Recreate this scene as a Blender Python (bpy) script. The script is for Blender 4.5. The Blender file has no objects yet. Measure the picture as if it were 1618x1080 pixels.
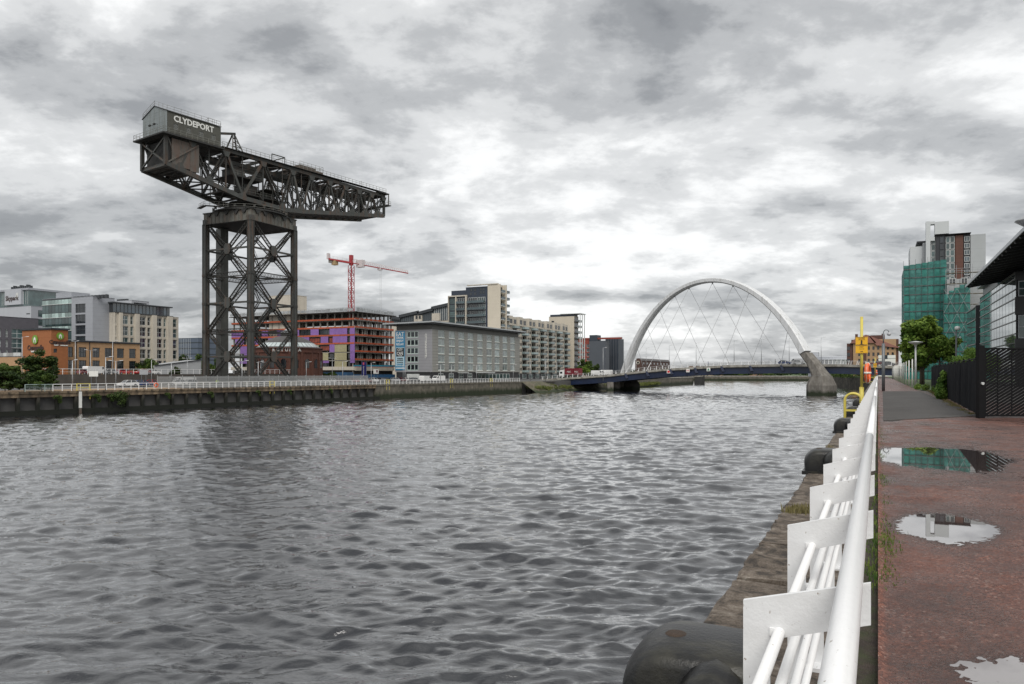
import bpy, math, random
import numpy as np
from mathutils import Vector, Matrix
random.seed(7); rng = np.random.default_rng(7)
SC = bpy.context.scene; COL = SC.collection
R = math.radians
# ---------------- camera, sky, sun, exposure ----------------
TH = R(26.7); F = 1150.0; cT, sT = math.cos(TH), math.sin(TH); EYE = 1.65
cam = bpy.data.cameras.new('camera'); cam_o = bpy.data.objects.new('camera', cam); COL.objects.link(cam_o)
cam_o.location = (0, 0, EYE); cam_o.rotation_euler = (R(90), 0, TH)
cam.sensor_width = 36; cam.lens = 36 * F / 1618; cam.shift_y = 48 / 1618
cam.clip_start = .05; cam.clip_end = 6000
SC.camera = cam_o
W = bpy.data.worlds.new('World'); SC.world = W; W.use_nodes = True
SUN_EL, SUN_AZ = R(50), R(150)
def build_world():
    nt = W.node_tree; N = nt.nodes; L = nt.links; N.clear()
    def nd(t, **k):
        n = N.new(t)
        for a, v in k.items(): setattr(n, a, v)
        return n
    def mth(op, a, b=None, c=None, clamp=False):
        n = nd('ShaderNodeMath', operation=op, use_clamp=clamp)
        for i, v in enumerate((a, b, c)):
            if v is None: continue
            if isinstance(v, (int, float)): n.inputs[i].default_value = v
            else: L.new(v, n.inputs[i])
        return n.outputs[0]
    out = nd('ShaderNodeOutputWorld'); bg = nd('ShaderNodeBackground'); bg.inputs['Strength'].default_value = .1
    L.new(bg.outputs[0], out.inputs[0])
    sky = nd('ShaderNodeTexSky', sky_type='NISHITA'); sky.sun_disc = False
    sky.sun_elevation = SUN_EL; sky.sun_rotation = SUN_AZ; sky.dust_density = 2.0
    tc = nd('ShaderNodeTexCoord'); rot = nd('ShaderNodeVectorRotate', rotation_type='Z_AXIS')
    rot.inputs['Angle'].default_value = -TH     # cloud field drawn along the wind, which blows across the river
    L.new(tc.outputs['Generated'], rot.inputs['Vector'])
    sp = nd('ShaderNodeSeparateXYZ'); L.new(rot.outputs[0], sp.inputs[0])
    X, Y, Z = sp.outputs
    zz = mth('MAXIMUM', Z, 0.0); den = mth('ADD', zz, .24)
    px = mth('DIVIDE', X, den); py = mth('DIVIDE', Y, den)
    cb = nd('ShaderNodeCombineXYZ'); L.new(px, cb.inputs[0]); L.new(py, cb.inputs[1])
    def noise(vec, sc, det, ro, dist, off=(0, 0, 0), stretch=(1, 1, 1)):
        mp = nd('ShaderNodeMapping'); L.new(vec, mp.inputs[0]); mp.inputs['Location'].default_value = off; mp.inputs['Scale'].default_value = stretch
        n = nd('ShaderNodeTexNoise'); n.inputs['Scale'].default_value = sc; n.inputs['Detail'].default_value = det
        n.inputs['Roughness'].default_value = ro; n.inputs['Distortion'].default_value = dist
        L.new(mp.outputs[0], n.inputs['Vector']); return n.outputs['Fac']
    v = cb.outputs[0]
    n1 = noise(v, 1.9, 10, .58, .18, (3.1, 1.7, 0), (1, 1, 1))
    n2 = noise(v, 4.8, 8, .60, .25, (7.3, 2.1, 4), (.7, 1, 1))
    n3 = noise(v, .62, 4, .5, .2, (1.2, 5.5, 2))
    n4 = noise(v, 12, 6, .62, .3, (2.3, 9.1, 1), (.8, 1, 1))
    s = mth('ADD', mth('ADD', mth('MULTIPLY', n1, .45), mth('MULTIPLY', n4, .07)), mth('ADD', mth('MULTIPLY', n2, .20), mth('MULTIPLY', n3, .28)))
    # cloud banks: (azimuth px, elevation px, half sizes, weight), darker banks negative
    def bank(px_, py_, wx, wy, wt):
        n_ = nd('ShaderNodeMath'); 
        ax, az = (px_ - 809) / F, (588 - py_) / F
        ux = mth('SUBTRACT', mth('DIVIDE', X, mth('MAXIMUM', Y, .05)), ax); uz = mth('SUBTRACT', mth('DIVIDE', Z, mth('MAXIMUM', Y, .05)), az)
        d = mth('SQRT', mth('ADD', mth('POWER', mth('DIVIDE', ux, wx / F), 2), mth('POWER', mth('DIVIDE', uz, wy / F), 2)))
        N.remove(n_)
        f = nd('ShaderNodeMapRange', interpolation_type='SMOOTHSTEP'); L.new(d, f.inputs['Value'])
        f.inputs['From Min'].default_value = 1.35; f.inputs['From Max'].default_value = 0.1; f.inputs['To Min'].default_value = 0; f.inputs['To Max'].default_value = wt
        return f.outputs[0]
    for b in BANKS: s = mth('ADD', s, bank(*b[:4], b[4] * .95))
    ramp = nd('ShaderNodeValToRGB'); L.new(s, ramp.inputs[0])
    cr = ramp.color_ramp; cr.interpolation = 'EASE'
    pts = [(.33, (.135, .141, .150)), (.41, (.215, .222, .230)), (.46, (.33, .337, .343)), (.51, (.47, .476, .478)), (.57, (.64, .644, .642)), (.66, (.80, .80, .79))]
    while len(cr.elements) < len(pts): cr.elements.new(.5)
    for e, (p, c) in zip(cr.elements, pts): e.position = p; e.color = (*c, 1)
    sc_ = nd('ShaderNodeVectorMath', operation='SCALE'); L.new(ramp.outputs[0], sc_.inputs[0]); sc_.inputs['Scale'].default_value = 9.5
    mix = nd('ShaderNodeMixRGB'); mix.inputs[0].default_value = .96
    L.new(sky.outputs[0], mix.inputs[1]); L.new(sc_.outputs[0], mix.inputs[2])
    L.new(mix.outputs[0], bg.inputs['Color'])
BANKS = [(80, 90, 380, 110, -.095), (480, 40, 320, 80, -.06), (1000, 40, 330, 70, -.04), (1380, 200, 330, 80, -.085), (1270, 320, 110, 30, -.10),
         (1550, 40, 260, 60, -.03), (640, 210, 200, 90, -.035), (130, 385, 320, 90, -.075), (60, 250, 200, 60, .05), (720, 300, 150, 60, -.02),
         (1060, 350, 330, 90, .05), (860, 455, 240, 70, .06), (500, 500, 260, 60, -.02), (1150, 530, 300, 60, .015), (960, 468, 130, 14, -.10), (1480, 470, 300, 130, .015), (1230, 545, 300, 35, -.05), (560, 540, 330, 40, -.05), (1010, 400, 160, 30, -.03),
         (830, 270, 330, 110, .03), (1050, 420, 400, 90, .02), (830, 150, 260, 40, -.03), (1100, 130, 180, 50, -.01)]
build_world()
sun = bpy.data.lights.new('sun', 'SUN'); sun.energy = 1.5; sun.angle = R(38); sun.color = (1, .965, .91)
sun_o = bpy.data.objects.new('sun', sun); COL.objects.link(sun_o)
sun_o.rotation_euler = Vector((-math.sin(SUN_AZ) * math.cos(SUN_EL), -math.cos(SUN_AZ) * math.cos(SUN_EL), -math.sin(SUN_EL))).to_track_quat('-Z', 'Y').to_euler()
SC.view_settings.view_transform = 'Standard'; SC.view_settings.look = 'None'; SC.view_settings.gamma = 1; SC.view_settings.exposure = 0.75
SC.view_settings.use_curve_mapping = False

# ---------------- where things stand (surveyed from the photograph's angles) ----------------
def ray(px):
    k = (px - 809) / F; return k * cT - sT, k * sT + cT
def at(px, D): r = ray(px); return r[0] * D, r[1] * D
def onx(px, wx): r = ray(px); D = wx / r[0]; return wx, r[1] * D, D
def ony(px, wy): r = ray(px); D = wy / r[1]; return r[0] * D, wy, D
def zat(py, D): return EYE + (588 - py) / F * D
def dep(x, y): return -x * sT + y * cT
def H(py, px, wx=None, wy=None):
    D = (onx(px, wx) if wx is not None else ony(px, wy))[2]; return zat(py, D)
ZW = -5.35; ZF = -1.5
FA, FB = (-124.0, 66.0), (-110.0, 225.6)
def fq(y): return FA[0] + (y - FA[1]) * (FB[0] - FA[0]) / (FB[1] - FA[1])

# ---------------- materials ----------------
MATS = {}
def M(key, col=None, rough=.6, metal=0, sc=2.0, amt=.18, bump=0, bsc=None, dirt=None, damt=0, dsc=(1.2, 1.2, .18), spec=.5, rnd=0, coat=0, lines=None, band=None):
    if key in MATS: return MATS[key]
    m = bpy.data.materials.new(key); MATS[key] = m; m.use_nodes = True
    nt = m.node_tree; N = nt.nodes; L = nt.links; bs = N['Principled BSDF']
    bs.inputs['Roughness'].default_value = rough; bs.inputs['Metallic'].default_value = metal; bs.inputs['Specular IOR Level'].default_value = spec
    if coat: bs.inputs['Coat Weight'].default_value = coat
    tc = N.new('ShaderNodeTexCoord')
    def noise(scale, det, map_scale=None):
        n = N.new('ShaderNodeTexNoise'); n.inputs['Scale'].default_value = scale; n.inputs['Detail'].default_value = det; n.inputs['Roughness'].default_value = .6
        if map_scale:
            mp = N.new('ShaderNodeMapping'); mp.inputs['Scale'].default_value = map_scale; L.new(tc.outputs['Object'], mp.inputs[0]); L.new(mp.outputs[0], n.inputs['Vector'])
        else: L.new(tc.outputs['Object'], n.inputs['Vector'])
        return n.outputs['Fac']
    def mr(v, a, b, c, d):
        n = N.new('ShaderNodeMapRange'); L.new(v, n.inputs[0])
        for i, q in enumerate((a, b, c, d)): n.inputs[1 + i].default_value = q
        return n.outputs[0]
    def mixc(f, a, b, mode='MIX'):
        n = N.new('ShaderNodeMixRGB'); n.blend_type = mode
        for i, q in enumerate((f, a, b)):
            if isinstance(q, (int, float)): n.inputs[i].default_value = q
            elif isinstance(q, tuple): n.inputs[i].default_value = (*q[:3], 1)
            else: L.new(q, n.inputs[i])
        return n.outputs[0]
    def rr(v, n):
        return v
    lo = tuple(max(0, c * (1 - amt)) for c in col); hi = tuple(min(1, c * (1 + amt)) for c in col)
    c = mixc(mr(noise(sc, 6), .3, .7, 0, 1), lo, hi)
    c = mixc(mr(noise(sc * .17, 3), .3, .7, 0, .5), c, tuple(x * (1 - amt * .8) for x in col))
    if rnd:
        oi = N.new('ShaderNodeObjectInfo'); v = mr(oi.outputs['Random'], 0, 1, 1 - rnd, 1 + rnd)
        n = N.new('ShaderNodeVectorMath'); n.operation = 'SCALE'; L.new(c, n.inputs[0]); L.new(v, n.inputs['Scale']); c = n.outputs[0]
    if dirt:
        c = mixc(mr(noise(1.0, 7, dsc), .52 - damt * .25, .72, 0, 1), c, dirt)
    if lines:   # (axis, spacing, width, colour): joints of cladding too fine to be geometry
        ax, spc, wd, lc = lines
        s3 = N.new('ShaderNodeSeparateXYZ'); L.new(tc.outputs['Object'], s3.inputs[0])
        a = N.new('ShaderNodeMath'); a.operation = 'DIVIDE'; L.new(s3.outputs[ax], a.inputs[0]); a.inputs[1].default_value = spc
        b = N.new('ShaderNodeMath'); b.operation = 'FRACT'; L.new(a.outputs[0], b.inputs[0])
        d = N.new('ShaderNodeMath'); d.operation = 'LESS_THAN'; L.new(b.outputs[0], d.inputs[0]); d.inputs[1].default_value = wd / spc
        c = mixc(d.outputs[0], c, lc)
    if band:    # (z0, z1, colour): weed or damp growing up from the waterline
        z0, z1, lc = band
        s3 = N.new('ShaderNodeSeparateXYZ'); g = N.new('ShaderNodeNewGeometry'); L.new(g.outputs['Position'], s3.inputs[0])
        a = N.new('ShaderNodeMath'); a.operation = 'ADD'; L.new(s3.outputs[2], a.inputs[0]); L.new(mr(noise(.8, 5, (1, 1, .4)), .3, .7, -.5, .5), a.inputs[1])
        c = mixc(mr(a.outputs[0], z0, z1, 1, 0), c, lc)
    L.new(c, bs.inputs['Base Color'])
    if bump:
        b = N.new('ShaderNodeBump'); b.inputs['Strength'].default_value = min(1, bump); b.inputs['Distance'].default_value = .02 * max(1, bump)
        L.new(noise(bsc or sc * 8, 8), b.inputs['Height']); L.new(b.outputs[0], bs.inputs['Normal'])
    return m
def glass(key, tint=(.03, .04, .045), rough=.06, rnd=.6, spec=.9):
    if key in MATS: return MATS[key]
    m = M(key, tint, rough, 0, sc=.35, amt=.5, rnd=rnd, spec=spec); bs = m.node_tree.nodes['Principled BSDF']; bs.inputs['IOR'].default_value = 1.52
    return m
def leafmat(key, a, b, sc=.5):
    if key in MATS: return MATS[key]
    m = bpy.data.materials.new(key); MATS[key] = m; m.use_nodes = True; nt = m.node_tree; N = nt.nodes; L = nt.links; bs = N['Principled BSDF']
    tc = N.new('ShaderNodeTexCoord'); n = N.new('ShaderNodeTexNoise'); n.inputs['Scale'].default_value = sc; n.inputs['Detail'].default_value = 5
    L.new(tc.outputs['Object'], n.inputs['Vector'])
    n2 = N.new('ShaderNodeTexWhiteNoise'); g = N.new('ShaderNodeNewGeometry'); 
    mr = N.new('ShaderNodeMapRange'); L.new(n.outputs['Fac'], mr.inputs[0]); mr.inputs[1].default_value = .35; mr.inputs[2].default_value = .65
    ad = N.new('ShaderNodeMath'); ad.operation = 'MULTIPLY_ADD'; L.new(g.outputs['Random Per Island'], ad.inputs[0]); ad.inputs[1].default_value = .6; L.new(mr.outputs[0], ad.inputs[2])
    sb = N.new('ShaderNodeMath'); sb.operation = 'SUBTRACT'; sb.use_clamp = True; L.new(ad.outputs[0], sb.inputs[0]); sb.inputs[1].default_value = .3
    mx = N.new('ShaderNodeMixRGB'); L.new(sb.outputs[0], mx.inputs[0]); mx.inputs[1].default_value = (*a, 1); mx.inputs[2].default_value = (*b, 1)
    L.new(mx.outputs[0], bs.inputs['Base Color']); bs.inputs['Roughness'].default_value = .65; bs.inputs['Specular IOR Level'].default_value = .25
    tr = N.new('ShaderNodeBsdfTranslucent'); L.new(mx.outputs[0], tr.inputs[0]); ms = N.new('ShaderNodeMixShader'); ms.inputs[0].default_value = .25
    L.new(bs.outputs[0], ms.inputs[1]); L.new(tr.outputs[0], ms.inputs[2]); L.new(ms.outputs[0], N['Material Output'].inputs[0])
    return m
# ---------------- mesh builder ----------------
class MB:
    def __init__(s): s.v = []; s.f = []
    def _a(s, vs, fs):
        n = len(s.v); s.v += [(float(v[0]), float(v[1]), float(v[2])) for v in vs]; s.f += [tuple(i + n for i in f) for f in fs]
    def box(s, a, b):
        x0, y0, z0 = a; x1, y1, z1 = b
        if x0 > x1: x0, x1 = x1, x0
        if y0 > y1: y0, y1 = y1, y0
        if z0 > z1: z0, z1 = z1, z0
        s._a([(x0, y0, z0), (x1, y0, z0), (x1, y1, z0), (x0, y1, z0), (x0, y0, z1), (x1, y0, z1), (x1, y1, z1), (x0, y1, z1)],
             [(0, 3, 2, 1), (4, 5, 6, 7), (0, 1, 5, 4), (1, 2, 6, 5), (2, 3, 7, 6), (3, 0, 4, 7)]); return s
    def bar(s, p, q, w, h=None, up=(0, 0, 1)):
        p, q = Vector(p), Vector(q); d = q - p
        if d.length < 1e-6: return s
        d.normalize(); u = Vector(up)
        if abs(d.dot(u)) > .98: u = Vector((1, 0, 0)) if abs(d.x) < .9 else Vector((0, 1, 0))
        a = d.cross(u).normalized(); b = a.cross(d).normalized(); h = w if h is None else h
        a *= w / 2; b *= h / 2
        vs = [p - a - b, p + a - b, p + a + b, p - a + b, q - a - b, q + a - b, q + a + b, q - a + b]
        s._a(vs, [(0, 3, 2, 1), (4, 5, 6, 7), (0, 1, 5, 4), (1, 2, 6, 5), (2, 3, 7, 6), (3, 0, 4, 7)]); return s
    def tube(s, pts, r, n=8, caps=True):
        pts = [Vector(p) for p in pts]; rs = r if isinstance(r, (list, tuple)) else [r] * len(pts); vs = []; fs = []; pa = None
        for i, p in enumerate(pts):
            d = (pts[min(i + 1, len(pts) - 1)] - pts[max(i - 1, 0)]).normalized()
            u = pa if pa is not None else (Vector((0, 0, 1)) if abs(d.z) < .9 else Vector((1, 0, 0)))
            a = (u - d * u.dot(d)).normalized(); b = d.cross(a); pa = a
            for k in range(n):
                t = 2 * math.pi * k / n; vs.append(p + (a * math.cos(t) + b * math.sin(t)) * rs[i])
        for i in range(len(pts) - 1):
            for k in range(n): k2 = (k + 1) % n; fs.append((i * n + k, i * n + k2, (i + 1) * n + k2, (i + 1) * n + k))
        if caps: fs.append(tuple(range(n - 1, -1, -1))); fs.append(tuple((len(pts) - 1) * n + k for k in range(n)))
        s._a(vs, fs); return s
    def lathe(s, prof, c=(0, 0, 0), n=24):
        vs = []; fs = []
        for r, z in prof:
            for k in range(n): t = 2 * math.pi * k / n; vs.append((c[0] + r * math.cos(t), c[1] + r * math.sin(t), c[2] + z))
        for i in range(len(prof) - 1):
            for k in range(n): k2 = (k + 1) % n; fs.append((i * n + k, i * n + k2, (i + 1) * n + k2, (i + 1) * n + k))
        s._a(vs, fs); return s
    def ext(s, poly, d0, d1):       # polygon of 3-D points extruded from offset d0 to d1
        d0, d1 = Vector(d0), Vector(d1); n = len(poly); P = [Vector(p) for p in poly]
        s._a([p + d0 for p in P] + [p + d1 for p in P], [tuple(range(n - 1, -1, -1)), tuple(range(n, 2 * n))] + [(i, (i + 1) % n, n + (i + 1) % n, n + i) for i in range(n)]); return s
    def quad(s, *p): s._a(p, [tuple(range(len(p)))]); return s
    def lace(s, p, q, w, th=.12, n=None, up=(0, 0, 1), dp=.5):
        """laced member: two flat channels, zigzag bars between them; w across, in the plane normal to up"""
        p, q = Vector(p), Vector(q); d = (q - p); Ln = d.length; d.normalize(); u = Vector(up); a = d.cross(u).normalized() * (w / 2)
        for sg in (-1, 1): s.bar(p + a * sg, q + a * sg, th, dp, up)
        n = n or max(2, int(Ln / (w * 1.0)))
        for i in range(n):
            for off in ((u.normalized() * dp * .45), (u.normalized() * -dp * .45)):
                s.bar(p + d * (Ln * i / n) - a + off, p + d * (Ln * (i + .5) / n) + a + off, .07, .04, up)
                s.bar(p + d * (Ln * (i + .5) / n) + a + off, p + d * (Ln * (i + 1) / n) - a + off, .07, .04, up)
        return s
    def mesh(s, name, mat, smooth=False):
        me = bpy.data.meshes.new(name); me.from_pydata(s.v, [], s.f); me.validate()
        if mat: me.materials.append(mat)
        if smooth: me.polygons.foreach_set('use_smooth', [True] * len(me.polygons))
        return me
    def build(s, name, mat, parent=None, smooth=False, loc=(0, 0, 0)):
        return put(s.mesh(name, mat, smooth), name, parent, loc)
def put(me, name, parent=None, loc=(0, 0, 0), rz=0):
    o = bpy.data.objects.new(name, me); COL.objects.link(o); o.location = tuple(float(q) for q in loc); o.rotation_euler = (0, 0, rz)
    if parent: o.parent = parent
    return o
def npmesh(name, V, Fc, mat, smooth=False, nper=4):
    me = bpy.data.meshes.new(name); V = np.asarray(V, dtype=np.float32); Fc = np.asarray(Fc, dtype=np.int32)
    me.vertices.add(len(V)); me.vertices.foreach_set('co', V.ravel()); me.loops.add(Fc.size); me.loops.foreach_set('vertex_index', Fc.ravel())
    me.polygons.add(len(Fc)); me.polygons.foreach_set('loop_start', np.arange(0, Fc.size, nper, dtype=np.int32)); me.polygons.foreach_set('loop_total', np.full(len(Fc), nper, dtype=np.int32))
    if smooth: me.polygons.foreach_set('use_smooth', np.ones(len(Fc), dtype=bool))
    me.update(calc_edges=True); me.materials.append(mat); return me
def thing(name, label, cat, loc=(0, 0, 0), rz=0, group=None):
    o = bpy.data.objects.new(name, None); COL.objects.link(o); o.location = loc; o.rotation_euler = (0, 0, rz); o.empty_display_size = .3
    return tag(o, label, cat, group)
def tag(o, label=None, cat=None, group=None, kind=None):
    if label: o['label'] = label
    if cat: o['category'] = cat
    if group: o['group'] = group
    if kind: o['kind'] = kind
    return o
def struct(name, mb, mat, loc=(0, 0, 0), smooth=False): o = mb.build(name, mat, None, smooth, loc); o['kind'] = 'structure'; return o
def dup(root, loc, rz=0, label=None, group=None, swap=None):
    def cp(o, par):
        c = o.copy(); COL.objects.link(c); c.parent = par
        if swap and c.data and c.data.name in swap: c.data = swap[c.data.name]
        for ch in KIDS.get(o.name, ()): cp(ch, c)
        return c
    KIDS = {}
    def walk(o):
        ks = list(o.children); KIDS[o.name] = ks
        for k in ks: walk(k)
    walk(root); r = cp(root, None); r.location = loc; r.rotation_euler = (0, 0, rz)
    if label: r['label'] = label
    if group: r['group'] = group
    return r
def text(name, s, size, mat, parent, loc, rot=(R(90), 0, 0), ext=.05, bold=.0, sx=1.0, align='CENTER'):
    cu = bpy.data.curves.new(name, 'FONT'); cu.body = s; cu.size = size; cu.extrude = ext; cu.offset = bold; cu.align_x = align; cu.align_y = 'CENTER'; cu.resolution_u = 2
    t = bpy.data.objects.new(name, cu); me = bpy.data.meshes.new_from_object(t); bpy.data.objects.remove(t); me.materials.append(mat)
    o = put(me, name, parent, loc); o.rotation_euler = rot; o.scale = (sx, 1, 1); return o
# facade: local x runs along it, wall plane faces its local -y
class Face:
    def __init__(s, root, o, ang): s.root = root; s.o = Vector(o); s.ang = ang; s.u = Vector((math.cos(ang), math.sin(ang), 0)); s.i = Vector((-math.sin(ang), math.cos(ang), 0))
    def P(s, u, z, d=0): return s.o + s.u * u + s.i * d + Vector((0, 0, z))
    def wall(s, mb, L, z0, z1, ops=(), dp=.35, u0=0):
        us = sorted({u0, L, *[o[0] for o in ops], *[o[1] for o in ops]}); zs = sorted({z0, z1, *[o[2] for o in ops], *[o[3] for o in ops]})
        ui = {round(u, 4): i for i, u in enumerate(us)}; zi = {round(z, 4): i for i, z in enumerate(zs)}
        hole = set()
        for o in ops:
            for i in range(ui[round(o[0], 4)], ui[round(o[1], 4)]):
                for j in range(zi[round(o[2], 4)], zi[round(o[3], 4)]): hole.add((i, j))
        for j in range(len(zs) - 1):          # merge runs
            i = 0
            while i < len(us) - 1:
                if (i, j) in hole: i += 1; continue
                k = i
                while k < len(us) - 1 and (k, j) not in hole: k += 1
                mb.quad(s.P(us[i], zs[j]), s.P(us[k], zs[j]), s.P(us[k], zs[j + 1]), s.P(us[i], zs[j + 1])); i = k
        for a, b, c, d in [o[:4] for o in ops]:
            P = s.P
            mb.quad(P(a, c), P(a, c, dp), P(a, d, dp), P(a, d)); mb.quad(P(b, c), P(b, d), P(b, d, dp), P(b, c, dp))
            mb.quad(P(a, c), P(b, c), P(b, c, dp), P(a, c, dp)); mb.quad(P(a, d), P(a, d, dp), P(b, d, dp), P(b, d))
    def put(s, me, name, u, z, d=0, sub=None):
        o = put(me, name, s.root, s.P(u, z, d), s.ang)
        if sub:
            for n2, m2 in sub: c = put(m2, n2, o)
        return o
    def box(s, mb, u0, u1, z0, z1, d0, d1):
        ps = [s.P(u, z, d) for z in (z0, z1) for (u, d) in ((u0, d0), (u1, d0), (u1, d1), (u0, d1))]
        mb._a(ps, [(0, 3, 2, 1), (4, 5, 6, 7), (0, 1, 5, 4), (1, 2, 6, 5), (2, 3, 7, 6), (3, 0, 4, 7)])
def window(w, h, nx, nz, fm, gm, fw=.08, key=None):
    f = MB(); d = .08
    f.box((0, 0, 0), (w, d, fw)); f.box((0, 0, h - fw), (w, d, h)); f.box((0, 0, fw), (fw, d, h - fw)); f.box((w - fw, 0, fw), (w, d, h - fw))
    for i in range(1, nx): f.box((w * i / nx - fw / 2, .005, fw), (w * i / nx + fw / 2, d - .01, h - fw))
    for j in range(1, nz): f.box((fw, .01, h * j / nz - fw / 2), (w - fw, d - .02, h * j / nz + fw / 2))
    g = MB(); g.box((fw * .5, .04, fw * .5), (w - fw * .5, .055, h - fw * .5))
    return f.mesh('window', fm), [('pane', g.mesh('pane', gm))]
FX, FY = R(90), 0.0     # a face towards +x (over the river from the far bank) / towards the camera (-y)
# ---------------- water ----------------
def waves(x, y, sp):
    """height of the river surface at x, y; sp = local mesh spacing, shorter waves than it are left to the shader"""
    z = np.zeros_like(x); r = np.random.default_rng(21)
    wd = R(118)
    patch = .55 + .45 * np.sin(x * .051 + y * .033 + 2 * np.sin(y * .021)) * np.sin(y * .043 - x * .027 + 1.3)
    patch = .75 + .5 * patch
    for i in range(96):
        lam = .30 * (8.0 / .30) ** (r.random() ** 1.1); k = 2 * math.pi / lam
        a = wd + r.normal() * .42; amp = .0079 * lam ** .84 / (1 + (lam / 3.3) ** 2)
        ph = r.random() * 6.28; arg = k * (x * math.cos(a) + y * math.sin(a)) + ph + .6 * np.sin(.13 * x + i) + .6 * np.sin(.11 * y + 2 * i)
        s = np.sin(arg); f = np.clip((lam / sp - 1.8) / 1.6, 0, 1)
        z += f * amp * (s - .36 * np.cos(2 * arg))
    return z * patch
def build_water():
    m = bpy.data.materials.new('river_water'); m.use_nodes = True; nt = m.node_tree; N = nt.nodes; L = nt.links; bs = N['Principled BSDF']
    bs.inputs['Base Color'].default_value = (.011, .012, .015, 1); bs.inputs['Roughness'].default_value = .04; bs.inputs['IOR'].default_value = 1.45; bs.inputs['Coat Weight'].default_value = 1.0; bs.inputs['Coat IOR'].default_value = 1.5; bs.inputs['Coat Roughness'].default_value = .05; bs.inputs['Specular IOR Level'].default_value = 1.0
    tc = N.new('ShaderNodeTexCoord'); hs = []
    for sc, st, det, w in ((1.5, (.42, 1.6, 1), 4, .62), (5.5, (.5, 1.5, 1), 4, .33), (.38, (.45, 1.3, 1), 3, .9), (13.0, (.6, 1.3, 1), 2, .15)):
        vr = N.new('ShaderNodeVectorRotate'); vr.rotation_type = 'Z_AXIS'; vr.inputs['Angle'].default_value = R(-24); L.new(tc.outputs['Object'], vr.inputs['Vector'])
        mp = N.new('ShaderNodeMapping'); mp.inputs['Scale'].default_value = st; L.new(vr.outputs[0], mp.inputs[0])
        n = N.new('ShaderNodeTexNoise'); n.inputs['Scale'].default_value = sc; n.inputs['Detail'].default_value = det; n.inputs['Roughness'].default_value = .62; n.inputs['Distortion'].default_value = .7; L.new(mp.outputs[0], n.inputs['Vector'])
        mu = N.new('ShaderNodeMath'); mu.operation = 'MULTIPLY'; mu.inputs[1].default_value = w; L.new(n.outputs['Fac'], mu.inputs[0]); hs.append(mu.outputs[0])
    ad = N.new('ShaderNodeMath'); L.new(hs[0], ad.inputs[0]); L.new(hs[1], ad.inputs[1])
    a1 = N.new('ShaderNodeMath'); L.new(ad.outputs[0], a1.inputs[0]); L.new(hs[2], a1.inputs[1])
    a2 = N.new('ShaderNodeMath'); L.new(a1.outputs[0], a2.inputs[0]); L.new(hs[3], a2.inputs[1])
    b = N.new('ShaderNodeBump'); b.inputs['Strength'].default_value = 1.0; b.inputs['Distance'].default_value = .036
    gn = N.new('ShaderNodeTexNoise'); gn.inputs['Scale'].default_value = .045; gn.inputs['Detail'].default_value = 4; gn.inputs['Distortion'].default_value = .8; L.new(tc.outputs['Object'], gn.inputs['Vector'])
    gm = N.new('ShaderNodeMapRange'); L.new(gn.outputs['Fac'], gm.inputs[0]); gm.inputs[1].default_value = .35; gm.inputs[2].default_value = .65; gm.inputs[3].default_value = .55; gm.inputs[4].default_value = 1.35
    gx_ = N.new('ShaderNodeMath'); gx_.operation = 'MULTIPLY'; L.new(a2.outputs[0], gx_.inputs[0]); L.new(gm.outputs[0], gx_.inputs[1]); L.new(gx_.outputs[0], b.inputs['Height']); L.new(b.outputs[0], bs.inputs['Normal']); L.new(b.outputs[0], bs.inputs['Coat Normal'])
    na, nr = 860, 1150
    az = np.linspace(TH + R(42), R(-14), na)       # angle left of the rail line
    az = np.linspace(R(72), R(-3), na); rr = 10.0 * (760 / 10.0) ** (np.linspace(0, 1, nr) ** .92)
    A, Rr = np.meshgrid(az, rr); X = -np.sin(A) * Rr; Y = np.cos(A) * Rr
    sp = np.gradient(rr)[:, None] * np.ones_like(A)
    Z = waves(X, Y, sp)
    V = np.stack([X, Y, Z], -1).reshape(-1, 3)
    i = np.arange(nr - 1)[:, None] * na + np.arange(na - 1)[None, :]
    Fc = np.stack([i, i + 1, i + na + 1, i + na], -1).reshape(-1, 4)
    o = put(npmesh('river_water', V, Fc, m, True), 'river_water', None, (0, 0, ZW)); o['kind'] = 'structure'
    w = MB(); w.quad((-900, -300, -1.4), (300, -300, -1.4), (300, 1200, -1.4), (-900, 1200, -1.4)); o = w.build('water', m, None, False, (0, 0, ZW)); o['kind'] = 'structure'
build_water()
# ---------------- ground ----------------
def sheet(name, poly, z, mat, depth=0):
    mb = MB()
    if depth: mb.ext([(p[0], p[1], z) for p in poly], (0, 0, -depth), (0, 0, 0))
    else: mb.quad(*[(p[0], p[1], z) for p in poly])
    return struct(name, mb, mat)
m_earth = M('waste_ground', (.12, .10, .075), .9, sc=.6, amt=.4, dirt=(.05, .075, .025), damt=.5, dsc=(.2, .2, 1))
m_grass = M('grass_ground', (.06, .10, .03), .9, sc=1.5, amt=.35, bump=.6)
m_tar = M('tarmac', (.088, .084, .080), .85, sc=40, amt=.45, bump=.6, bsc=90, dirt=(.050, .046, .043), damt=.45, dsc=(.5, .22, 1))
m_conc = M('concrete', (.27, .255, .225), .85, sc=1.6, amt=.25, bump=.4, dirt=(.10, .09, .07), damt=.25)
m_park = M('car_park_tarmac', (.10, .098, .095), .85, sc=.8, amt=.25)
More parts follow.
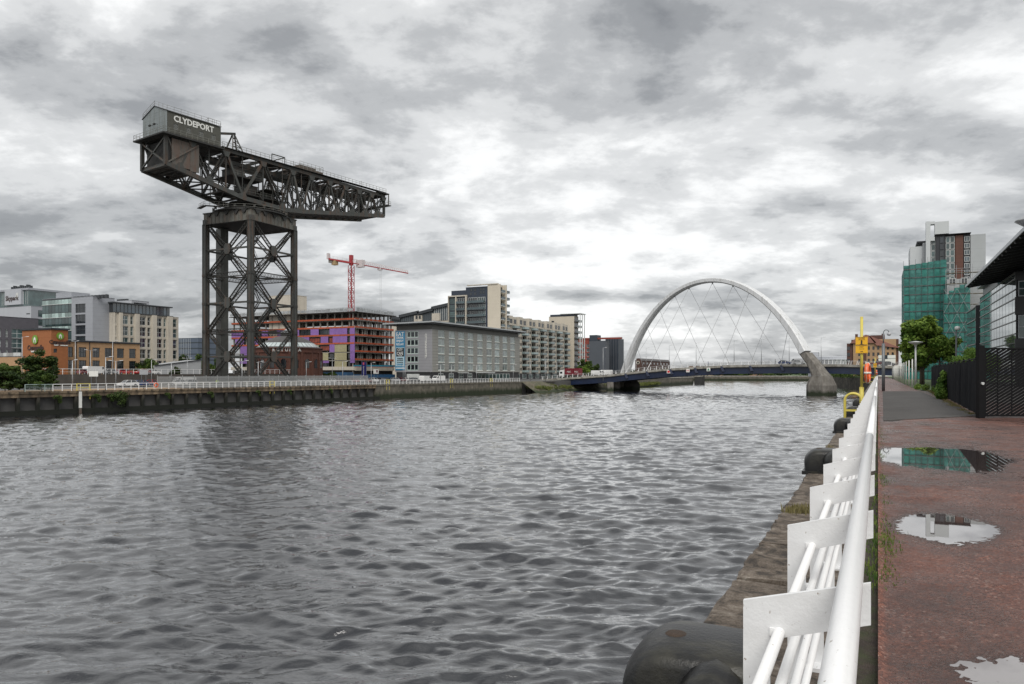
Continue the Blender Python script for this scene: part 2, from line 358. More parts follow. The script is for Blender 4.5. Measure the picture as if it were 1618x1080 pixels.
# near bank
sheet('near_ground', [(-.2, -60), (600, -60), (600, 760), (-30, 760), (-26, 420), (-1.0, 330)], -.12, m_grass, 8)
sheet('ground', [(-900, 760), (-900, 640), (-260, 612), (80, 700), (600, 900), (600, 3000), (-2500, 3000), (-2500, 760)], -1.6, m_grass, 6)
sheet('far_ground', [(fq(-200) - .8, -200), (fq(262) - .8, 262), (-109, 300), (-112, 446), (-150, 640), (-900, 700), (-900, -200)], ZF - .04, m_park, 6)
sheet('ground', [(-2600, -900), (-890, -900), (-890, 3200), (-2600, 3200)], ZF - .1, m_grass, 1)
# the red path with shallow basins the rain has filled
def red_mat():
    m = bpy.data.materials.new('red_grit'); m.use_nodes = True; nt = m.node_tree; N = nt.nodes; L = nt.links; bs = N['Principled BSDF']
    tc = N.new('ShaderNodeTexCoord')
    def noise(s, d, ms=None):
        n = N.new('ShaderNodeTexNoise'); n.inputs['Scale'].default_value = s; n.inputs['Detail'].default_value = d; n.inputs['Roughness'].default_value = .7
        if ms: mp = N.new('ShaderNodeMapping'); mp.inputs['Scale'].default_value = ms; L.new(tc.outputs['Object'], mp.inputs[0]); L.new(mp.outputs[0], n.inputs['Vector'])
        else: L.new(tc.outputs['Object'], n.inputs['Vector'])
        return n.outputs['Fac']
    def ramp(v, *e):
        r = N.new('ShaderNodeValToRGB'); L.new(v, r.inputs[0]); cr = r.color_ramp
        while len(cr.elements) < len(e): cr.elements.new(.5)
        for q, (p, c) in zip(cr.elements, e): q.position = p; q.color = (*c, 1) if isinstance(c, tuple) else (c, c, c, 1)
        return r.outputs[0]
    def mix(f, a, b, mode='MIX'):
        n = N.new('ShaderNodeMixRGB'); n.blend_type = mode
        for i, q in enumerate((f, a, b)):
            if isinstance(q, float): n.inputs[i].default_value = q
            elif isinstance(q, tuple): n.inputs[i].default_value = (*q, 1)
            else: L.new(q, n.inputs[i])
        return n.outputs[0]
    vo = N.new('ShaderNodeTexVoronoi'); vo.inputs['Scale'].default_value = 60; L.new(tc.outputs['Object'], vo.inputs['Vector'])
    sp = N.new('ShaderNodeSeparateColor'); L.new(vo.outputs['Color'], sp.inputs[0])
    grit = ramp(sp.outputs[0], (0, (.024, .011, .009)), (.25, (.095, .036, .026)), (.75, (.225, .088, .058)), (.93, (.30, .14, .10)), (1, (.45, .34, .29)))
    c = mix(ramp(noise(2.2, 7), (.40, 0.0), (.66, .55)), grit, (.07, .034, .028))
    c = mix(ramp(noise(.55, 4, (1, .35, 1)), (.40, 0.0), (.62, .5)), c, (.25, .105, .072))
    # dark damp tar showing near the rail in the foreground
    s3 = N.new('ShaderNodeSeparateXYZ'); L.new(tc.outputs['Object'], s3.inputs[0])
    f = N.new('ShaderNodeMath'); f.operation = 'MULTIPLY_ADD'; L.new(s3.outputs[1], f.inputs[0]); f.inputs[1].default_value = -.16; f.inputs[2].default_value = .78
    g = N.new('ShaderNodeMath'); g.operation = 'ADD'; g.use_clamp = True; L.new(f.outputs[0], g.inputs[0]); L.new(ramp(noise(3.5, 6), (.35, -.0), (.65, .5)), g.inputs[1])
    gg = N.new('ShaderNodeMath'); gg.operation = 'SUBTRACT'; gg.use_clamp = True; L.new(g.outputs[0], gg.inputs[0]); gg.inputs[1].default_value = .32
    c = mix(gg.outputs[0], c, (.055, .047, .048))
    wz = N.new('ShaderNodeMapRange'); L.new(s3.outputs[2], wz.inputs[0]); wz.inputs[1].default_value = -.008; wz.inputs[2].default_value = .015; wz.inputs[3].default_value = 1; wz.inputs[4].default_value = 0
    c = mix(wz.outputs[0], c, (.05, .026, .021))
    L.new(c, bs.inputs['Base Color'])
    rg = N.new('ShaderNodeMath'); rg.operation = 'MULTIPLY_ADD'; rg.use_clamp = True; L.new(wz.outputs[0], rg.inputs[0]); rg.inputs[1].default_value = -.5; L.new(ramp(noise(1.3, 6), (.38, .42), (.6, .85)), rg.inputs[2]); L.new(rg.outputs[0], bs.inputs['Roughness'])
    b = N.new('ShaderNodeBump'); b.inputs['Strength'].default_value = .9; b.inputs['Distance'].default_value = .010; L.new(vo.outputs['Distance'], b.inputs['Height'])
    b2 = N.new('ShaderNodeBump'); b2.inputs['Strength'].default_value = .6; b2.inputs['Distance'].default_value = .02; L.new(noise(30, 6), b2.inputs['Height']); L.new(b.outputs[0], b2.inputs['Normal']); L.new(b2.outputs[0], bs.inputs['Normal'])
    return m
m_red = red_mat()
PUD = [(1.05, 16.5, 1.02, 1.7, .045), (.60, 8.95, .38, .76, .036), (1.0, 9.15, .22, .35, .012), (.42, 29.0, .22, 1.3, .03), (.80, 4.62, .62, .55, .0165)]
def vnoise(x, y, s, seed):
    r = np.random.default_rng(seed); G = r.random((256, 256)); u = x * s; v = y * s; iu = np.floor(u).astype(int); iv = np.floor(v).astype(int); fu = u - iu; fv = v - iv
    fu = fu * fu * (3 - 2 * fu); fv = fv * fv * (3 - 2 * fv); g = lambda a, b: G[a % 256, b % 256]
    return (g(iu, iv) * (1 - fu) + g(iu + 1, iv) * fu) * (1 - fv) + (g(iu, iv + 1) * (1 - fu) + g(iu + 1, iv + 1) * fu) * fv - .5
def path_z(x, y):
    z = .010 * vnoise(x, y, .7, 1) + .009 * vnoise(x, y, 2.3, 2) + .005 * vnoise(x, y, 6, 3) + .005 * vnoise(x, y, 17, 4) + .008 * vnoise(x, y, 45, 5)
    for cx, cy, a, b, d in PUD: z -= d * np.exp(-(((x - cx) / a) ** 2 + ((y - cy) / b) ** 2) ** 1.3 * .9)
    return z + .004 + .02 * np.exp(-(x / .035) ** 2)
def build_path():
    xs = np.concatenate([np.linspace(.0, 2.6, 150), np.linspace(2.65, 9, 50)]); ys = np.concatenate([np.linspace(1.0, 12, 480), np.geomspace(12.03, 31.5, 420)])
    X, Y = np.meshgrid(xs, ys); Z = path_z(X, Y); na = len(xs); nr = len(ys)
    V = np.stack([X, Y, Z], -1).reshape(-1, 3); i = np.arange(nr - 1)[:, None] * na + np.arange(na - 1)[None, :]
    Fc = np.stack([i, i + 1, i + na + 1, i + na], -1).reshape(-1, 4)
    o = put(npmesh('path', V, Fc, m_red, True), 'path'); o['kind'] = 'structure'
    wm = bpy.data.materials.new('puddle_water'); wm.use_nodes = True; b = wm.node_tree.nodes['Principled BSDF']; b.inputs['Base Color'].default_value = (.085, .062, .058, 1); b.inputs['Roughness'].default_value = .012; b.inputs['IOR'].default_value = 1.45
    b.inputs['Specular IOR Level'].default_value = .9
    b.inputs['Coat Weight'].default_value = 1.0; b.inputs['Coat Roughness'].default_value = .012
    for cx, cy, a, bb, d in [q for q in PUD if q[4] != .012]:
        mb = MB(); lv = -.0075
        mb.quad(*[(max(.02, cx + 1.7 * a * math.cos(t)), cy + 1.7 * bb * math.sin(t), lv) for t in [2 * math.pi * k / 40 for k in range(40)]])
        struct('puddle', mb, wm)
build_path()
sheet('path', [(.0, 31.5), (9, 31.5), (9, 33), (3.45, 60), (3.3, 330), (.0, 330)], .004, m_red)
sheet('path', [(.0, -6), (9, -6), (9, 1.0), (.0, 1.0)], .0, m_red)
b0, b1 = (ray(1396)[0] * 24.6 + .0, ray(1396)[1] * 24.6), (ray(1546.5)[0] * 27.4, ray(1546.5)[1] * 27.4)
sheet('asphalt_path', [b0, b1, (3.35, 45), (3.25, 72), (.35, 70)], .030, m_tar, .05)
sheet('ground', [(3.45, 33), (60, 33), (60, 140), (3.45, 140)], -.02, M('yard', (.14, .13, .12), .9, sc=1, amt=.3))
sheet('grass', [(3.3, 76), (9.5, 76), (9.5, 232), (3.3, 232)], .02, m_grass)
sheet('ground', [(-.2, -5), (0, -5), (0, 120), (-.2, 120)], -.045, M('edge_soil', (.06, .045, .035), .95, sc=9, amt=.5, bump=1.2, dirt=(.05, .07, .02), damt=.3, dsc=(6, 6, 6)))
# ---------------- near quay ----------------
def strata(key, cols, sc=(3.2, 3.6, 1)):
    m = bpy.data.materials.new(key); MATS[key] = m; m.use_nodes = True; nt = m.node_tree; N = nt.nodes; L = nt.links; bs = N['Principled BSDF']; bs.inputs['Roughness'].default_value = .85
    tc = N.new('ShaderNodeTexCoord'); ge = N.new('ShaderNodeNewGeometry'); vals = []
    for s_, d_, ms, di in ((1.0, 9, sc, 1.2), (7.0, 8, (1, 1, 1), 0), (70, 3, (1, 1, 1), 0)):
        mp = N.new('ShaderNodeMapping'); mp.inputs['Scale'].default_value = ms; L.new(ge.outputs['Position'], mp.inputs[0]); n = N.new('ShaderNodeTexNoise'); n.inputs['Scale'].default_value = s_; n.inputs['Detail'].default_value = d_; n.inputs['Roughness'].default_value = .68; n.inputs['Distortion'].default_value = di; L.new(mp.outputs[0], n.inputs['Vector']); vals.append(n.outputs['Fac'])
    r1 = N.new('ShaderNodeMath'); r1.operation = 'MULTIPLY_ADD'; L.new(vals[1], r1.inputs[0]); r1.inputs[1].default_value = .7; L.new(vals[0], r1.inputs[2])
    r2 = N.new('ShaderNodeMath'); r2.operation = 'MULTIPLY_ADD'; L.new(vals[2], r2.inputs[0]); r2.inputs[1].default_value = .45; L.new(r1.outputs[0], r2.inputs[2])
    rp = N.new('ShaderNodeValToRGB'); mrr = N.new('ShaderNodeMapRange'); L.new(r2.outputs[0], mrr.inputs[0]); mrr.inputs[1].default_value = .78; mrr.inputs[2].default_value = 1.36; L.new(mrr.outputs[0], rp.inputs[0]); cr_ = rp.color_ramp
    while len(cr_.elements) < len(cols): cr_.elements.new(.5)
    for q, (p_, c_) in zip(cr_.elements, cols): q.position = p_; q.color = (*c_, 1)
    L.new(rp.outputs[0], bs.inputs['Base Color']); bp = N.new('ShaderNodeBump'); bp.inputs['Strength'].default_value = 1; bp.inputs['Distance'].default_value = .035; L.new(r2.outputs[0], bp.inputs['Height']); L.new(bp.outputs[0], bs.inputs['Normal']); return m
m_cope = strata('weathered_coping', [(0, (.014, .012, .010)), (.28, (.050, .040, .031)), (.50, (.125, .098, .075)), (.75, (.215, .180, .145)), (1, (.38, .35, .30))])
m_cope2 = strata('grey_coping', [(0, (.03, .028, .028)), (.35, (.085, .082, .082)), (.65, (.16, .155, .15)), (1, (.30, .28, .26))], (3, 3, 1))
qw = thing('quay_wall', 'brown weathered quay wall with coping beside the white railing in the foreground', 'quay wall', (-1.08, 0, 0))
w = MB(); w.box((.06, -40, -8), (.92, 330, -.50)); w.build('wall', m_cope, qw)
y = -4.0; k = 0
meshes = {}
while y < 150:
    ln = (1.9, 2.6, 1.4)[k % 3] if y < 60 else 4.0
    for (x0, x1, row) in ((0, .62, 0), (.64, 1.02, 1)):
        L_ = ln if row == 0 else ln
        key = (round(L_, 2), row, k % 2)
        if key not in meshes:
            r = random.Random(k * 7 + row); mb = MB(); g = .020 + .010 * r.random(); t = -.10 + .02 * r.random(); ch = .025
            prof = [(x0, -.52), (x0, t - ch), (x0 + ch, t), (x1 - .012, t + (.0 if row == 0 else .01)), (x1 - .006, t - .02), (x1 - .006, -.52)]
            n = 12; pts = []
            for i in range(n + 1):
                yy = g + (L_ - 2 * g) * i / n
                for j, (px_, pz) in enumerate(prof): pts.append((px_ + (r.uniform(-.035, .012) if j in (1, 2) else 0), yy, pz + (r.uniform(-.022, .008) if j in (2, 3) else 0)))
            q = len(prof); fs = [(i * q + j, i * q + j + 1, (i + 1) * q + j + 1, (i + 1) * q + j) for i in range(n) for j in range(q - 1)]
            fs += [tuple(range(q - 1, -1, -1)), tuple(n * q + j for j in range(q))]; mb._a(pts, [tuple(reversed(f)) for f in fs]); meshes[key] = mb.mesh('coping_stone', (m_cope2 if (k % 5 == 3) else m_cope))
        o = put(meshes[key], 'coping_stone', qw, (0, y, 0))
    y += ln; k += 1
# mooring bollards
m_iron = M('black_iron', (.009, .009, .009), .36, sc=7, amt=.5, bump=.25, bsc=45, dirt=(.045, .042, .030), damt=-.02, dsc=(2.2, 5, 1.4), rnd=.1)
def hood(x0, x1, y0, y1, z0, z1, ro, ri):
    """casting swept over the quay edge: profile in x-z rounded towards the river, sides rounded too"""
    prof = [(x1, z0)]; prof += [(x1, z1 - .02), (x1 - .03, z1)]
    for k in range(9): t = R(90 + 90 * k / 8); prof.append((x0 + ro + ro * math.cos(t), z1 - ro + ro * math.sin(t)))
    prof.append((x0 + .01, z0)); vs = []; fs = []; rows = []
    ym, hw = (y0 + y1) / 2, (y1 - y0) / 2; cx, cz = (x0 + x1) / 2, z0
    for k in range(11):
        t = R(-90 + 180 * k / 10); yy = ym + hw * math.sin(t) ; s = 1 - ri * (1 - math.cos(t) ** .7 if math.cos(t) > 1e-6 else 1)
        for (x, z) in prof: vs.append((cx + (x - cx) * s, yy, z if z <= z0 + 1e-6 else cz + (z - cz) * s))
    q = len(prof)
    for k in range(10):
        for j in range(q - 1): fs.append((k * q + j, (k + 1) * q + j, (k + 1) * q + j + 1, k * q + j + 1))
    fs.append(tuple(range(q))); fs.append(tuple(10 * q + j for j in range(q - 1, -1, -1)))
    return vs, fs
bol = thing('mooring_bollard', 'large black iron bollard nearest the camera at the bottom of the picture', 'bollard', (-1.08, 3.75, -.10), 0, 'black iron mooring bollards along the quay edge')
mb = MB(); v, f = hood(-.09, .60, -.30, .30, .0, .42, .24, .22); mb._a(v, f); mb.build('hood', m_iron, bol, True)
mb = MB(); mb.tube([(.40, -.47, .18), (.40, -.44, .19), (.40, -.38, .205), (.40, -.28, .215), (.40, -.12, .22)], [.05, .11, .155, .175, .18], 18); mb.build('horn', m_iron, bol, True)
mb = MB(); mb.box((-.10, -.40, -.015), (.70, .40, .045)); mb.build('base_plate', m_iron, bol)
mb = MB(); mb.lathe([(.0, .0), (.035, .0), (.05, -.004), (.06, -.012), (.07, -.03)][::-1], (.16, -.05, .423), 16); mb.build('cap', M('rusty_iron', (.07, .045, .03), .8, sc=12, amt=.5, bump=1), bol, True)
blabs = ['black iron bollard second from the camera with its round top proud of the railing', 'third black bollard along the quay edge beyond the large near pair', 'black bollard just in front of the yellow ladder hoop', 'black bollard immediately behind the yellow pole with the lifebuoy', 'farthest black bollard beside the quay rail']
for yb, lb in zip((13.9, 23.4, 31.6, 41.0, 50.5), blabs): dup(bol, (-1.08, yb, -.10), 0, lb)
# white slanting quay railing
m_white = M('white_paint', (.83, .83, .83), .30, sc=30, amt=.025, bump=.12, bsc=60, dirt=(.40, .37, .33), damt=-.6, dsc=(60, 30, 60))
m_white2 = M('white_plate_paint', (.74, .745, .75), .5, sc=9, amt=.05, bump=.12, bsc=70, dirt=(.25, .20, .15), damt=-.55, dsc=(45, 45, 30))
rail = thing('quayside_railing', 'white tubular railing on slanted flat posts running along the near quay edge', 'railing', (0, 0, 0))
Y1 = 150
for i, (ya, yb) in enumerate([(-4.5, 7.5), (7.5, 19.5), (19.5, 31.5), (31.5, 60), (60, Y1)]):
    mb = MB(); mb.tube([(-.0693, ya, 1.065), (-.0693, yb - .01, 1.065)], .0326, 20); mb.build('top_rail', m_white, rail, True)
for yj in (-4.5, 7.5, 13.4, 19.5, 31.5): mb = MB(); mb.tube([(-.0693, yj - .05, 1.065), (-.0693, yj + .05, 1.065)], .0352, 20); mb.build('joint_sleeve', m_white, rail, True)
for j, (zb, xb) in enumerate(((.88, -.261), (.695, -.266), (.51, -.271), (.33, -.276))):
    mb = MB(); mb.tube([(xb, -4.5, zb), (xb, Y1, zb)], .0165, 10); mb.build('lower_bar', m_white, rail, True)
poly = [(-.018, 1.058), (-.364, .962), (-.364, -.09), (-.288, -.09), (-.288, .855), (-.018, .940)]
mb = MB(); mb.ext([(x, 0, z) for x, z in poly], (0, -.008, 0), (0, .008, 0)); mp_ = mb.mesh('post', m_white2)
mb = MB(); mb.box((-.40, -.11, -.10), (-.25, .11, -.075)); mf_ = mb.mesh('foot_plate', m_white2)
y = 2.286 - 1.203 * 4; 
while y < Y1:
    o = put(mp_, 'post', rail, (0, y, 0)); y += 1.203
    if y < 16: put(mf_, 'foot_plate', o)
    if y < 12:
        for zb, xb in ((.88, -.261), (.695, -.266), (.51, -.271), (.33, -.276)): mb = MB(); mb.box((-.288, -.012, zb - .012), (xb, .02, zb + .012)); mb.build('weld_lug', m_white, o)
# grass along the foot of the rail and on the coping
def blades(spots, n, h, mat, name, label=None, spread=.06):
    V = []; Fc = []
    for (cx, cy, cz, s) in spots:
        for _ in range(int(n * s)):
            x = cx + random.gauss(0, spread); y_ = cy + random.gauss(0, spread * 2.2); a = random.random() * 6.28; hh = h * s * random.uniform(.4, 1.1); w_ = random.uniform(.002, .005) * (1 + 1.2 * s); lx, ly = random.gauss(0, .22) * hh, random.gauss(0, .3) * hh
            ca, sa = math.cos(a) * w_, math.sin(a) * w_; b_ = len(V)
            V += [(x - ca, y_ - sa, cz - .01), (x + ca, y_ + sa, cz - .01), (x + ca * .7 + lx * .4, y_ + sa * .7 + ly * .4, cz + hh * .6), (x - ca * .7 + lx * .4, y_ - sa * .7 + ly * .4, cz + hh * .6), (x + lx, y_ + ly, cz + hh)]
            Fc += [(b_, b_ + 1, b_ + 2, b_ + 3), (b_ + 3, b_ + 2, b_ + 4, b_ + 4)]
    me = bpy.data.meshes.new(name); me.from_pydata(V, [], [f if f[2] != f[3] else f[:3] for f in Fc]); me.materials.append(mat); return tag(put(me, name), None, None, None, 'stuff')
lg = leafmat('grass_blade', (.05, .10, .02), (.17, .22, .05), 3); ls = leafmat('dry_grass', (.16, .14, .05), (.24, .21, .10), 3)
sp = []
r = random.Random(4)
for _ in range(170):
    yy = r.uniform(2.2, 60) if r.random() < .35 else r.choice([r.uniform(6.3, 8.6), r.uniform(8.2, 13), r.uniform(12, 24)]); s = r.uniform(.12, .5) * (1.0 if 6.3 < yy < 9.5 else .65)
    if yy < 6: s *= .35
    sp.append((r.gauss(.02, .022), yy, 0, s))
blades(sp, 60, .11, lg, 'grass')
blades([(-.98 + .07 * k, 9.75 + .03 * k, -.1, .9) for k in range(5)] + [(-1.0, 18.4, -.1, .7), (-.5, 12.0, -.1, .5)] + [(-.1, r.uniform(5, 30), -.1, .5) for _ in range(30)], 60, .11, ls, 'grass', None, .05)
# yellow ladder hoops, lifebuoy poles
m_yel = M('yellow_paint', (.62, .52, .10), .5, sc=5, amt=.08, bump=.2, dirt=(.45, .36, .10), damt=.0, dsc=(5, 5, 3))
def ladder(y, lab):
    t = thing('quay_ladder', lab, 'ladder', (-1.08, y, -.1), 0, 'yellow ladder hoops on the near quay')
    pts = [(-.04, 0, -1.5), (-.04, 0, .70)] + [(.245 - .285 * math.cos(R(a)), 0, .70 + .26 * math.sin(R(a))) for a in range(15, 180, 15)] + [(.53, 0, .70), (.53, 0, .0)]
    for dy in (0, .46):
        mb = MB(); mb.tube([(p[0], p[1] + dy, p[2]) for p in pts], .042, 10); mb.build('hoop', m_yel, t, True)
        mb = MB(); mb.bar((-.04, dy, .32), (.53, dy, .32), .05); mb.build('crossbar', m_yel, t)
    for k in range(4): mb = MB(); mb.tube([(-.04, 0, -.2 - .3 * k), (-.04, .46, -.2 - .3 * k)], .018, 6); mb.build('rung', m_yel, t)
    return t
ladder(30.0, 'yellow tubular ladder hoop on the quay edge beside the tall yellow pole'); ladder(126.0, 'farther small yellow ladder hoop beyond the first lifebuoy')
m_sign = M('amber_sign', (.78, .42, .015), .5, sc=6, amt=.06); m_blk = M('black_print', (.02, .02, .02), .6, sc=5, amt=.1)
m_buoy = M('orange_buoy', (.80, .13, .03), .42, sc=6, amt=.12, dirt=(.55, .12, .05), damt=0, dsc=(4, 4, 4)); m_refl = M('reflective_tape', (.75, .72, .66), .4)
m_alu = M('galvanised', (.42, .43, .44), .45, .6, sc=5, amt=.15)
def buoy_pole(x, y, hgt, lab, lab2):
    t = thing('safety_pole', lab, 'pole', (x, y, -.1)); mb = MB(); mb.tube([(0, 0, 0), (0, 0, 1.15)], .085, 12); mb.build('sleeve', m_yel, t, True)
    mb = MB(); mb.tube([(0, 0, 1.15), (0, 0, hgt)], .055, 12); mb.build('pole', m_yel, t, True)
    def face(z0, z1, lines, pic):
        g = thing; mb = MB(); mb.box((-.22, -.095, z0), (.22, -.075, z1)); s = mb.build('sign_plate', m_sign, t)
        mb = MB(); mb.box((-.20, -.098, z0 + .01), (.20, -.096, z0 + .02)); mb.box((-.20, -.098, z1 - .02), (.20, -.096, z1 - .01)); mb.build('border', m_blk, s)
        for z, st, sz in lines: text('lettering', st, sz, m_blk, s, (0, -.099, z), ext=.001, sx=.9)
        if pic:
            mb = MB(); mb.lathe([(0, -.028), (.028, 0), (0, .028)], (0, -.101, pic + .085), 10); mb.box((-.03, -.104, pic - .07), (.03, -.097, pic + .05)); mb.box((-.075, -.104, pic - .10), (.075, -.097, pic - .08)); mb.build('pictogram', m_blk, s)
    face(2.86, 3.19, [(3.135, 'DANGER', .065), (3.075, 'DEEP WATER', .045)], 2.97); face(2.52, 2.84, [(2.78, 'LIFEBELT', .05), (2.70, 'SAVES LIVES', .04), (2.59, '999', .08)], None)
    b = thing('lifebuoy', lab2, 'lifebuoy', (x + .22, y + .02, 1.63), R(0))
    mb = MB(); n, m_ = 28, 10; vs = []; fs = []
    for i in range(n):
        A_ = 2 * math.pi * i / n
        for j in range(m_):
            B_ = 2 * math.pi * j / m_; rr = .335 + .075 * math.cos(B_); vs.append((.085 * math.sin(B_), rr * math.cos(A_), rr * math.sin(A_)))
    for i in range(n):
        for j in range(m_): fs.append((i * m_ + j, i * m_ + (j + 1) % m_, ((i + 1) % n) * m_ + (j + 1) % m_, ((i + 1) % n) * m_ + j))
    mb._a(vs, fs); o = mb.build('ring', m_buoy, b, True)
    for a in (0, 90, 180, 270):
        mb = MB(); c = (0, .335 * math.cos(R(a)), .335 * math.sin(R(a))); tq = (0, -math.sin(R(a)) * .04, math.cos(R(a)) * .04)
        mb.tube([(c[0], c[1] - tq[1], c[2] - tq[2]), (c[0], c[1] + tq[1], c[2] + tq[2])], .094, 12); mb.build('reflective_band', m_refl, b, True)
    mb = MB(); mb.tube([(0, .43 * math.cos(R(a)), .43 * math.sin(R(a)) - (.05 if a % 90 == 45 else 0)) for a in range(0, 361, 15)], .009, 5); mb.build('grab_rope', M('rope', (.5, .47, .4), .9), b)
    b.rotation_euler = (0, 0, R(-7))
    mb = MB(); mb.bar((.05, 0, 2.05), (.24, .02, 2.05), .03); mb.bar((.05, 0, 1.35), (.24, .02, 1.35), .03); mb.build('hook', m_yel, t)
x_, y_ = at(1361.5, 29.6)
buoy_pole(x_, y_, zat(500, 29.6) + .1, 'tall yellow pole with two amber warning signs and a lifebuoy', 'orange lifebuoy hung on the nearest yellow pole')
x_, y_ = at(1382.5, 60)
buoy_pole(-.42, 128, 4.1, 'distant yellow pole with small amber signs by the rail end', 'orange lifebuoy on the distant yellow pole')
# CCTV pole and lamp, row of white posts
m_pole = M('grey_pole', (.16, .17, .18), .5, .3, sc=5, amt=.15)
t = thing('camera_pole', 'dark grey pole with hooked top and dome camera beside the path', 'camera pole', (.42, 72, 0))
mb = MB(); mb.tube([(0, 0, 0), (0, 0, 4.2)], .13, 12); mb.tube([(0, 0, 4.2), (0, 0, 5.1)], .05, 8); mb.build('pole', m_pole, t, True)
mb = MB(); mb.tube([(0, 0, 5.0)] + [(.22 - .22 * math.cos(R(a)), 0, 5.1 + .3 * math.sin(R(a))) for a in range(0, 181, 20)], .035, 8); mb.build('bracket', m_pole, t, True)
mb = MB(); mb.lathe([(0, -.2), (.12, -.16), (.17, -.05), (.17, .06), (0, .12)], (.44, 0, 5.05), 12); mb.build('dome_camera', M('dome_grey', (.5, .5, .52), .3), t, True)
m_pw = M('post_white', (.62, .62, .58), .6, sc=3, amt=.15, dirt=(.35, .34, .3), damt=.1)
t = thing('path_lamp', 'slim grey lamp post with flat saucer head beside the path tree', 'lamp post', (3.3, 81.8, 0))
mb = MB(); mb.tube([(0, 0, 0), (0, 0, 4.5)], [.11, .07], 10); mb.build('pole', M('lamp_grey', (.45, .46, .46), .45, .2), t, True)
mb = MB(); mb.lathe([(.09, 4.15), (.16, 4.4), (.62, 4.58), (.64, 4.64), (0, 4.74)], (0, 0, 0), 20); mb.build('lamp_head', M('lamp_grey', None), t, True)
first = None
for k in range(14):
    yy = 90 + 9.5 * k; lb = 'plain white wooden post, number %s in the row behind the path lamp' % ['one', 'two', 'three', 'four', 'five', 'six', 'seven', 'eight', 'nine', 'ten', 'eleven', 'twelve', 'thirteen', 'fourteen'][k]
    if first is None:
        mb = MB(); mb.tube([(0, 0, -.05), (0, 0, 3.05)], [.075, .065], 10); mb.tube([(0, 0, 3.05), (0, 0, 3.12)], [.05, .02], 10); first = mb.build('avenue_post', m_pw, None, True); first.location = (3.32, yy, 0); tag(first, 'nearest plain white post of the row beside the path', 'post', 'white posts along the path')
    else: o = first.copy(); COL.objects.link(o); o.location = (3.32, yy, 0); o['label'] = 'plain white post standing %s behind the nearest of the row' % ['', 'first', 'second', 'third', 'fourth', 'fifth', 'sixth', 'seventh', 'eighth', 'ninth', 'tenth', 'eleventh', 'twelfth', 'thirteenth'][k]
# ---------------- cantilever crane ----------------
m_steel = M('crane_steel', (.030, .031, .028), .6, .0, sc=.7, amt=.4, bump=.3, dirt=(.06, .036, .022), damt=.1, dsc=(.9, .9, .16))
m_steel2 = M('crane_girder_steel', (.052, .055, .051), .6, .0, sc=.5, amt=.3, dirt=(.085, .045, .026), damt=.15, dsc=(.8, .8, .12))
m_house = M('crane_house_sheet', (.075, .075, .062), .65, 0, sc=.4, amt=.22, dirt=(.055, .05, .04), damt=.25, dsc=(.7, .7, .12), lines=(2, 1.25, .04, (.05, .05, .045)))
m_gable_lit = M('crane_gable_lit', (.19, .215, .22), .6, 0, sc=.4, amt=.18, dirt=(.11, .12, .11), damt=.2, dsc=(.7, .7, .15), lines=(2, 1.25, .04, (.09, .10, .10)))  # paler, bluer house sheet: light on the end wall put into the colour
m_rust = M('rusty_plate', (.115, .105, .092), .75, 0, sc=.6, amt=.3, dirt=(.11, .055, .036), damt=.45, dsc=(1.1, 1.1, .18))
m_dark = M('dark_steel', (.028, .028, .027), .7, sc=1, amt=.3)
m_rail = M('crane_rail', (.20, .20, .18), .6, sc=1, amt=.2)
m_let = M('sign_white', (.70, .70, .67), .5, sc=2, amt=.08)
JA = R(81.97); cx, cy = -138.5, 131.7; Zg = -1.5
cr = thing('cantilever_crane', 'giant dark steel hammerhead crane with lattice tower, CLYDEPORT machinery house at its left end', 'crane', (cx, cy, Zg), JA)
def Zc(z): return z - Zg
rho = 10.25; a0 = R(-125.6); cor = [Vector((rho * math.cos(a0 + R(90) * k), rho * math.sin(a0 + R(90) * k), 0)) for k in range(4)]
for c in cor:
    d = c.normalized(); e = Vector((-d.y, d.x, 0)); f1 = (d + e).normalized(); mb = MB()
    pts = [c + f1 * sx * .52 + Vector((-f1.y, f1.x, 0)) * sy * .52 for sx, sy in ((-1, -1), (1, -1), (1, 1), (-1, 1))]
    mb.ext([(p.x, p.y, 0.9) for p in pts], (0, 0, 0), (0, 0, Zc(37.6)))
    leg = mb.build('leg', m_steel2, cr)
    mb = MB(); 
    for p in pts: mb.bar((p.x, p.y, 1), (p.x, p.y, Zc(37.4)), .17)
    mb.build('corner_angle', m_steel, leg)
    mb = MB(); pp = [c + f1 * sx * 1.3 + Vector((-f1.y, f1.x, 0)) * sy * 1.3 for sx, sy in ((-1, -1), (1, -1), (1, 1), (-1, 1))]
    mb.ext([(p.x, p.y, 0) for p in pp], (0, 0, 0), (0, 0, .95)); mb.build('footing', m_conc, leg)
    for zz in (25, 11.5, 18.2):
        mb = MB(); q = [c + f1 * sx * .64 + Vector((-f1.y, f1.x, 0)) * sy * .64 for sx, sy in ((-1, -1), (1, -1), (1, 1), (-1, 1))]
        mb.ext([(p.x, p.y, Zc(zz) - .3) for p in q], (0, 0, 0), (0, 0, .6)); mb.build('splice_plate', m_steel, leg)
lev = [37.2, 25, 11.5, -.6]
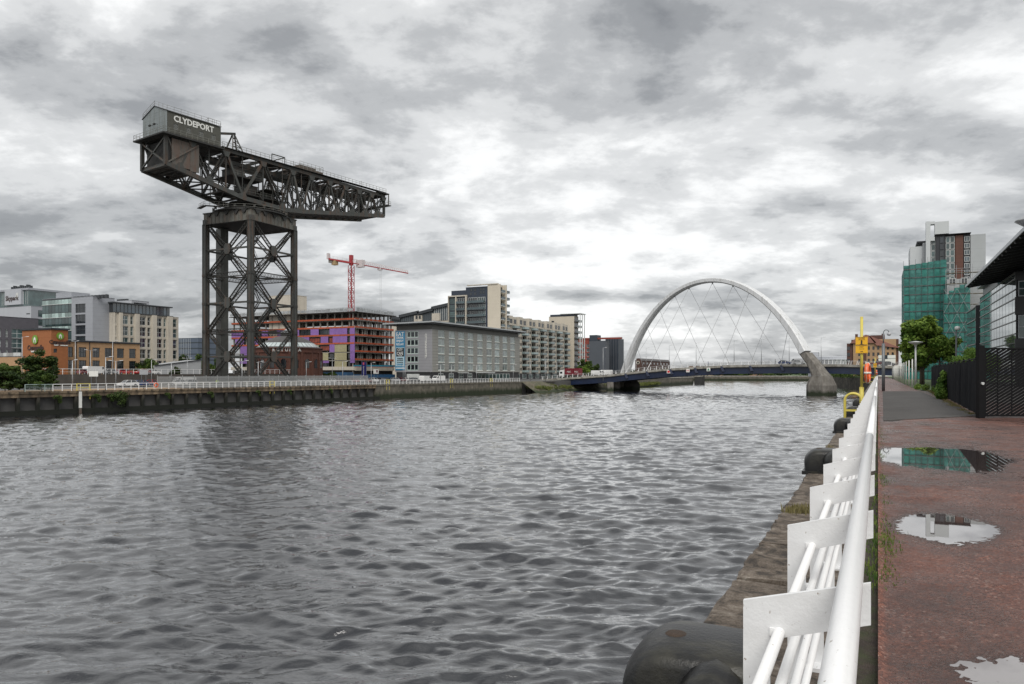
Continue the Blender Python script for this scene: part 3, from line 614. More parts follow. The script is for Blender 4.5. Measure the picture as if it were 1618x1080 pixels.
for k in range(4):
    A, B = cor[k], cor[(k + 1) % 4]; n = ((A + B) / 2).normalized()
    u = (B - A).normalized(); A2, B2 = A + u * .6, B - u * .6
    for i in range(3):
        zt, zb = Zc(lev[i]), Zc(lev[i + 1]); mid = (A + B) / 2
        for p, q in ((A2, B2), (B2, A2)):
            mb = MB(); mb.lace(Vector((p.x, p.y, zt)), Vector((q.x, q.y, zb)), .85, .14, up=n, dp=.36); mb.build('lattice_brace', m_steel, cr)
        mb = MB(); zm = (zt + zb) / 2; hh, w_ = 1.25, .95
        pol = [(-w_, -hh * .6), (-w_ * .55, -hh), (w_ * .55, -hh), (w_, -hh * .6), (w_, hh * .6), (w_ * .55, hh), (-w_ * .55, hh), (-w_, hh * .6)]
        mb.ext([(mid.x + u.x * a, mid.y + u.y * a, zm + b) for a, b in pol], n * .24, n * .34); mb.ext([(mid.x + u.x * a, mid.y + u.y * a, zm + b) for a, b in pol], n * -.34, n * -.24)
        g = mb.build('gusset_plate', m_steel2, cr); g['kind'] = 'stuff' if False else g.get('kind', 'part') if False else ''
        del g['kind']
        mb = MB(); mb.bar(Vector((A2.x, A2.y, zm)), Vector((B2.x, B2.y, zm)), .34, .42); mb.build('strut', m_steel2, cr)
        if i < 2:
            mb = MB(); mb.lace(Vector((A2.x, A2.y, zb)), Vector((B2.x, B2.y, zb)), 1.0, .14, up=n, dp=.5); mb.build('lattice_girder', m_steel, cr)
for zz in (25, 11.5):
    for p, q in ((cor[0], cor[2]), (cor[1], cor[3])): mb = MB(); mb.bar((p.x, p.y, Zc(zz)), (q.x, q.y, Zc(zz)), .3, .35); mb.build('cross_strut', m_steel, cr)
# lift shaft column and stairs inside the tower
lx, ly = at(351, 182); v = Vector((lx - cx, ly - cy, 0)); v = Matrix.Rotation(-JA, 3, 'Z') @ v
mb = MB(); mb.box((v.x - 1.05, v.y - 1.05, .3), (v.x + 1.05, v.y + 1.05, Zc(37.4))); mb.build('lift_shaft', M('shaft_steel', (.085, .088, .08), .6, sc=.5, amt=.25, dirt=(.05, .05, .045), damt=.2), cr)
zz = .5; k = 0; sx0 = Vector((-1.5, -2.2, 0)); sx1 = Vector((3.5, 1.4, 0))
while zz < 36:
    a_, b_ = (sx0, sx1) if k % 2 == 0 else (sx1, sx0); mb = MB(); z1 = zz + 4.1
    for off in (-.45, .45): 
        mb.bar(a_ + Vector((0, off, zz)), b_ + Vector((0, off, z1)), .08, .25); mb.bar(a_ + Vector((0, off, zz + 1.1)), b_ + Vector((0, off, z1 + 1.1)), .05)
        for j in range(7): p = a_.lerp(b_, j / 6) + Vector((0, off, zz + (z1 - zz) * j / 6)); mb.bar(p, p + Vector((0, 0, 1.1)), .04)
    for j in range(14): p = a_.lerp(b_, j / 13) + Vector((0, 0, zz + (z1 - zz) * j / 13)); mb.bar(p + Vector((0, -.45, 0)), p + Vector((0, .45, 0)), .25, .04)
    mb.build('stair_flight', m_steel, cr)['kind'] = 'stuff'; zz = z1; k += 1
# cap girders
m_cap = M('cap_steel', (.125, .125, .11), .6, 0, sc=.5, amt=.25, dirt=(.09, .05, .03), damt=.3, dsc=(.8, .8, .15))
mb = MB()
for k in range(4):
    A, B = cor[k] * 1.045, cor[(k + 1) % 4] * 1.045; n = ((A + B) / 2).normalized(); mb = MB(); u = (B - A).normalized()
    zb, zt = Zc(37.3), Zc(40.0)
    mb.ext([(A.x, A.y, zb), (B.x, B.y, zb), (B.x, B.y, zt), (A.x, A.y, zt)], n * -.25, n * .02)
    g = mb.build('cap_girder', m_cap, cr)
    mb = MB(); L_ = (B - A).length
    mb.bar(A + Vector((0, 0, zb)) + n * .05, B + Vector((0, 0, zb)) + n * .05, .5, .1, (0, 0, 1)); mb.bar(A + Vector((0, 0, zt)) + n * .05, B + Vector((0, 0, zt)) + n * .05, .7, .12, (0, 0, 1)); mb.build('flange', m_steel, g)
    for j in range(1, 12):
        p = A + u * (L_ * j / 12) + n * .06; mb = MB(); mb.bar(p + Vector((0, 0, zb)), p + Vector((0, 0, zt)), .10, .12, n); mb.build('stiffener', m_cap, g)
    for j in (1.5, 3.5, 6, 8.5, 10.5):
        p = A + u * (L_ * j / 12); mb = MB(); mb.ext([p + u * -.9 + Vector((0, 0, zt)), p + u * .9 + Vector((0, 0, zt)), p + u * .15 + Vector((0, 0, zt - .95)), p - u * .15 + Vector((0, 0, zt - .95))], n * .05, n * .35); mb.build('bracket', m_dark, g)
mb = MB(); mb.ext([(c.x * 1.0, c.y * 1.0, Zc(37.5)) for c in cor], (0, 0, 0), (0, 0, .3)); mb.build('cap_floor', m_dark, cr)
mb = MB(); mb.lathe([(8.0, 0), (8.9, 0), (8.9, .25), (8.0, .25)], (0, 0, Zc(40.15)), 36); mb.lathe([(0, 0), (8.2, 0), (8.2, .6), (0, .6)], (0, 0, Zc(40.1)), 36); mb.build('turntable_ring', m_dark, cr)
mb = MB(); mb.lathe([(3.4, 0), (3.0, 1.3), (5.2, 2.0), (5.2, 2.3), (0, 2.3)], (0, 0, Zc(40.7)), 28); mb.build('pivot_drum', m_steel, cr)
for k in range(24):
    t = 2 * math.pi * k / 24; mb = MB(); mb.box((-.25, -.25, 0), (.25, .25, .55)); o = mb.build('roller', m_steel, cr, loc=(8.5 * math.cos(t), 8.5 * math.sin(t), Zc(40.8))); o.rotation_euler = (0, 0, t)
def handrail(pts, h=1.1, st=1.5, parent=cr, mat=m_rail, name='handrail', th=.05):
    mb = MB()
    for a, b in zip(pts, pts[1:]):
        a, b = Vector(a), Vector(b); n = max(1, int((b - a).length / st)); 
        for z in (h, h * .5): mb.bar(a + Vector((0, 0, z)), b + Vector((0, 0, z)), th)
        for j in range(n + 1): p = a.lerp(b, j / n); mb.bar(p, p + Vector((0, 0, h)), th)
    return mb.build(name, mat, parent)
handrail([(8.8 * math.cos(R(a)), 8.8 * math.sin(R(a)), Zc(40.25)) for a in range(0, 361, 15)], st=2.9)
# a service gantry at the left of the cap
mb = MB()
for (a, b) in (((-9, -4), (-13, -1)), ((-13, -1), (-12, 3))): mb.bar((*a, Zc(40.3)), (*b, Zc(40.3)), .9, .15)
mb.build('side_platform', m_steel, cr); handrail([(-9, -4, Zc(40.3)), (-13, -1, Zc(40.3)), (-12, 3, Zc(40.3))], st=.9)
# jib
YT = 4.75
def topz(t): return Zc(53.2 - .5 * max(0, t) / 41)
BOT = [(-24.6, 46.8), (-5.7, 43.0), (6.5, 42.4), (11.5, 42.9), (41.2, 47.0)]
def botz(t): return Zc(float(np.interp(t, [b[0] for b in BOT], [b[1] for b in BOT])))
tops = [-24.4, -18.6, -10.1, 0, 8.8, 14.8, 20.8, 26.4, 31.4, 36.2, 40.9]
bots = [-21.5, -14.4, -5.7, 5.7, 11.6, 17.7, 23.5, 28.9, 33.8, 38.6]
for sg in (-1, 1):
    yy = sg * YT; mb = MB(); mb.bar((-24.7, yy, topz(-28)), (0, yy, topz(0)), .7, .85); mb.bar((0, yy, topz(0)), (41.4, yy, topz(41.4)), .7, .8); mb.build('top_chord', m_steel, cr)
    for (a, b) in zip(BOT, BOT[1:]): mb = MB(); mb.bar((a[0], yy, Zc(a[1])), (b[0], yy, Zc(b[1])), .8, 1.0 if a[0] < 13 else .75); mb.build('bottom_chord', m_steel2, cr)
    for i, t in enumerate(tops):
        tz = topz(t)
        for b in (bots[i - 1] if i > 0 else None, bots[i] if i < len(bots) else None):
            if b is None: continue
            big = -20 < t < 14
            mb = MB(); P, Q = Vector((t, yy, tz - .3)), Vector((b, yy, botz(b) + .3)); d = (Q - P).normalized(); nn = Vector((0, 1, 0)); w_ = .62 if big else .42
            mb.lace(P, Q, w_ * 1.25, .15 if big else .12, up=nn, dp=w_ * .8) if (i + (b > t)) % 2 == 0 else mb.bar(P, Q, w_ * .8, w_, nn)
            mb.build('diagonal', m_steel2 if (i + (b > t)) % 2 else m_steel, cr)
        if t > -23:
            mb = MB(); mb.bar((t, yy, tz - .3), (t, yy, botz(t) + .3), .26, .3, (1, 0, 0)); mb.build('vertical_post', m_steel, cr)
            mb = MB(); mb.ext([(t - 1.0, yy, tz - .3), (t + 1.0, yy, tz - .3), (t + .5, yy, tz - 1.5), (t - .5, yy, tz - 1.5)], (0, -.42, 0), (0, .42, 0)); mb.build('node_plate', m_steel2, cr)
    for b in bots:
        mb = MB(); mb.bar((b, yy, topz(b)), (b, yy, botz(b)), .16, .2, (1, 0, 0)); mb.build('hanger', m_steel, cr)
        mb = MB(); z_ = botz(b); mb.ext([(b - 1.0, yy, z_ + .3), (b + 1.0, yy, z_ + .3), (b + .45, yy, z_ + 1.4), (b - .45, yy, z_ + 1.4)], (0, -.42, 0), (0, .42, 0)); mb.build('node_plate', m_steel2, cr)
    # secondary struts halfway down the big panels
    for i in range(1, 8):
        t0, t1 = tops[i], tops[i + 1] if i + 1 < len(tops) else tops[i]; b = bots[i]; zm = (topz(b) + botz(b)) / 2
        mb = MB(); mb.bar(((t0 + b) / 2, yy, zm), ((t1 + b) / 2, yy, zm), .16, .2); mb.bar(((t0 + b) / 2, yy, zm), (t0 + (b - t0) * .5, yy, botz(t0)), .14); mb.build('sub_strut', m_steel, cr)
for i, t in enumerate(sorted(tops + bots)):
    for z_ in (topz(t) - .1, botz(t) + .1):
        mb = MB(); mb.bar((t, -YT, z_), (t, YT, z_), .35, .6 if z_ > Zc(50) else .4); mb.build('cross_girder', m_steel, cr)
    nx = sorted(tops + bots)[i + 1] if i + 1 < len(tops + bots) else None
    if nx is not None:
        for (ya, yb) in ((-YT, YT), (YT, -YT)):
            mb = MB(); mb.lace((t, ya, botz(t)), (nx, yb, botz(nx)), .45, .09, n=7, dp=.2); mb.build('wind_brace', m_steel, cr)
            mb = MB(); mb.bar((t, ya, topz(t) - .3), (nx, yb, topz(nx) - .3), .2); mb.build('wind_brace', m_steel, cr)
    if t in tops and t > -23:
        for (ya, yb) in ((-YT, YT), (YT, -YT)):
            mb = MB(); mb.lace((t, ya, topz(t) - .5), (t, yb, botz(t) + .5), .5, .1, up=(1, 0, 0), dp=.25); mb.build('sway_brace', m_steel, cr)
# internal crane deck, trolley track girders
for yy in (-1.9, 1.9): mb = MB(); mb.bar((-10, yy, topz(0) - 1.6), (40.5, yy, topz(40) - 1.3), .35, .9); mb.build('trolley_girder', m_steel, cr)
# clutter in the pivot bay: winch platforms, ladders
for (x0, y0, z0, x1, y1, z1) in ((-9, -3.6, 44.4, 8, 3.6, 44.65), (-8, -4, 48.1, 0, 4, 48.3), (1.5, -4.2, 46.6, 7.5, 4.2, 46.8)): mb = MB(); mb.box((x0, y0, Zc(z0)), (x1, y1, Zc(z1))); mb.build('platform', m_steel, cr); handrail([(x0, y0, Zc(z1)), (x1, y0, Zc(z1))]); handrail([(x0, y1, Zc(z1)), (x1, y1, Zc(z1))])
for (x0, y0, z0, x1, y1, z1) in ((-3.4, -2.1, 44.7, .5, 1.9, 47.1), (2.1, -1.5, 44.7, 5.6, 2.2, 46.1), (-6.5, -2.6, 48.3, -3.5, 2.2, 50.4)): mb = MB(); mb.box((x0, y0, Zc(z0)), (x1, y1, Zc(z1))); mb.box((x0 - .15, y0 - .15, Zc(z1)), (x1 + .15, y1 + .15, Zc(z1) + .12)); mb.build('winch_cabin', m_steel2, cr)
mb = MB(); mb.lathe([(0, -2.2), (1.1, -2.2), (1.1, 2.2), (0, 2.2)], (0, 0, 0), 14); o = mb.build('winch_drum', m_dark, cr, loc=(1, 0, Zc(49.5))); o.rotation_euler = (R(90), 0, 0)
# tail: plated floor, ballast box
mb = MB(); mb.box((-24.6, -YT, Zc(46.4)), (-22.0, YT, Zc(46.7))); mb.build('tail_floor', m_steel2, cr)
for sg in (-1, 1):
    mb = MB(); mb.bar((-24.6, sg * YT, Zc(46.5)), (-24.6, sg * YT, Zc(53)), .7); mb.build('tail_post', m_steel, cr)
for (ya, yb) in ((-YT, YT), (YT, -YT)): mb = MB(); mb.bar((-24.7, ya, Zc(47)), (-24.7, yb, Zc(52.6)), .33); mb.build('tail_brace', m_steel2, cr)
mb = MB(); mb.box((-23.6, -4.6, Zc(46.4)), (-23.3, 4.6, Zc(52.4))); mb.build('ballast_end_plate', m_dark, cr)
for sg in (-1, 1):
    x = -23.4
    while x < -17.0:
        x2 = x + 2.15; mb = MB(); mb.box((x, sg * 4.95, Zc(46.9 - .15 * (x + 23.4))), (x2 - .05, sg * 5.05, Zc(52.5))); mb.build('ballast_plate', m_rust, cr); x = x2
    mb = MB(); mb.bar((-24.3, sg * 5.15, Zc(47.1)), (-17.2, sg * 5.15, Zc(52.4)), .28); mb.build('ballast_strap', m_rust, cr)
mb = MB(); mb.box((-23.3, -4.9, Zc(46.6)), (-17, 4.9, Zc(46.9))); mb.build('ballast_floor', m_dark, cr)
# machinery house
hx0, hx1, hy = -24.4, -11.5, 4.9; hz0, hz1, hzr = Zc(53.2), Zc(58.15), Zc(60.1)
mb = MB(); mb.box((-26.0, -6.1, hz0 - .35), (hx1 + .2, 6.1, hz0 - .05)); mb.build('walkway_deck', m_dark, cr)
hs = None
S = Face(cr, (hx0, -hy, 0), 0)
wops = [(1.5 + 3.0 * k, 2.6 + 3.0 * k, hz0 + 1.35, hz0 + 2.65) for k in range(4)]
mb = MB(); S.wall(mb, hx1 - hx0, hz0, hz1, wops, .12); mb.quad((hx0, hy, hz0), (hx0, hy, hz1), (hx1, hy, hz1), (hx1, hy, hz0)); mb.build('side_wall', m_house, cr)
wm, wsub = window(1.1, 1.3, 3, 3, m_rail, glass('crane_glass', (.05, .055, .05), .25), .07)
for o in wops: S.put(wm, 'window', o[0], o[2], .06, wsub)
for xx, s_ in ((hx0, -1), (hx1, 1)):
    mb = MB(); mb.ext([(xx, -hy, hz0), (xx, hy, hz0), (xx, hy, hz1), (xx, 0, hzr), (xx, -hy, hz1)], (0, 0, 0), (-.06 * s_, 0, 0)); mb.build('gable_wall', m_gable_lit, cr)
for sg in (-1, 1):
    mb = MB(); mb.ext([(hx0 - .15, sg * (hy + .2), hz1 - .05), (hx1 + .15, sg * (hy + .2), hz1 - .05), (hx1 + .15, 0, hzr + .02), (hx0 - .15, 0, hzr + .02)], (0, 0, 0), (0, 0, .12)); mb.build('roof', m_dark, cr)
for sg in (-1, 1): handrail([(hx0, 0, hzr + .1), (hx0, sg * hy, hz1 + .1), (hx1, sg * hy, hz1 + .1), (hx1, 0, hzr + .1)], st=1.6)
handrail([(hx1 + .2, -6.0, hz0), (-25.9, -6.0, hz0), (-25.9, 6.0, hz0), (hx1, 6, hz0)], st=1.3)
for yy in (-1.4, 0.4): mb = MB(); mb.bar((hx0 - .1, yy, hz0 + 2.6), (hx0 - .9, yy, hz0 + 2.7), .06); mb.box((hx0 - 1.1, yy - .3, hz0 + 2.3), (hx0 - .75, yy + .3, hz0 + 2.6)); mb.build('floodlight', m_dark, cr)
text('lettering', 'CLYDEPORT', 1.85, m_let, cr, (-18.1, -hy - .03, hz1 - 1.25), ext=.03, bold=.05, sx=.93)
# vertical ladder cage at the house end
mb = MB()
for k in range(14): mb.box((hx1 + .1, -hy + .2, hz0 + k * .42), (hx1 + .14, -hy + .9, hz0 + k * .42 + .05))
mb.bar((hx1 + .1, -hy + .2, hz0), (hx1 + .1, -hy + .2, hz1 + 1), .06); mb.bar((hx1 + .1, -hy + .9, hz0), (hx1 + .1, -hy + .9, hz1 + 1), .06); mb.build('ladder', m_rail, cr)['kind'] = 'stuff'
# deck and handrails along the jib
mb = MB(); mb.box((hx1, -5.6, topz(0) + .42), (41.4, -4.2, topz(0) + .52)); mb.box((hx1, 4.2, topz(0) + .42), (41.4, 5.6, topz(0) + .52)); mb.build('jib_walkway', m_dark, cr)
for sg in (-1, 1): handrail([(hx1, sg * 5.5, topz(0) + .5), (18, sg * 5.5, topz(0) + .5), (41.4, sg * 5.5, topz(0) + .4)], st=1.25, th=.06)
# tip
mb = MB(); mb.box((38.4, -5.9, topz(41) + .5), (42.3, 5.9, topz(41) + .8)); mb.build('tip_deck', m_dark, cr)
for sg in (-1, 1): mb = MB(); mb.bar((41.3, sg * YT, botz(47)), (41.3, sg * YT, topz(47) + .5), .5); mb.build('tip_post', m_steel, cr)
mb = MB(); mb.box((41.5, -5.9, topz(47) - 2.6), (43.1, 5.9, topz(47) - 2.4)); mb.build('tip_gallery', m_dark, cr); handrail([(41.5, -5.8, topz(47) - 2.4), (43, -5.8, topz(47) - 2.4), (43, 5.8, topz(47) - 2.4), (41.5, 5.8, topz(47) - 2.4)], st=1.0)
mb = MB(); mb.bar((42.2, -5.7, topz(47) - 2.5), (42.2, -5.7, topz(47) + .5), .2); mb.bar((42.2, 5.7, topz(47) - 2.5), (42.2, 5.7, topz(47) + .5), .2); mb.build('tip_frame', m_steel, cr)
# small jib crane on top, trolley crab
z0 = topz(0) + .5
dk = None
for (p, q, w_) in (((-6.4, -2, z0), (-5, 0, z0 + 5.6), .28), ((-6.4, 2, z0), (-5, 0, z0 + 5.6), .28), ((-2.6, -1.6, z0), (-4.6, 0, z0 + 5.6), .28), ((-2.6, 1.6, z0), (-4.6, 0, z0 + 5.6), .28)): mb = MB(); mb.bar(p, q, w_); mb.build('derrick_leg', m_steel, cr)
mb = MB(); mb.bar((-4.4, 0, z0 + 5.7), (-12, 0, z0 + 3.9), .5); mb.build('derrick_boom', m_steel, cr)
for j in range(1, 5): mb = MB(); f_ = j / 5; mb.bar((-6.4 + 1.4 * f_, -2 + 2 * f_, z0 + 5.6 * f_), (-2.6 - 2 * f_, -1.6 + 1.6 * f_, z0 + 5.6 * f_), .12); mb.bar((-6.4 + 1.4 * f_, -2 + 2 * f_, z0 + 5.6 * f_), (-2.6 - 2 * (f_ - .2), -1.6 + 1.6 * (f_ - .2), z0 + 5.6 * (f_ - .2)), .12); mb.build('derrick_lattice', m_steel, cr)
mb = MB(); mb.box((-7.4, -3, z0), (-1.6, 3, z0 + .3)); mb.box((-6.8, -2.6, z0 + .3), (-4.6, 1, z0 + 1.0)); mb.build('derrick_base', m_steel, cr)
mb = MB(); mb.box((3.6, -3.4, z0), (7.8, 3.4, z0 + .3)); mb.build('gantry_deck', m_steel, cr)
for xx in (3.7, 7.6): 
    for yy in (-3.3, 3.3): mb = MB(); mb.bar((xx, yy, z0 + .3), (xx, yy, z0 + 2.3), .16); mb.build('gantry_post', m_steel, cr)
mb = MB(); mb.bar((3.7, -3.3, z0 + 2.3), (7.6, -3.3, z0 + 2.3), .2); mb.bar((3.7, 3.3, z0 + 2.3), (7.6, 3.3, z0 + 2.3), .2); mb.bar((7.6, -3.3, z0 + 2.3), (7.6, 3.3, z0 + 2.3), .2); mb.build('gantry_rail', m_steel, cr)
mb = MB(); mb.box((11.8, -3.9, z0 + .1), (19.5, 3.9, z0 + 1.0)); mb.box((12.2, -3.4, z0 + 1.0), (17.5, 3.4, z0 + 1.7)); mb.build('trolley_crab', M('crab_steel', (.09, .07, .055), .7, sc=1, amt=.4), cr); handrail([(11.8, -3.9, z0 + 1.3), (19.5, -3.9, z0 + 1.3), (19.5, 3.9, z0 + 1.3), (11.8, 3.9, z0 + 1.3)], st=1.1)
for xx in (10.5, 34): mb = MB(); mb.bar((xx, -3, z0), (xx, -3, z0 + 2.2), .1); mb.build('mast', m_rail, cr)
# ---------------- arch bridge ----------------
m_deckc = M('bridge_concrete', (.34, .325, .29), .8, sc=.7, amt=.15, dirt=(.14, .13, .11), damt=.35, dsc=(.8, .8, .5))
m_blue = M('bridge_blue', (.008, .018, .052), .42, sc=.3, amt=.3, dirt=(.012, .016, .03), damt=.3, dsc=(.15, .15, .6))
m_archw = M('arch_paint', (.64, .65, .66), .45, sc=.5, amt=.08, dirt=(.42, .42, .40), damt=.0, dsc=(1.5, 1.5, .2))
m_pier = M('pier_concrete', (.215, .20, .18), .88, sc=.8, amt=.25, bump=.6, dirt=(.10, .09, .075), damt=.45, dsc=(1, 1, .3), band=(-4.6, -3.7, (.022, .03, .014)))
m_cable = M('cable', (.45, .46, .47), .5, sc=1, amt=.1)
nk = [(-122, 268.2), (-118, 267), (-90, 262), (-54, 255), (-18, 250), (20, 246.5), (60, 244)]
zk = [(-122, -1.25), (-118, -.95), (-90, .9), (-80, 2.0), (-68, 3.0), (-47, 4.1), (-28, 4.35), (-10, 4.2), (5, 3.6), (18, 3.1), (60, 1.4)]
def ny(x): return float(np.interp(x, [k[0] for k in nk], [k[1] for k in nk]))
def dz(x): return float(np.interp(x, [k[0] for k in zk], [k[1] for k in zk]))
xs = list(np.arange(-122, 60.1, 4.0)); BW = 21.0
br = thing('arch_bridge', 'white steel arch road bridge curving over the river with blue deck girder', 'bridge', (0, 0, 0))
def sweep(prof, mat, name, x0=-122, x1=60, parent=br):
    """profile: list of (offset across, z above the deck line) closed, swept along the deck"""
    X = [x for x in xs if x0 <= x <= x1]; q = len(prof); vs = [(x, ny(x) + o, dz(x) + z) for x in X for o, z in prof]
    fs = [(i * q + j, i * q + (j + 1) % q, (i + 1) * q + (j + 1) % q, (i + 1) * q + j) for i in range(len(X) - 1) for j in range(q)]
    fs += [tuple(range(q - 1, -1, -1)), tuple((len(X) - 1) * q + j for j in range(q))]; mb = MB(); mb._a(vs, fs); return mb.build(name, mat, parent)
sweep([(0, 0), (0, -.75), (.5, -.95), (BW - .5, -.95), (BW, -.75), (BW, 0), (BW - .4, 0), (BW - .4, -.12), (.4, -.12), (.4, 0)], m_deckc, 'deck')
sweep([(.40, -.118), (.40, -.11), (BW - .40, -.11), (BW - .40, -.118)], m_tar, 'road_surface')
for o0 in (.55, BW - 1.15): sweep([(o0, -.96), (o0 - .15 if o0 < 5 else o0, -3.0), (o0 + .6, -3.0), (o0 + .6, -.96)], m_blue, 'edge_girder')
for o0 in (7, 13.6): sweep([(o0, -.96), (o0, -2.6), (o0 + .5, -2.6), (o0 + .5, -.96)], m_blue, 'inner_girder')
mb = MB(); x = -84
for x in np.arange(-118, 58, 5.0):
    mb = MB(); mb.bar((x, ny(x) + .9, dz(x) - 1.9), (x, ny(x) + BW - .9, dz(x) - 1.9), .4, 1.3); mb.build('cross_beam', m_blue, br)
for o_, nm in ((.18, 'near'), (BW - .2, 'far')):
    mb = MB(); mb.box((-.09, -.1, 0), (.09, .1, 1.15)); mb.box((-.14, -.14, 0), (.14, .14, .12)); pm = mb.mesh('parapet_post', m_white2)
    x = -121.0
    while x < 58:
        p = put(pm, 'parapet_post', br, (x, ny(x) + o_, dz(x))); p.rotation_euler = (R(0), R(8), 0); x += 2.35
    for zz in (.38, .66, .92, 1.14):
        sweep([(o_ - .03, zz), (o_ + .03, zz), (o_ + .03, zz + .05), (o_ - .03, zz + .05)], m_rail if zz < 1 else m_white2, 'parapet_rail')
# arch in its vertical plane
L0 = Vector((-91.0, 281.0, 0)); R0 = Vector((-16.6, 242.4, 0))
def arcpt(px, py):
    r = ray(px); A = np.array([[r[0], -(R0.x - L0.x)], [r[1], -(R0.y - L0.y)]]); D, s = np.linalg.solve(A, [L0.x, L0.y]); return s, zat(py, D)
ctl = sorted(arcpt(a, b) for a, b in [(985.5, 598), (992, 578), (1003.5, 546), (1017, 519), (1038, 490), (1062, 466.5), (1092, 449), (1130, 442.5), (1163, 448.5), (1187, 459.5), (1213, 478), (1232, 496), (1254, 526), (1272, 557)])
def spl(ctl, n):
    S_ = np.array([c[0] for c in ctl]); Zs = np.array([c[1] for c in ctl]); d = np.concatenate([[0], np.cumsum(np.hypot(np.diff(S_) * 84, np.diff(Zs)))]); t = np.linspace(0, d[-1], n)
    def sm(v):
        co = np.polyfit(d / d[-1], v, 7); return np.polyval(co, t / d[-1])
    return sm(S_), sm(Zs)
aS, aZ = spl(ctl, 61)
AP = [L0 + (R0 - L0) * float(s) + Vector((0, 0, float(z))) for s, z in zip(aS, aZ)]
adir = (R0 - L0).normalized(); anrm = Vector((-adir.y, adir.x, 0))
vs = []; fs = []
for i, p in enumerate(AP):
    t = (AP[min(i + 1, 60)] - AP[max(i - 1, 0)]).normalized(); nn = anrm.cross(t).normalized()
    if nn.dot(Vector((-20 if False else 0, 0, 1))) < 0: nn = -nn
    f_ = i / 60; hw = 1.3 + .6 * (1 - math.sin(math.pi * f_)) ; hh = .78 + .55 * (1 - math.sin(math.pi * f_))
    for a, b in ((-1, -.55), (-.55, -1), (.55, -1), (1, -.55), (1, .8), (.8, 1), (-.8, 1), (-1, .8)): vs.append(p + anrm * a * hw + nn * b * hh)
q = 8
for i in range(60):
    for j in range(q): fs.append((i * q + j, i * q + (j + 1) % q, (i + 1) * q + (j + 1) % q, (i + 1) * q + j))
fs += [tuple(range(q)), tuple(60 * q + j for j in range(q))]
mb = MB(); mb._a(vs, fs); mb.build('arch', m_archw, br)
# right springing: raked concrete leg on a flared pier
tp = AP[-1]; base = Vector((-15.5, 241.6, 0))
def loftrect(name, secs, mat, parent=br, ang=math.atan2(adir.y, adir.x)):
    mb = MB(); vs = []; ca, sa = math.cos(ang), math.sin(ang)
    for (x, y, z, hx, hy) in secs:
        for a, b in ((-1, -.6), (-.6, -1), (.6, -1), (1, -.6), (1, .6), (.6, 1), (-.6, 1), (-1, .6)): vs.append((x + a * hx * ca - b * hy * sa, y + a * hx * sa + b * hy * ca, z))
    n = len(secs); fs = [(i * 8 + j, i * 8 + (j + 1) % 8, (i + 1) * 8 + (j + 1) % 8, (i + 1) * 8 + j) for i in range(n - 1) for j in range(8)]; fs += [tuple(range(7, -1, -1)), tuple((n - 1) * 8 + j for j in range(8))]
    mb._a(vs, fs); return mb.build(name, mat, parent)
def dn(z): f = (tp.z - z) / (tp.z - .5); return tp.x + (base.x - tp.x) * min(1, max(0, f)) ** .8, tp.y + (base.y - tp.y) * min(1, max(0, f))
secs = []
for z, hx, hy in ((tp.z + .1, 1.75, 1.7), (4.5, 1.9, 1.8), (2.5, 2.1, 1.9), (.6, 2.5, 2.2)):
    x, y = dn(z); secs.append((x, y, z, hx, hy))
loftrect('concrete_leg', secs[::-1], m_pier)
loftrect('pier', [(base.x, base.y, -8, 3.9, 3.4), (base.x, base.y, -2.3, 3.8, 3.3), (base.x, base.y, -1.3, 3.4, 3.0), (base.x, base.y, .55, 2.7, 2.4)], m_pier)
lp = Vector((-89.0, 279.5, 0))
loftrect('concrete_leg', [(lp.x, lp.y, -1.6, 3.2, 2.6), (AP[0].x + 1, AP[0].y, AP[0].z + .6, 2.1, 2.1)], m_pier)
loftrect('pier', [(lp.x, lp.y, -8, 4.6, 3.6), (lp.x, lp.y, -3.0, 4.6, 3.6), (lp.x, lp.y, -1.4, 3.4, 2.8)], M('dark_pier', (.06, .055, .05), .9, sc=.8, amt=.3, band=(-4.6, -3.7, (.015, .02, .01))))
for px_, D_ in ((962, 272),):
    x, y = at(px_, D_); 
    for k in range(3): mb = MB(); mb.lathe([(1.3, -8), (1.3, dz(x) - 2.9), (0, dz(x) - 2.9)], (x, y + 1.6 + 8 * k, 0), 14); mb.build('column', m_pier, br)
# abutment and hangers
m_node = M('node_white', (.7, .7, .7), .5)
tx = [1023, 1042, 1064.4, 1091.6, 1125, 1156.5, 1186.4, 1216.8, 1246]
def onarch(px):
    best = min(range(len(AP)), key=lambda i: abs(((AP[i].x * cT + AP[i].y * sT) / dep(AP[i].x, AP[i].y)) * F + 809 - px)); p = AP[best]; nn = Vector((0, 0, -1)); return p + nn * .9
def near_edge(px, off=-.0):
    lo, hi = -122., 60.
    for _ in range(40):
        m_ = (lo + hi) / 2; y = ny(m_) + off; p = ((m_ * cT + y * sT) / dep(m_, y)) * F + 809
        if p < px: lo = m_
        else: hi = m_
    return Vector((lo, ny(lo) + off, dz(lo) - .2))
near = {1064.4: 988, 1091.6: 1021.5, 1125: 1059, 1156.5: 1098, 1186.4: 1139.7, 1216.8: 1185, 1246: 1234}
far = {1156.5: 1239.6, 1125: 1195.5, 1091.6: 1155, 1064.4: 1116, 1042: 1080, 1023: 1049, 1006: 1019}
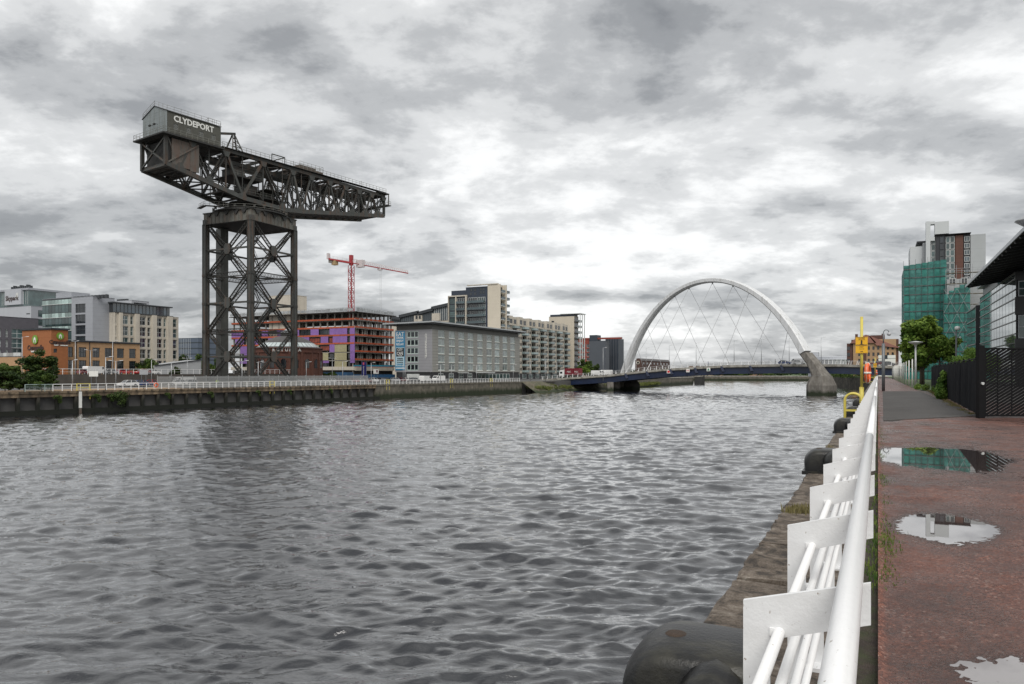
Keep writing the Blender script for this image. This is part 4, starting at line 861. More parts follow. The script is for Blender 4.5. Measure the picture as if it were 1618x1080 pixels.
for d_, off in ((near, -.25), (far, BW + .25)):
    for a, b in d_.items():
        P, Q = onarch(a), near_edge(b, off); mb = MB(); mb.tube([P, Q], .065, 6); mb.build('hanger_cable', m_cable, br)
        mb = MB(); mb.tube([Q, Q.lerp(P, .10)], .12, 6); mb.build('cable_socket', m_node, br)
        s_ = 1 if off > 0 else -1
        mb = MB(); mb.ext([(Q.x - .35, Q.y, Q.z - .2), (Q.x + .35, Q.y, Q.z - .2), (Q.x + 1.1, Q.y - s_ * .2, Q.z - 1.9), (Q.x + .2, Q.y - s_ * .2, Q.z - 1.9)], (0, -.25, 0), (0, .35, 0)); mb.build('outrigger', M('outrigger_blue', (.05, .06, .10), .5), br)
        mb = MB(); mb.tube([P + Vector((0, 0, -.5)), P + Vector((0, 0, .3))], [.12, .35], 8); mb.build('cable_lug', m_cable, br)
# navigation boards on the girder
mr_ = M('board_red', (.55, .03, .03), .5); mg_ = M('board_green', (.02, .16, .10), .5)
for px_, kind in ((1056.5, 'r'), (1087, 'w'), (1119.5, 'g')):
    e = near_edge(px_, -.35); mb = MB(); mb.box((e.x - .62, e.y - .12, e.z - 1.55), (e.x + .62, e.y - .02, e.z - .35)); b_ = mb.build('navigation_board', m_let, br); mb = MB()
    if kind == 'r': mb.box((e.x - .4, e.y - .16, e.z - 1.33), (e.x + .4, e.y - .13, e.z - .57)); mb.build('red_square', mr_, b_)
    elif kind == 'w': mb.box((e.x - .4, e.y - .16, e.z - 1.3), (e.x - .3, e.y - .13, e.z - .6)); mb.box((e.x + .3, e.y - .16, e.z - 1.3), (e.x + .4, e.y - .13, e.z - .6)); mb.box((e.x - .3, e.y - .158, e.z - 1.0), (e.x + .3, e.y - .13, e.z - .9)); mb.build('stripe', mr_, b_)
    else: mb.ext([(e.x - .42, e.y - .16, e.z - 1.35), (e.x + .42, e.y - .16, e.z - 1.35), (e.x, e.y - .16, e.z - .5)], (0, 0, 0), (0, .03, 0)); mb.build('green_triangle', mg_, b_)
# bridge lamp posts
def lamp(x, y, z, h, lab, group, arms=1, ang=0):
    t = thing('street_lamp', lab, 'lamp post', (x, y, z), ang, group); mb = MB(); mb.tube([(0, 0, 0), (0, 0, h)], [.11, .06], 8); mb.build('pole', m_alu, t, True)
    for s_ in ((1,) if arms == 1 else (-1, 1)):
        mb = MB(); mb.bar((0, 0, h - .05), (.9 * s_, 0, h + .08), .06); mb.build('arm', m_alu, t); mb = MB(); mb.ext([(.7 * s_, -.14, h + .02), (1.35 * s_, -.1, h + .08), (1.35 * s_, .1, h + .08), (.7 * s_, .14, h + .02)], (0, 0, 0), (0, 0, .12)); mb.build('lamp_head', M('lamp_head_grey', (.6, .6, .6), .4), t)
    return t
lm = None
nearl = [987, 1021, 1057.5, 1100, 1160, 1203, 1247, 1297.5]
nth = ['first', 'second', 'third', 'fourth', 'fifth', 'sixth', 'seventh', 'eighth', 'ninth', 'tenth', 'eleventh', 'twelfth', 'thirteenth', 'fourteenth', 'fifteenth', 'sixteenth', 'seventeenth', 'eighteenth', 'nineteenth', 'twentieth']
for k, px_ in enumerate(nearl):
    e = near_edge(px_, BW * .5); lb = 'slim grey street lamp on the arch bridge, %s from the left on the deck' % nth[k]
    if lm is None: lm = lamp(e.x, e.y, e.z, 9.0, lb, 'street lamps on the arch bridge', 1, R(10))
    else: dup(lm, (e.x, e.y, e.z), R(10), lb)
# ---------------- far quay ----------------
m_qd = M('old_quay_concrete', (.105, .092, .072), .9, sc=.9, amt=.4, bump=.8, dirt=(.035, .032, .028), damt=.5, dsc=(.8, .8, .35), band=(-3.6, -2.3, (.008, .010, .006)))
m_qs = M('quay_stone', (.16, .145, .115), .9, sc=1.2, amt=.35, bump=.8, dirt=(.06, .055, .045), damt=.5, dsc=(.5, .5, .5), band=(-4.4, -3.2, (.02, .028, .012)))
m_qd2 = M('quay_panel_concrete', (.21, .155, .10), .9, sc=.9, amt=.5, dirt=(.03, .024, .018), damt=.4, dsc=(.9, .9, .3), band=(-3.8, -2.7, (.012, .014, .008)), rnd=.35)
def fang(y0, y1): return math.atan2(y1 - y0, fq(y1) - fq(y0))
QA = math.atan2(FB[1] - FA[1], FB[0] - FA[0]); QL = math.hypot(FB[0] - FA[0], FB[1] - FA[1])
def qpt(u): return FA[0] + math.cos(QA) * u, FA[1] + math.sin(QA) * u
def qu(px): 
    r = ray(px); A = np.array([[r[0], -math.cos(QA)], [r[1], -math.sin(QA)]]); D, u = np.linalg.solve(A, [FA[0], FA[1]]); return u
U_step = qu(600); U_end = qu(824)
fqw = thing('quay_wall', 'dark weed-stained concrete quay wall with recessed bays on the far bank', 'quay wall', (FA[0], FA[1], ZF), QA)
W2 = Face(fqw, (0, 0, 0), 0)   # u along the quay, -y to the river
mb = MB(); mb.box((-130, 1.6, -7), (U_step, 2.4, -.6)); mb.build('back_wall', m_qd, fqw)
mb = MB(); mb.box((-130, -.1, -7.2), (U_step, .9, -3.1)); mb.build('lower_wall', m_qd, fqw)
post = MB(); post.box((-.22, -.12, -3.3), (.22, .5, -.95)); pmesh = post.mesh('pile', m_qd)
pan = MB(); pan.box((0, .9, -3.2), (2.55, 1.1, -1.0)); panm = pan.mesh('panel', m_qd2)
cop = MB(); cop.box((.015, -.2, -.95), (2.985, 1.1, -.35)); cop.box((.015, -.3, -.35), (2.985, 1.4, 0)); copm = cop.mesh('coping_beam', m_qd2)
k = 0; u = -129.0
while u < U_step - 2:
    if u > -36: put(pmesh, 'pile', fqw, (u, 0, 0))
    if k % 3 != 2 or u < 0: put(panm, 'panel', fqw, (u + .22, random.uniform(-.1, .25), random.uniform(-.25, .0)))
    put(copm, 'coping_beam', fqw, (u, 0, 0)); u += 3.0; k += 1
sw = thing('quay_wall', 'plain brown stone quay wall on the far bank in front of the grey hotel', 'quay wall', (*qpt(u), ZF), QA)
L2 = U_end - u; mb = MB(); mb.box((0, .05, -7.2), (L2, 1.4, -.42)); mb.build('wall', m_qs, sw)
v_ = 0; k = 0
while v_ < L2:
    mb = MB(); w_ = min(3.2, L2 - v_); mb.box((v_ + .01, -.08, -.42), (v_ + w_ - .01, 1.3, 0)); mb.build('coping_stone', m_qs, sw); 
    mb = MB(); mb.box((v_ - .06, 0, -7.2), (v_ + .06, .06, -.45)); mb.build('pilaster', m_qs, sw); v_ += 3.2
mb = MB(); mb.box((L2, .1, -7.2), (L2 + .4, 14, -.3)); mb.build('return_wall', m_qs, sw)
# white and rust gauge post
x, y = qpt(qu(125)); t = thing('tide_gauge', 'white and rust-red tide gauge post fixed to the far quay wall', 'gauge post', (x + .35, y, ZW), QA)
mb = MB(); mb.box((-.22, -.1, .9), (.22, .1, 3.7)); mb.build('board', m_let, t); mb = MB(); mb.box((-.2, -.08, -.5), (.2, .08, .9)); mb.build('rusty_foot', m_rust, t)
# weeds on the wall
lw = leafmat('weed_leaf', (.035, .06, .018), (.10, .15, .04), 1.2)
def leafcloud(name, clumps, n, size, mat, parent=None, seed=1, flat=.5):
    """clumps: (x, y, z, rx, ry, rz); leaf-sized triangles spread through each clump, denser towards its skin"""
    r = np.random.default_rng(seed); C = np.array(clumps, dtype=float); vol = (C[:, 3] * C[:, 4] * C[:, 5]) ** .667; idx = r.choice(len(C), n, p=vol / vol.sum())
    d = r.normal(size=(n, 3)); d /= np.linalg.norm(d, axis=1)[:, None]; rad = r.random(n) ** .38 * r.uniform(.85, 1.12, n)
    P = C[idx, :3] + d * rad[:, None] * C[idx, 3:]
    a = r.normal(size=(n, 3)); a[:, 2] *= flat; a /= np.linalg.norm(a, axis=1)[:, None]; b = np.cross(a, d + .6 * r.normal(size=(n, 3))); b /= np.linalg.norm(b, axis=1)[:, None] + 1e-9
    s = size * r.uniform(.6, 1.4, n)[:, None]
    V = np.stack([P - a * s * .6, P + b * s * .38, P + a * s * .6, P - b * s * .38], 1).reshape(-1, 3); Fc = np.arange(n * 4).reshape(-1, 4)
    return put(npmesh(name, V, Fc, mat), name, parent)
def tree(name, label, x, y, z, h, rx, ry, mat, n=4500, size=.35, trunk=None, group=None, seed=1, low=.25, cat='tree', multi=1):
    t = thing(name, label, cat, (x, y, z), 0, group); r = random.Random(seed); cl = []; zc = h * (low + 1) / 2; rz = h * (1 - low) / 2
    for k in range(34):
        a = r.uniform(0, 6.28); e = r.uniform(-1, 1); q = r.uniform(.35, .88); ce = math.sqrt(1 - e * e)
        s = r.uniform(.18, .36); cl.append((rx * q * ce * math.cos(a), ry * q * ce * math.sin(a), zc + rz * q * e, rx * s, ry * s, rz * s * .8))
    leafcloud('crown', cl, n, size, mat, t, seed)
    m_bark = M('bark', (.085, .068, .05), .9, sc=3, amt=.35, bump=.8)
    for j in range(multi):
        mb = MB(); ox = r.uniform(-.5, .5) * (multi > 1); oy = r.uniform(-.6, .6) * (multi > 1); tr = trunk or h * .022
        mb.tube([(ox, oy, -.2), (ox * 1.1, oy, h * low), (ox * 1.3 + .1, oy * 1.2, h * .55), (ox * 1.5, oy * 1.3, h * .85)], [tr * 1.3, tr, tr * .6, tr * .2], 8)
        for k in range(7):
            a = r.uniform(0, 6.28); z0 = h * r.uniform(low * .9, .6); q = r.uniform(.5, .8); mb.tube([(ox, oy, z0), (ox + rx * q * .5 * math.cos(a), oy + ry * q * .5 * math.sin(a), z0 + h * .12), (ox + rx * q * math.cos(a), oy + ry * q * math.sin(a), z0 + h * .22)], [tr * .5, tr * .35, tr * .1], 5)
        mb.build('trunk', m_bark, t, True)
    return t
for k, (px_, s) in enumerate(((186, 1.5), (150, .7), (171, .6), (88, .6), (262, .5), (330, .6), (405, .5), (455, .5), (520, .5))):
    u_ = qu(px_); x, y = qpt(u_); o = leafcloud('wall_weed', [(.45, 0, -1.0, .4 * s, 1.3 * s, .55 * s), (.5, .4, -1.9 if s > 1 else -1.6, .3 * s, .6 * s, .8 * s)], int(700 * s), .22, lw, None, k)
    o.location = (x, y, ZF); o['label'] = ['large green weed tuft hanging over the far quay wall right of the tide gauge', 'small weed patch low on the far wall just right of the tide gauge', 'low weed left of the large hanging tuft', 'weed sprig on the far wall left of the tide gauge', 'weed sprig on the far wall below the parked red cars', 'weed on the far wall just left of the crane foot', 'weed on the far wall below the crane', 'weed on the far wall right below the crane right leg', 'weed on the far wall below the brick rotunda right end'][k]; o['category'] = 'plant'
# sloping grassy bank, jetty and abutment by the bridge
mb = MB(); x0, y0 = qpt(U_end); P = [(x0, y0), (x0 + 1, y0 + 12), (-112, 262), (-104, 290), (-107, 330), (-110, 446)]
for (a, b) in zip(P, P[1:]): mb.quad((a[0], a[1], ZF - .04), (a[0] + 7, a[1], ZW - 1.0), (b[0] + 7, b[1], ZW - 1.0), (b[0], b[1], ZF - .04))
struct('river_bank', mb, M('bank_slope', (.13, .11, .08), .9, sc=.8, amt=.6, bump=1, dirt=(.04, .06, .02), damt=.4, dsc=(.6, .6, .6), band=(-4.9, -4.2, (.02, .03, .01))))
cl = [(x0 + 3 + random.uniform(-2, 2), y0 + 3 + k * 1.9, ZW + 1.4 + random.uniform(-.4, .8), 1.3, 1.8, .7) for k in range(18)] + [(-101 + random.uniform(-2, 3), 290 + k * 6, -3.8, 2.5, 3.5, 1.0) for k in range(14)]
o = leafcloud('bank_scrub', cl, 9000, .35, leafmat('scrub_leaf', (.07, .09, .02), (.17, .19, .05), .3), None, 5); o['kind'] = 'stuff'
ab = thing('abutment', 'dark concrete bridge abutment where the blue deck girder meets the far bank', 'abutment', (-118, 262, ZF)); mb = MB(); mb.box((-8, -2, -5), (7, 26, -1.0)); mb.build('wall', M('dark_pier', None), ab); mb = MB(); mb.ext([(7, -2, -5), (13, -2, -5), (7, -2, -1.2)], (0, 0, 0), (0, 28, 0)); mb.build('splay', m_qs, ab)
fl = thing('timber_jetty', 'low timber jetty between the far quay wall and the bridge abutment', 'jetty', (*qpt(U_end), ZF), QA); mb = MB(); mb.box((.5, .6, -.5), (26, 3.6, -.25)); mb.build('deck', m_qd, fl)
for k in range(8): 
    for yy in (.8, 3.2): mb = MB(); mb.bar((1.5 + 3.2 * k, yy, -.4), (1.5 + 3.2 * k, yy, -6), .3); mb.build('pile', m_qd, fl)
    mb = MB(); mb.bar((1.5 + 3.2 * k, .8, -.6), (4.7 + 3.2 * k, .8, -2.6), .18); mb.build('brace', m_qd, fl)
# quays beyond the bridge and the end of the reach
lq = thing('quay_wall', 'low distant quay wall on the left bank beyond the bridge', 'quay wall', (-104, 330, ZF)); mb = MB(); mb.box((0, 0, -6), (3, 118, 0)); mb.build('wall', m_qs, lq); mb = MB(); mb.box((-.5, -.2, 0), (3.2, 118, .3)); mb.build('coping', m_deckc, lq)
dl = thing('timber_dolphin', 'small dark mooring structure at the tip of the distant left quay', 'dolphin', (-100, 446, ZW)); mb = MB(); mb.box((0, 0, -2), (5, 4, 4.2)); mb.build('cap', m_dark, dl); 
for k in range(3): mb = MB(); mb.bar((5.3, .5 + 1.5 * k, -2), (5.3, .5 + 1.5 * k, 4.8), .4); mb.build('fender_pile', m_dark, dl)
eq = thing('quay_wall', 'far pale quay wall closing the river beyond the bridge', 'quay wall', (-262, 610, ZW), math.atan2(90, 342)); mb = MB(); mb.box((0, 0, -2), (360, 3, 3.4)); mb.build('wall', m_qs, eq); mb = MB(); mb.box((0, -.3, 3.4), (360, 3, 4.1)); mb.build('coping', m_deckc, eq)
rq = thing('quay_wall', 'dark stone quay wall on the right bank just beyond the bridge', 'quay wall', (-1.2, 330, ZW), math.atan2(90, -25)); mb = MB(); mb.box((0, -0.2, -2), (93.5, 3, 4.6)); mb.build('wall', M('dark_stone', (.055, .05, .042), .9, sc=.8, amt=.5, dirt=(.12, .11, .08), damt=.2, dsc=(.4, .4, .4)), rq)
rq.location = (-26.6, 421, ZW); rq.rotation_euler = (0, 0, math.atan2(-91, 25.3)); 
rq2 = thing('quay_wall', 'mossy right-bank quay wall seen under the bridge between pier and yellow pole', 'quay wall', (-28.9, 640, ZW), math.atan2(-220, 2.4)); mb = MB(); mb.box((0, -.2, -2), (220, 3, 4.8)); mb.build('wall', MATS['dark_stone'], rq2)
# ---------------- far railing ----------------
def railing(name, label, P, h, step, mat, nb=2, lean=0, pw=.09, sheet=None):
    a, b = Vector(P[0]), Vector(P[1]); L_ = (b - a).length; ang = math.atan2(b.y - a.y, b.x - a.x); t = thing(name, label, 'railing', a, ang)
    mb = MB(); mb.box((-pw / 2, -pw / 2, 0), (pw / 2, pw / 2, h)); pm = mb.mesh('post', mat); u = 0
    if lean: mb = MB(); mb.box((-pw / 2, -.04, 0), (pw / 2, .04, h)); mb.box((-pw / 2, -.34, h - .12), (pw / 2, .04, h)); mb.box((-pw / 2, -.36, h * .25), (pw / 2, -.28, h)) ; pm = mb.mesh('post', mat)
    while u < L_: put(pm, 'post', t, (u, 0, 0)); u += step
    for k in range(nb):
        mb = MB(); zz = h * (1 - k / nb) - (.05 if k else 0); th = .10 if k == 0 else .04; mb.bar((0, -.3 if lean and k == 0 else 0, zz), (L_, -.3 if lean and k == 0 else 0, zz), th); mb.build('rail', mat, t)
    return t
m_fw = M('far_white', (.78, .78, .77), .5, sc=1, amt=.06)
def qp(u, off=.5, z=ZF): x, y = qpt(u); return (x - math.sin(QA) * off, y + math.cos(QA) * off, z)
railing('quayside_railing', 'white railing running the length of the far quay in front of the car park', (qp(qu(86)), qp(U_end)), 1.15, 1.5, m_fw, 3, 0, .10)
railing('quayside_railing', 'short pale green railing on the far quay before the bushes at the left', (qp(qu(42)), qp(qu(86))), 1.15, 3.0, M('pale_green', (.33, .42, .40), .6), 5)
mb = MB()
fh = qu(590)
t = thing('security_fence', 'tall grey palisade fence behind the white far railing, in front of the crane', 'fence', qp(qu(283), 7), QA); u = 0
pp = MB()
for k in range(16): pp.box((k * .17, -.02, 0), (k * .17 + .07, .02, 2.35))
for zz in (.4, 2.0): pp.box((0, .02, zz), (2.75, .06, zz + .06))
ppm = pp.mesh('panel', M('palisade_grey', (.36, .37, .37), .5, .3, sc=1, amt=.1)); pst = MB(); pst.box((-.06, 0, 0), (.06, .1, 2.5)); pstm = pst.mesh('post', M('palisade_grey', None))
while u < qu(590) - qu(283) + 3: o = put(ppm, 'panel', t, (u, 0, 0)); put(pstm, 'post', t, (u, .04, 0)); o['kind'] = 'stuff'; u += 2.75
# yellow ladder frames and lifebuoy stands along the far quay
for k, px_ in enumerate((122, 427, 611, 712, 775)):
    lb = ['yellow ladder frame on the far quay above the tide gauge', 'yellow lifebuoy frame on the far quay in front of the crane', 'yellow frame on the far railing before the grey hotel corner', 'yellow frame on the far railing in front of the hotel middle', 'yellow frame on the far railing near the hotel right end'][k]
    t = thing('quay_ladder', lb, 'ladder', qp(qu(px_), .1), QA, 'yellow frames on the far quay'); wd = 2.2 if k == 0 else 1.2
    for xx in (0, wd): mb = MB(); mb.bar((xx, 0, -1.5), (xx, 0, 1.25), .12); mb.build('upright', m_yel, t)
    for zz in (.5, 1.2): mb = MB(); mb.bar((0, 0, zz), (wd, 0, zz), .1); mb.build('crossbar', m_yel, t)
# ---------------- terrace, retaining wall and bank of the hotel on the left ----------------
sheet('terrace', [(-165, 55), (-162, 172), (-420, 240), (-420, 20)], 1.1, m_park, 3)
tw = thing('retaining_wall', 'dark retaining wall below the orange hotel terrace', 'wall', (-164.8, 55, ZF)); mb = MB(); mb.ext([(0, 0, 0), (.5, 0, 0), (3.3, 117, 0), (2.8, 117, 0)], (0, 0, 0), (0, 0, 2.7)); mb.build('wall', M('retaining_dark', (.085, .075, .065), .9, sc=.6, amt=.3), tw)
railing('terrace_railing', 'white railing on top of the dark retaining wall before the orange hotel', ((-164.4, 78, 1.2), (-161.8, 172, 1.2)), 1.25, 1.9, m_fw, 2)
sheet('verge', [(-124.5, 66), (qpt(qu(300))[0] - 1, qpt(qu(300))[1]), (-135, 105), (-135, 55)], ZF - .02, M('sandy_verge', (.30, .21, .13), .9, sc=1, amt=.25))
# ---------------- buildings ----------------
G1 = glass('window_glass'); G2 = glass('curtain_glass', (.05, .085, .085), .05, .5); G3 = glass('dark_glass', (.015, .02, .025), .08, .5); G4 = glass('blue_glass', (.03, .055, .075), .05, .4)
def building(name, label, px, wx=None, D=None, zb=ZF, cat='building'):
    if wx is not None: x, y, _ = onx(px, wx)
    else: x, y = at(px, D)
    return thing(name, label, cat, (x, y, zb)), x, y
def Lfar(px, x, y): return onx(px, x)[1] - y      # length of the river face reaching px
def Wleft(px, x, y): return x - ony(px, y)[0]     # width of the camera face reaching px
def zl(py, x, y, zb=ZF): return zat(py, dep(x, y)) - zb
def shell(root, Wd, Ln, h, mat, ops1=(), ops2=(), dp=.35, name='wall', roofmat=None, par=.6, z0=0):
    f1 = Face(root, (0, 0, 0), FX); f2 = Face(root, (-Wd, 0, 0), FY); mb = MB(); f1.wall(mb, Ln, z0, h, ops1, dp); f2.wall(mb, Wd, z0, h, ops2, dp)
    mb.quad((-Wd, 0, z0), (-Wd, 0, h), (-Wd, Ln, h), (-Wd, Ln, z0)); mb.quad((-Wd, Ln, z0), (-Wd, Ln, h), (0, Ln, h), (0, Ln, z0)); mb.build(name, mat, root)
    mb = MB(); mb.box((-Wd + .3, .3, h - par - .3), (-.3, Ln - .3, h - par)); mb.build('roof', roofmat or m_tar, root)
    if name == 'wall' and par > 0: mb = MB(); mb.box((-.06, -.06, h), (.1, Ln, h + .12)); mb.box((-Wd, -.06, h), (-.06, .1, h + .12)); mb.build('parapet_cap', roofmat or m_tar, root)
    return f1, f2
def grid(u0, du, w, n, z0, dzz, h, m): return [(u0 + i * du, u0 + i * du + w, z0 + j * dzz, z0 + j * dzz + h) for j in range(m) for i in range(n)]
def fill(face, ops, wm, d=.2, nm='window'):
    me, sub = wm
    for o in ops: face.put(me, nm, o[0], o[2], d, sub)
# --- orange and beige hotel
m_or = M('orange_brick', (.31, .115, .042), .8, sc=1.5, amt=.12, lines=(2, 3.1, .04, (.22, .07, .02))); m_be = M('beige_brick', (.42, .26, .14), .8, sc=1.5, amt=.12, lines=(2, 2.2, .03, (.28, .17, .10)))
m_rf = M('dark_roof', (.035, .04, .048), .6, sc=1, amt=.2); m_fr = M('pale_frame', (.55, .57, .56), .5); m_frd = M('dark_frame', (.04, .045, .05), .5)
b, x, y = building('hotel', 'beige brick hotel wing with a dark flat roof joined to an orange sign tower', 94, wx=-188, zb=1.1); Ln = Lfar(221, x, y); h = zl(539, x, y, 1.1)
wpx = [113, 137.5, 151.5 + 0, 171, 190.5, 209]
ops = []
for j in (0, 1):
    for p in (109, 130.5, 152, 171.5, 190.5, 209.5): uc = Lfar(p, x, y); z0 = 1.1 + 3.45 * j; ops.append((uc - 1.05, uc + 1.05, z0, z0 + 2.65))
f1, f2 = shell(b, 14, Ln, h, m_be, ops, (), .3, roofmat=m_rf); fill(f1, ops, window(2.1, 2.65, 3, 2, m_frd, G3, .12))
mb = MB(); mb.box((.0, 0, h + .12), (.35, Ln + .3, h + .45)); mb.box((-14, -.3, h + .12), (0, Ln + .3, h + .45)); mb.build('eave', m_rf, b)
for j, p in enumerate((120, 141, 178)): uc = Lfar(p, x, y); mb = MB(); mb.box((.0, uc, 0), (.14, uc + .14, h)); mb.build('downpipe', m_rf, b)
mb = MB(); f2.box(mb, 0, 14, 3.7, 3.8, -.02, 0); mb.build('string_course', m_frd, b)
b2, x2, y2 = building('hotel_tower', 'orange brick corner block carrying the green round hotel sign', 81, wx=-184, zb=1.1); W_ = Wleft(35, x2, y2); Ln2 = Lfar(107.5, x2, y2); h2 = zl(520.5, x2, y2, 1.1)
ops = [(Lfar(87.5, x2, y2) - .45, Lfar(87.5, x2, y2) + .45, z0, z0 + 1.0) for z0 in (1.3, 3.5, 5.5, 7.4)]
f1, f2 = shell(b2, W_, Ln2, h2, m_or, ops, (), .25, roofmat=m_rf); fill(f1, ops, window(.9, 1.0, 1, 1, m_frd, G3, .08), .15)
mb = MB(); mb.box((-W_ - .3, -.3, h2 + .12), (.3, Ln2 + .3, h2 + .5)); mb.build('roof_slab', m_rf, b2)
m_gl = M('sign_green', (.15, .30, .03), .4); m_cho = M('sign_brown', (.05, .025, .02), .5)
def hotel_sign(face, uc, zc, s, par):
    o = face.P(uc, zc, -.12); rot = (R(90), 0, face.ang)
    e = put(None, 'sign', par, o); e.rotation_euler = (0, 0, face.ang)
    mb = MB(); mb.lathe([(0, 0), (1.15 * s, 0), (1.15 * s, .15), (0, .15)], n=28); d = mb.build('sign_disc', m_gl, par, loc=o); d.rotation_euler = rot; bpy.data.objects.remove(e)
    mb = MB(); P = [(-.45, -.75), (-.45, .15), (-.0, .72), (.45, .15), (.45, -.75), (.2, -.75), (.2, -.1), (-.2, -.1), (-.2, -.75)]; mb.ext([(a * s, bb * s, .16) for a, bb in P], (0, 0, 0), (0, 0, .04)); mb.build('house_mark', m_let, d)
    t_ = text('lettering', 'Campanile', 1.75 * s, m_cho, par, face.P(uc, zc - 2.05 * s, -.1), rot, .03, .05, .92); 
    t_ = text('lettering', 'hotel & restaurant', .62 * s, m_let, par, face.P(uc + .35 * s, zc - 2.95 * s, -.1), rot, .03, .03, .95)
hotel_sign(f2, Wleft(35, x2, y2) - Wleft(56.5, x2, y2), zl(535.5, x2, y2, 1.1), 1.0, b2); hotel_sign(f1, Ln2 * .5, h2 - 1.5, .78, b2)
# beige annexe left of the orange block
b, x, y = building('hotel_annexe', 'low beige annexe with rooftop plant at the left edge behind the bushes', 38, D=186, zb=1.1); f1, f2 = shell(b, 34, 10, zl(563, x, y, 1.1), m_be, (), (), roofmat=m_rf); hh = zl(563, x, y, 1.1)
for k, (u0, w_) in enumerate(((3, 2), (7, 1.2), (10, 2.4), (14, 2.6), (19, 1.4), (23, 1.4), (27.5, 3.2))):
    mb = MB(); mb.box((-34 + u0, 1, hh - .2), (-34 + u0 + w_, 3, hh + 1.1)); mb.build('plant_unit', m_fr, b)
# --- grey office, far left
m_gb = M('charcoal_brick', (.105, .10, .115), .8, sc=1, amt=.15)
b, x, y = building('office_block', 'dark grey brick office block with tall curtain windows at the far left', 60.5, wx=-262); Wd = 12; h = zl(503.5, x, y); fr = ony(60, y)
b.location.z = ZF
y0_ = onx(-8, x)[1]; L_ = y - y0_; b.location.y = y0_
def uu(p): return onx(p, x)[1] - y0_
ops = []
for j in range(5): z0 = 1.6 + 3.35 * j; ops += [(uu(8.6), uu(12.8), z0, z0 + 2.6), (uu(18), uu(37), z0 - .2, z0 + 3.0), (uu(41.5), uu(46.5), z0, z0 + 2.6), (uu(50.5), uu(56), z0, z0 + 2.6), (uu(-2), uu(2), z0, z0 + 2.6)]
f1, f2 = shell(b, 30, L_, h, m_gb, ops, (), .4, roofmat=m_gb); ops = [o for o in ops]
for o in ops: f1.put(*(lambda w_: (w_[0], 'window', o[0], o[2], .3, w_[1]))(window(o[1] - o[0], o[3] - o[2], 6 if o[1] - o[0] > 8 else 2, 2, m_fr, G2, .14)))
# --- white and glass tower with rooftop plant
m_pan = M('silver_panel', (.33, .345, .375), .45, .1, sc=.4, amt=.06, lines=(2, 1.4, .04, (.22, .23, .25))); m_pan2 = M('pale_panel', (.44, .455, .485), .5, .1, sc=.4, amt=.05, lines=(0, 1.1, .05, (.34, .35, .38)))
b, x, y = building('office_tower', 'silver panelled office tower with dark sign lettering and a glass wing, far left', 46, D=330); h = zl(457.5, x, y); W_ = Wleft(-6, x, y); Ln = 24
hb = zl(480, x, y); ops = []
f1, f2 = shell(b, W_, Ln, h, G2, (), (), roofmat=m_pan)
o12, o37 = W_ - Wleft(11.7, x, y), W_ - Wleft(37.3, x, y)
mb = MB(); f2.box(mb, o12, o37, hb, h + .6, -1.2, 0); mb.build('sign_panel', m_pan2, b)
mb = MB(); f2.box(mb, -1, W_ + .5, h, h + .9, -.6, 0.5); mb.box((-W_, 0, h), (.6, Ln, h + .9)); mb.build('roof_slab', m_pan, b)
text('lettering', 'Skypark', 3.0, m_cho, b, f2.P((o12 + o37) / 2 - .5, (hb + h) / 2 - .3, -1.3), (R(90), 0, 0), .03, .06, 1.05)
text('sign_mark', '//', 3.4, m_let, b, f2.P((o12 + o37) / 2 + 3.4, h - 2.6, -1.3), (R(90), 0, 0), .03, .12, 1.0)
for k in range(9): u0 = W_ - Wleft(10 + 3.4 * k, x, y); mb = MB(); f2.box(mb, u0, u0 + (.6 if k < 3 else 1.0), h + .9, h + 2.4 + .5 * (k % 3 == 1), 2, 3.5); mb.build('roof_plant', m_frd, b)
n = 0
for k in range(10): 
    for j in range(2):
        for (ua, ub) in ((0.0 + W_ - Wleft(3.5, x, y), o12), (o37, W_)):
            if k < 3: w_ = (ub - ua) / 3; mb = MB(); f2.box(mb, ua + w_ * k, ua + w_ * k + .12, hb + (h - hb) / 2 * j, hb + (h - hb) / 2 * (j + 1), -.08, 0); mb.build('mullion', m_fr, b)
bw, xw, yw = building('office_block', 'low silver office block with blank panels under the sign tower, far left', 49, D=318); h = zl(483, xw, yw); W_ = Wleft(-12, xw, yw); f1, f2 = shell(bw, W_, 20, h, m_pan2, (), (), roofmat=m_pan)
f1_ = Face(bw, (0, 0, 0), FX); ops = [(3 + 0, 16, h - 4.5 - 3.9 * j, h - 1.6 - 3.9 * j) for j in range(5)]; mb = MB()
for o in ops: w_ = window(13, 2.9, 5, 2, m_frd, G2, .15); f1_.put(w_[0], 'window', o[0], o[2], -.06, w_[1])
for k in range(2): mb = MB(); f2.box(mb, W_ - 3.4, W_ - .8, h - 3.6 - 3 * k, h - 3.1 - 3 * k, -.03, 0); mb.build('louvre', m_frd, bw)
b, x, y = building('office_wing', 'long glass roofed office wing receding behind the curtain-glass block', 46.5, D=336); Ln = Lfar(92, x, y); h = zl(460.5, x, y); f1, f2 = shell(b, 10, Ln, h, G2, (), (), roofmat=m_frd)
for j in range(6): 
    n_ = 9
    mb = MB(); f1.box(mb, 0, Ln, h - 1.2 - 3.9 * j, h - .7 - 3.9 * j, -.15, 0); mb.build('spandrel', m_frd if j else M('light_spandrel', (.5, .52, .5), .5), b)
    for k in range(n_): mb = MB(); f1.box(mb, Ln * k / n_, Ln * k / n_ + .25, h - 4.6 - 3.9 * j, h - 1.2 - 3.9 * j, -.12, 0); mb.build('mullion', m_fr, b)
mb = MB(); f1.box(mb, -1, Ln + 1, h, h + .8, -2.2, .5); mb.build('roof_slab', m_frd, b)
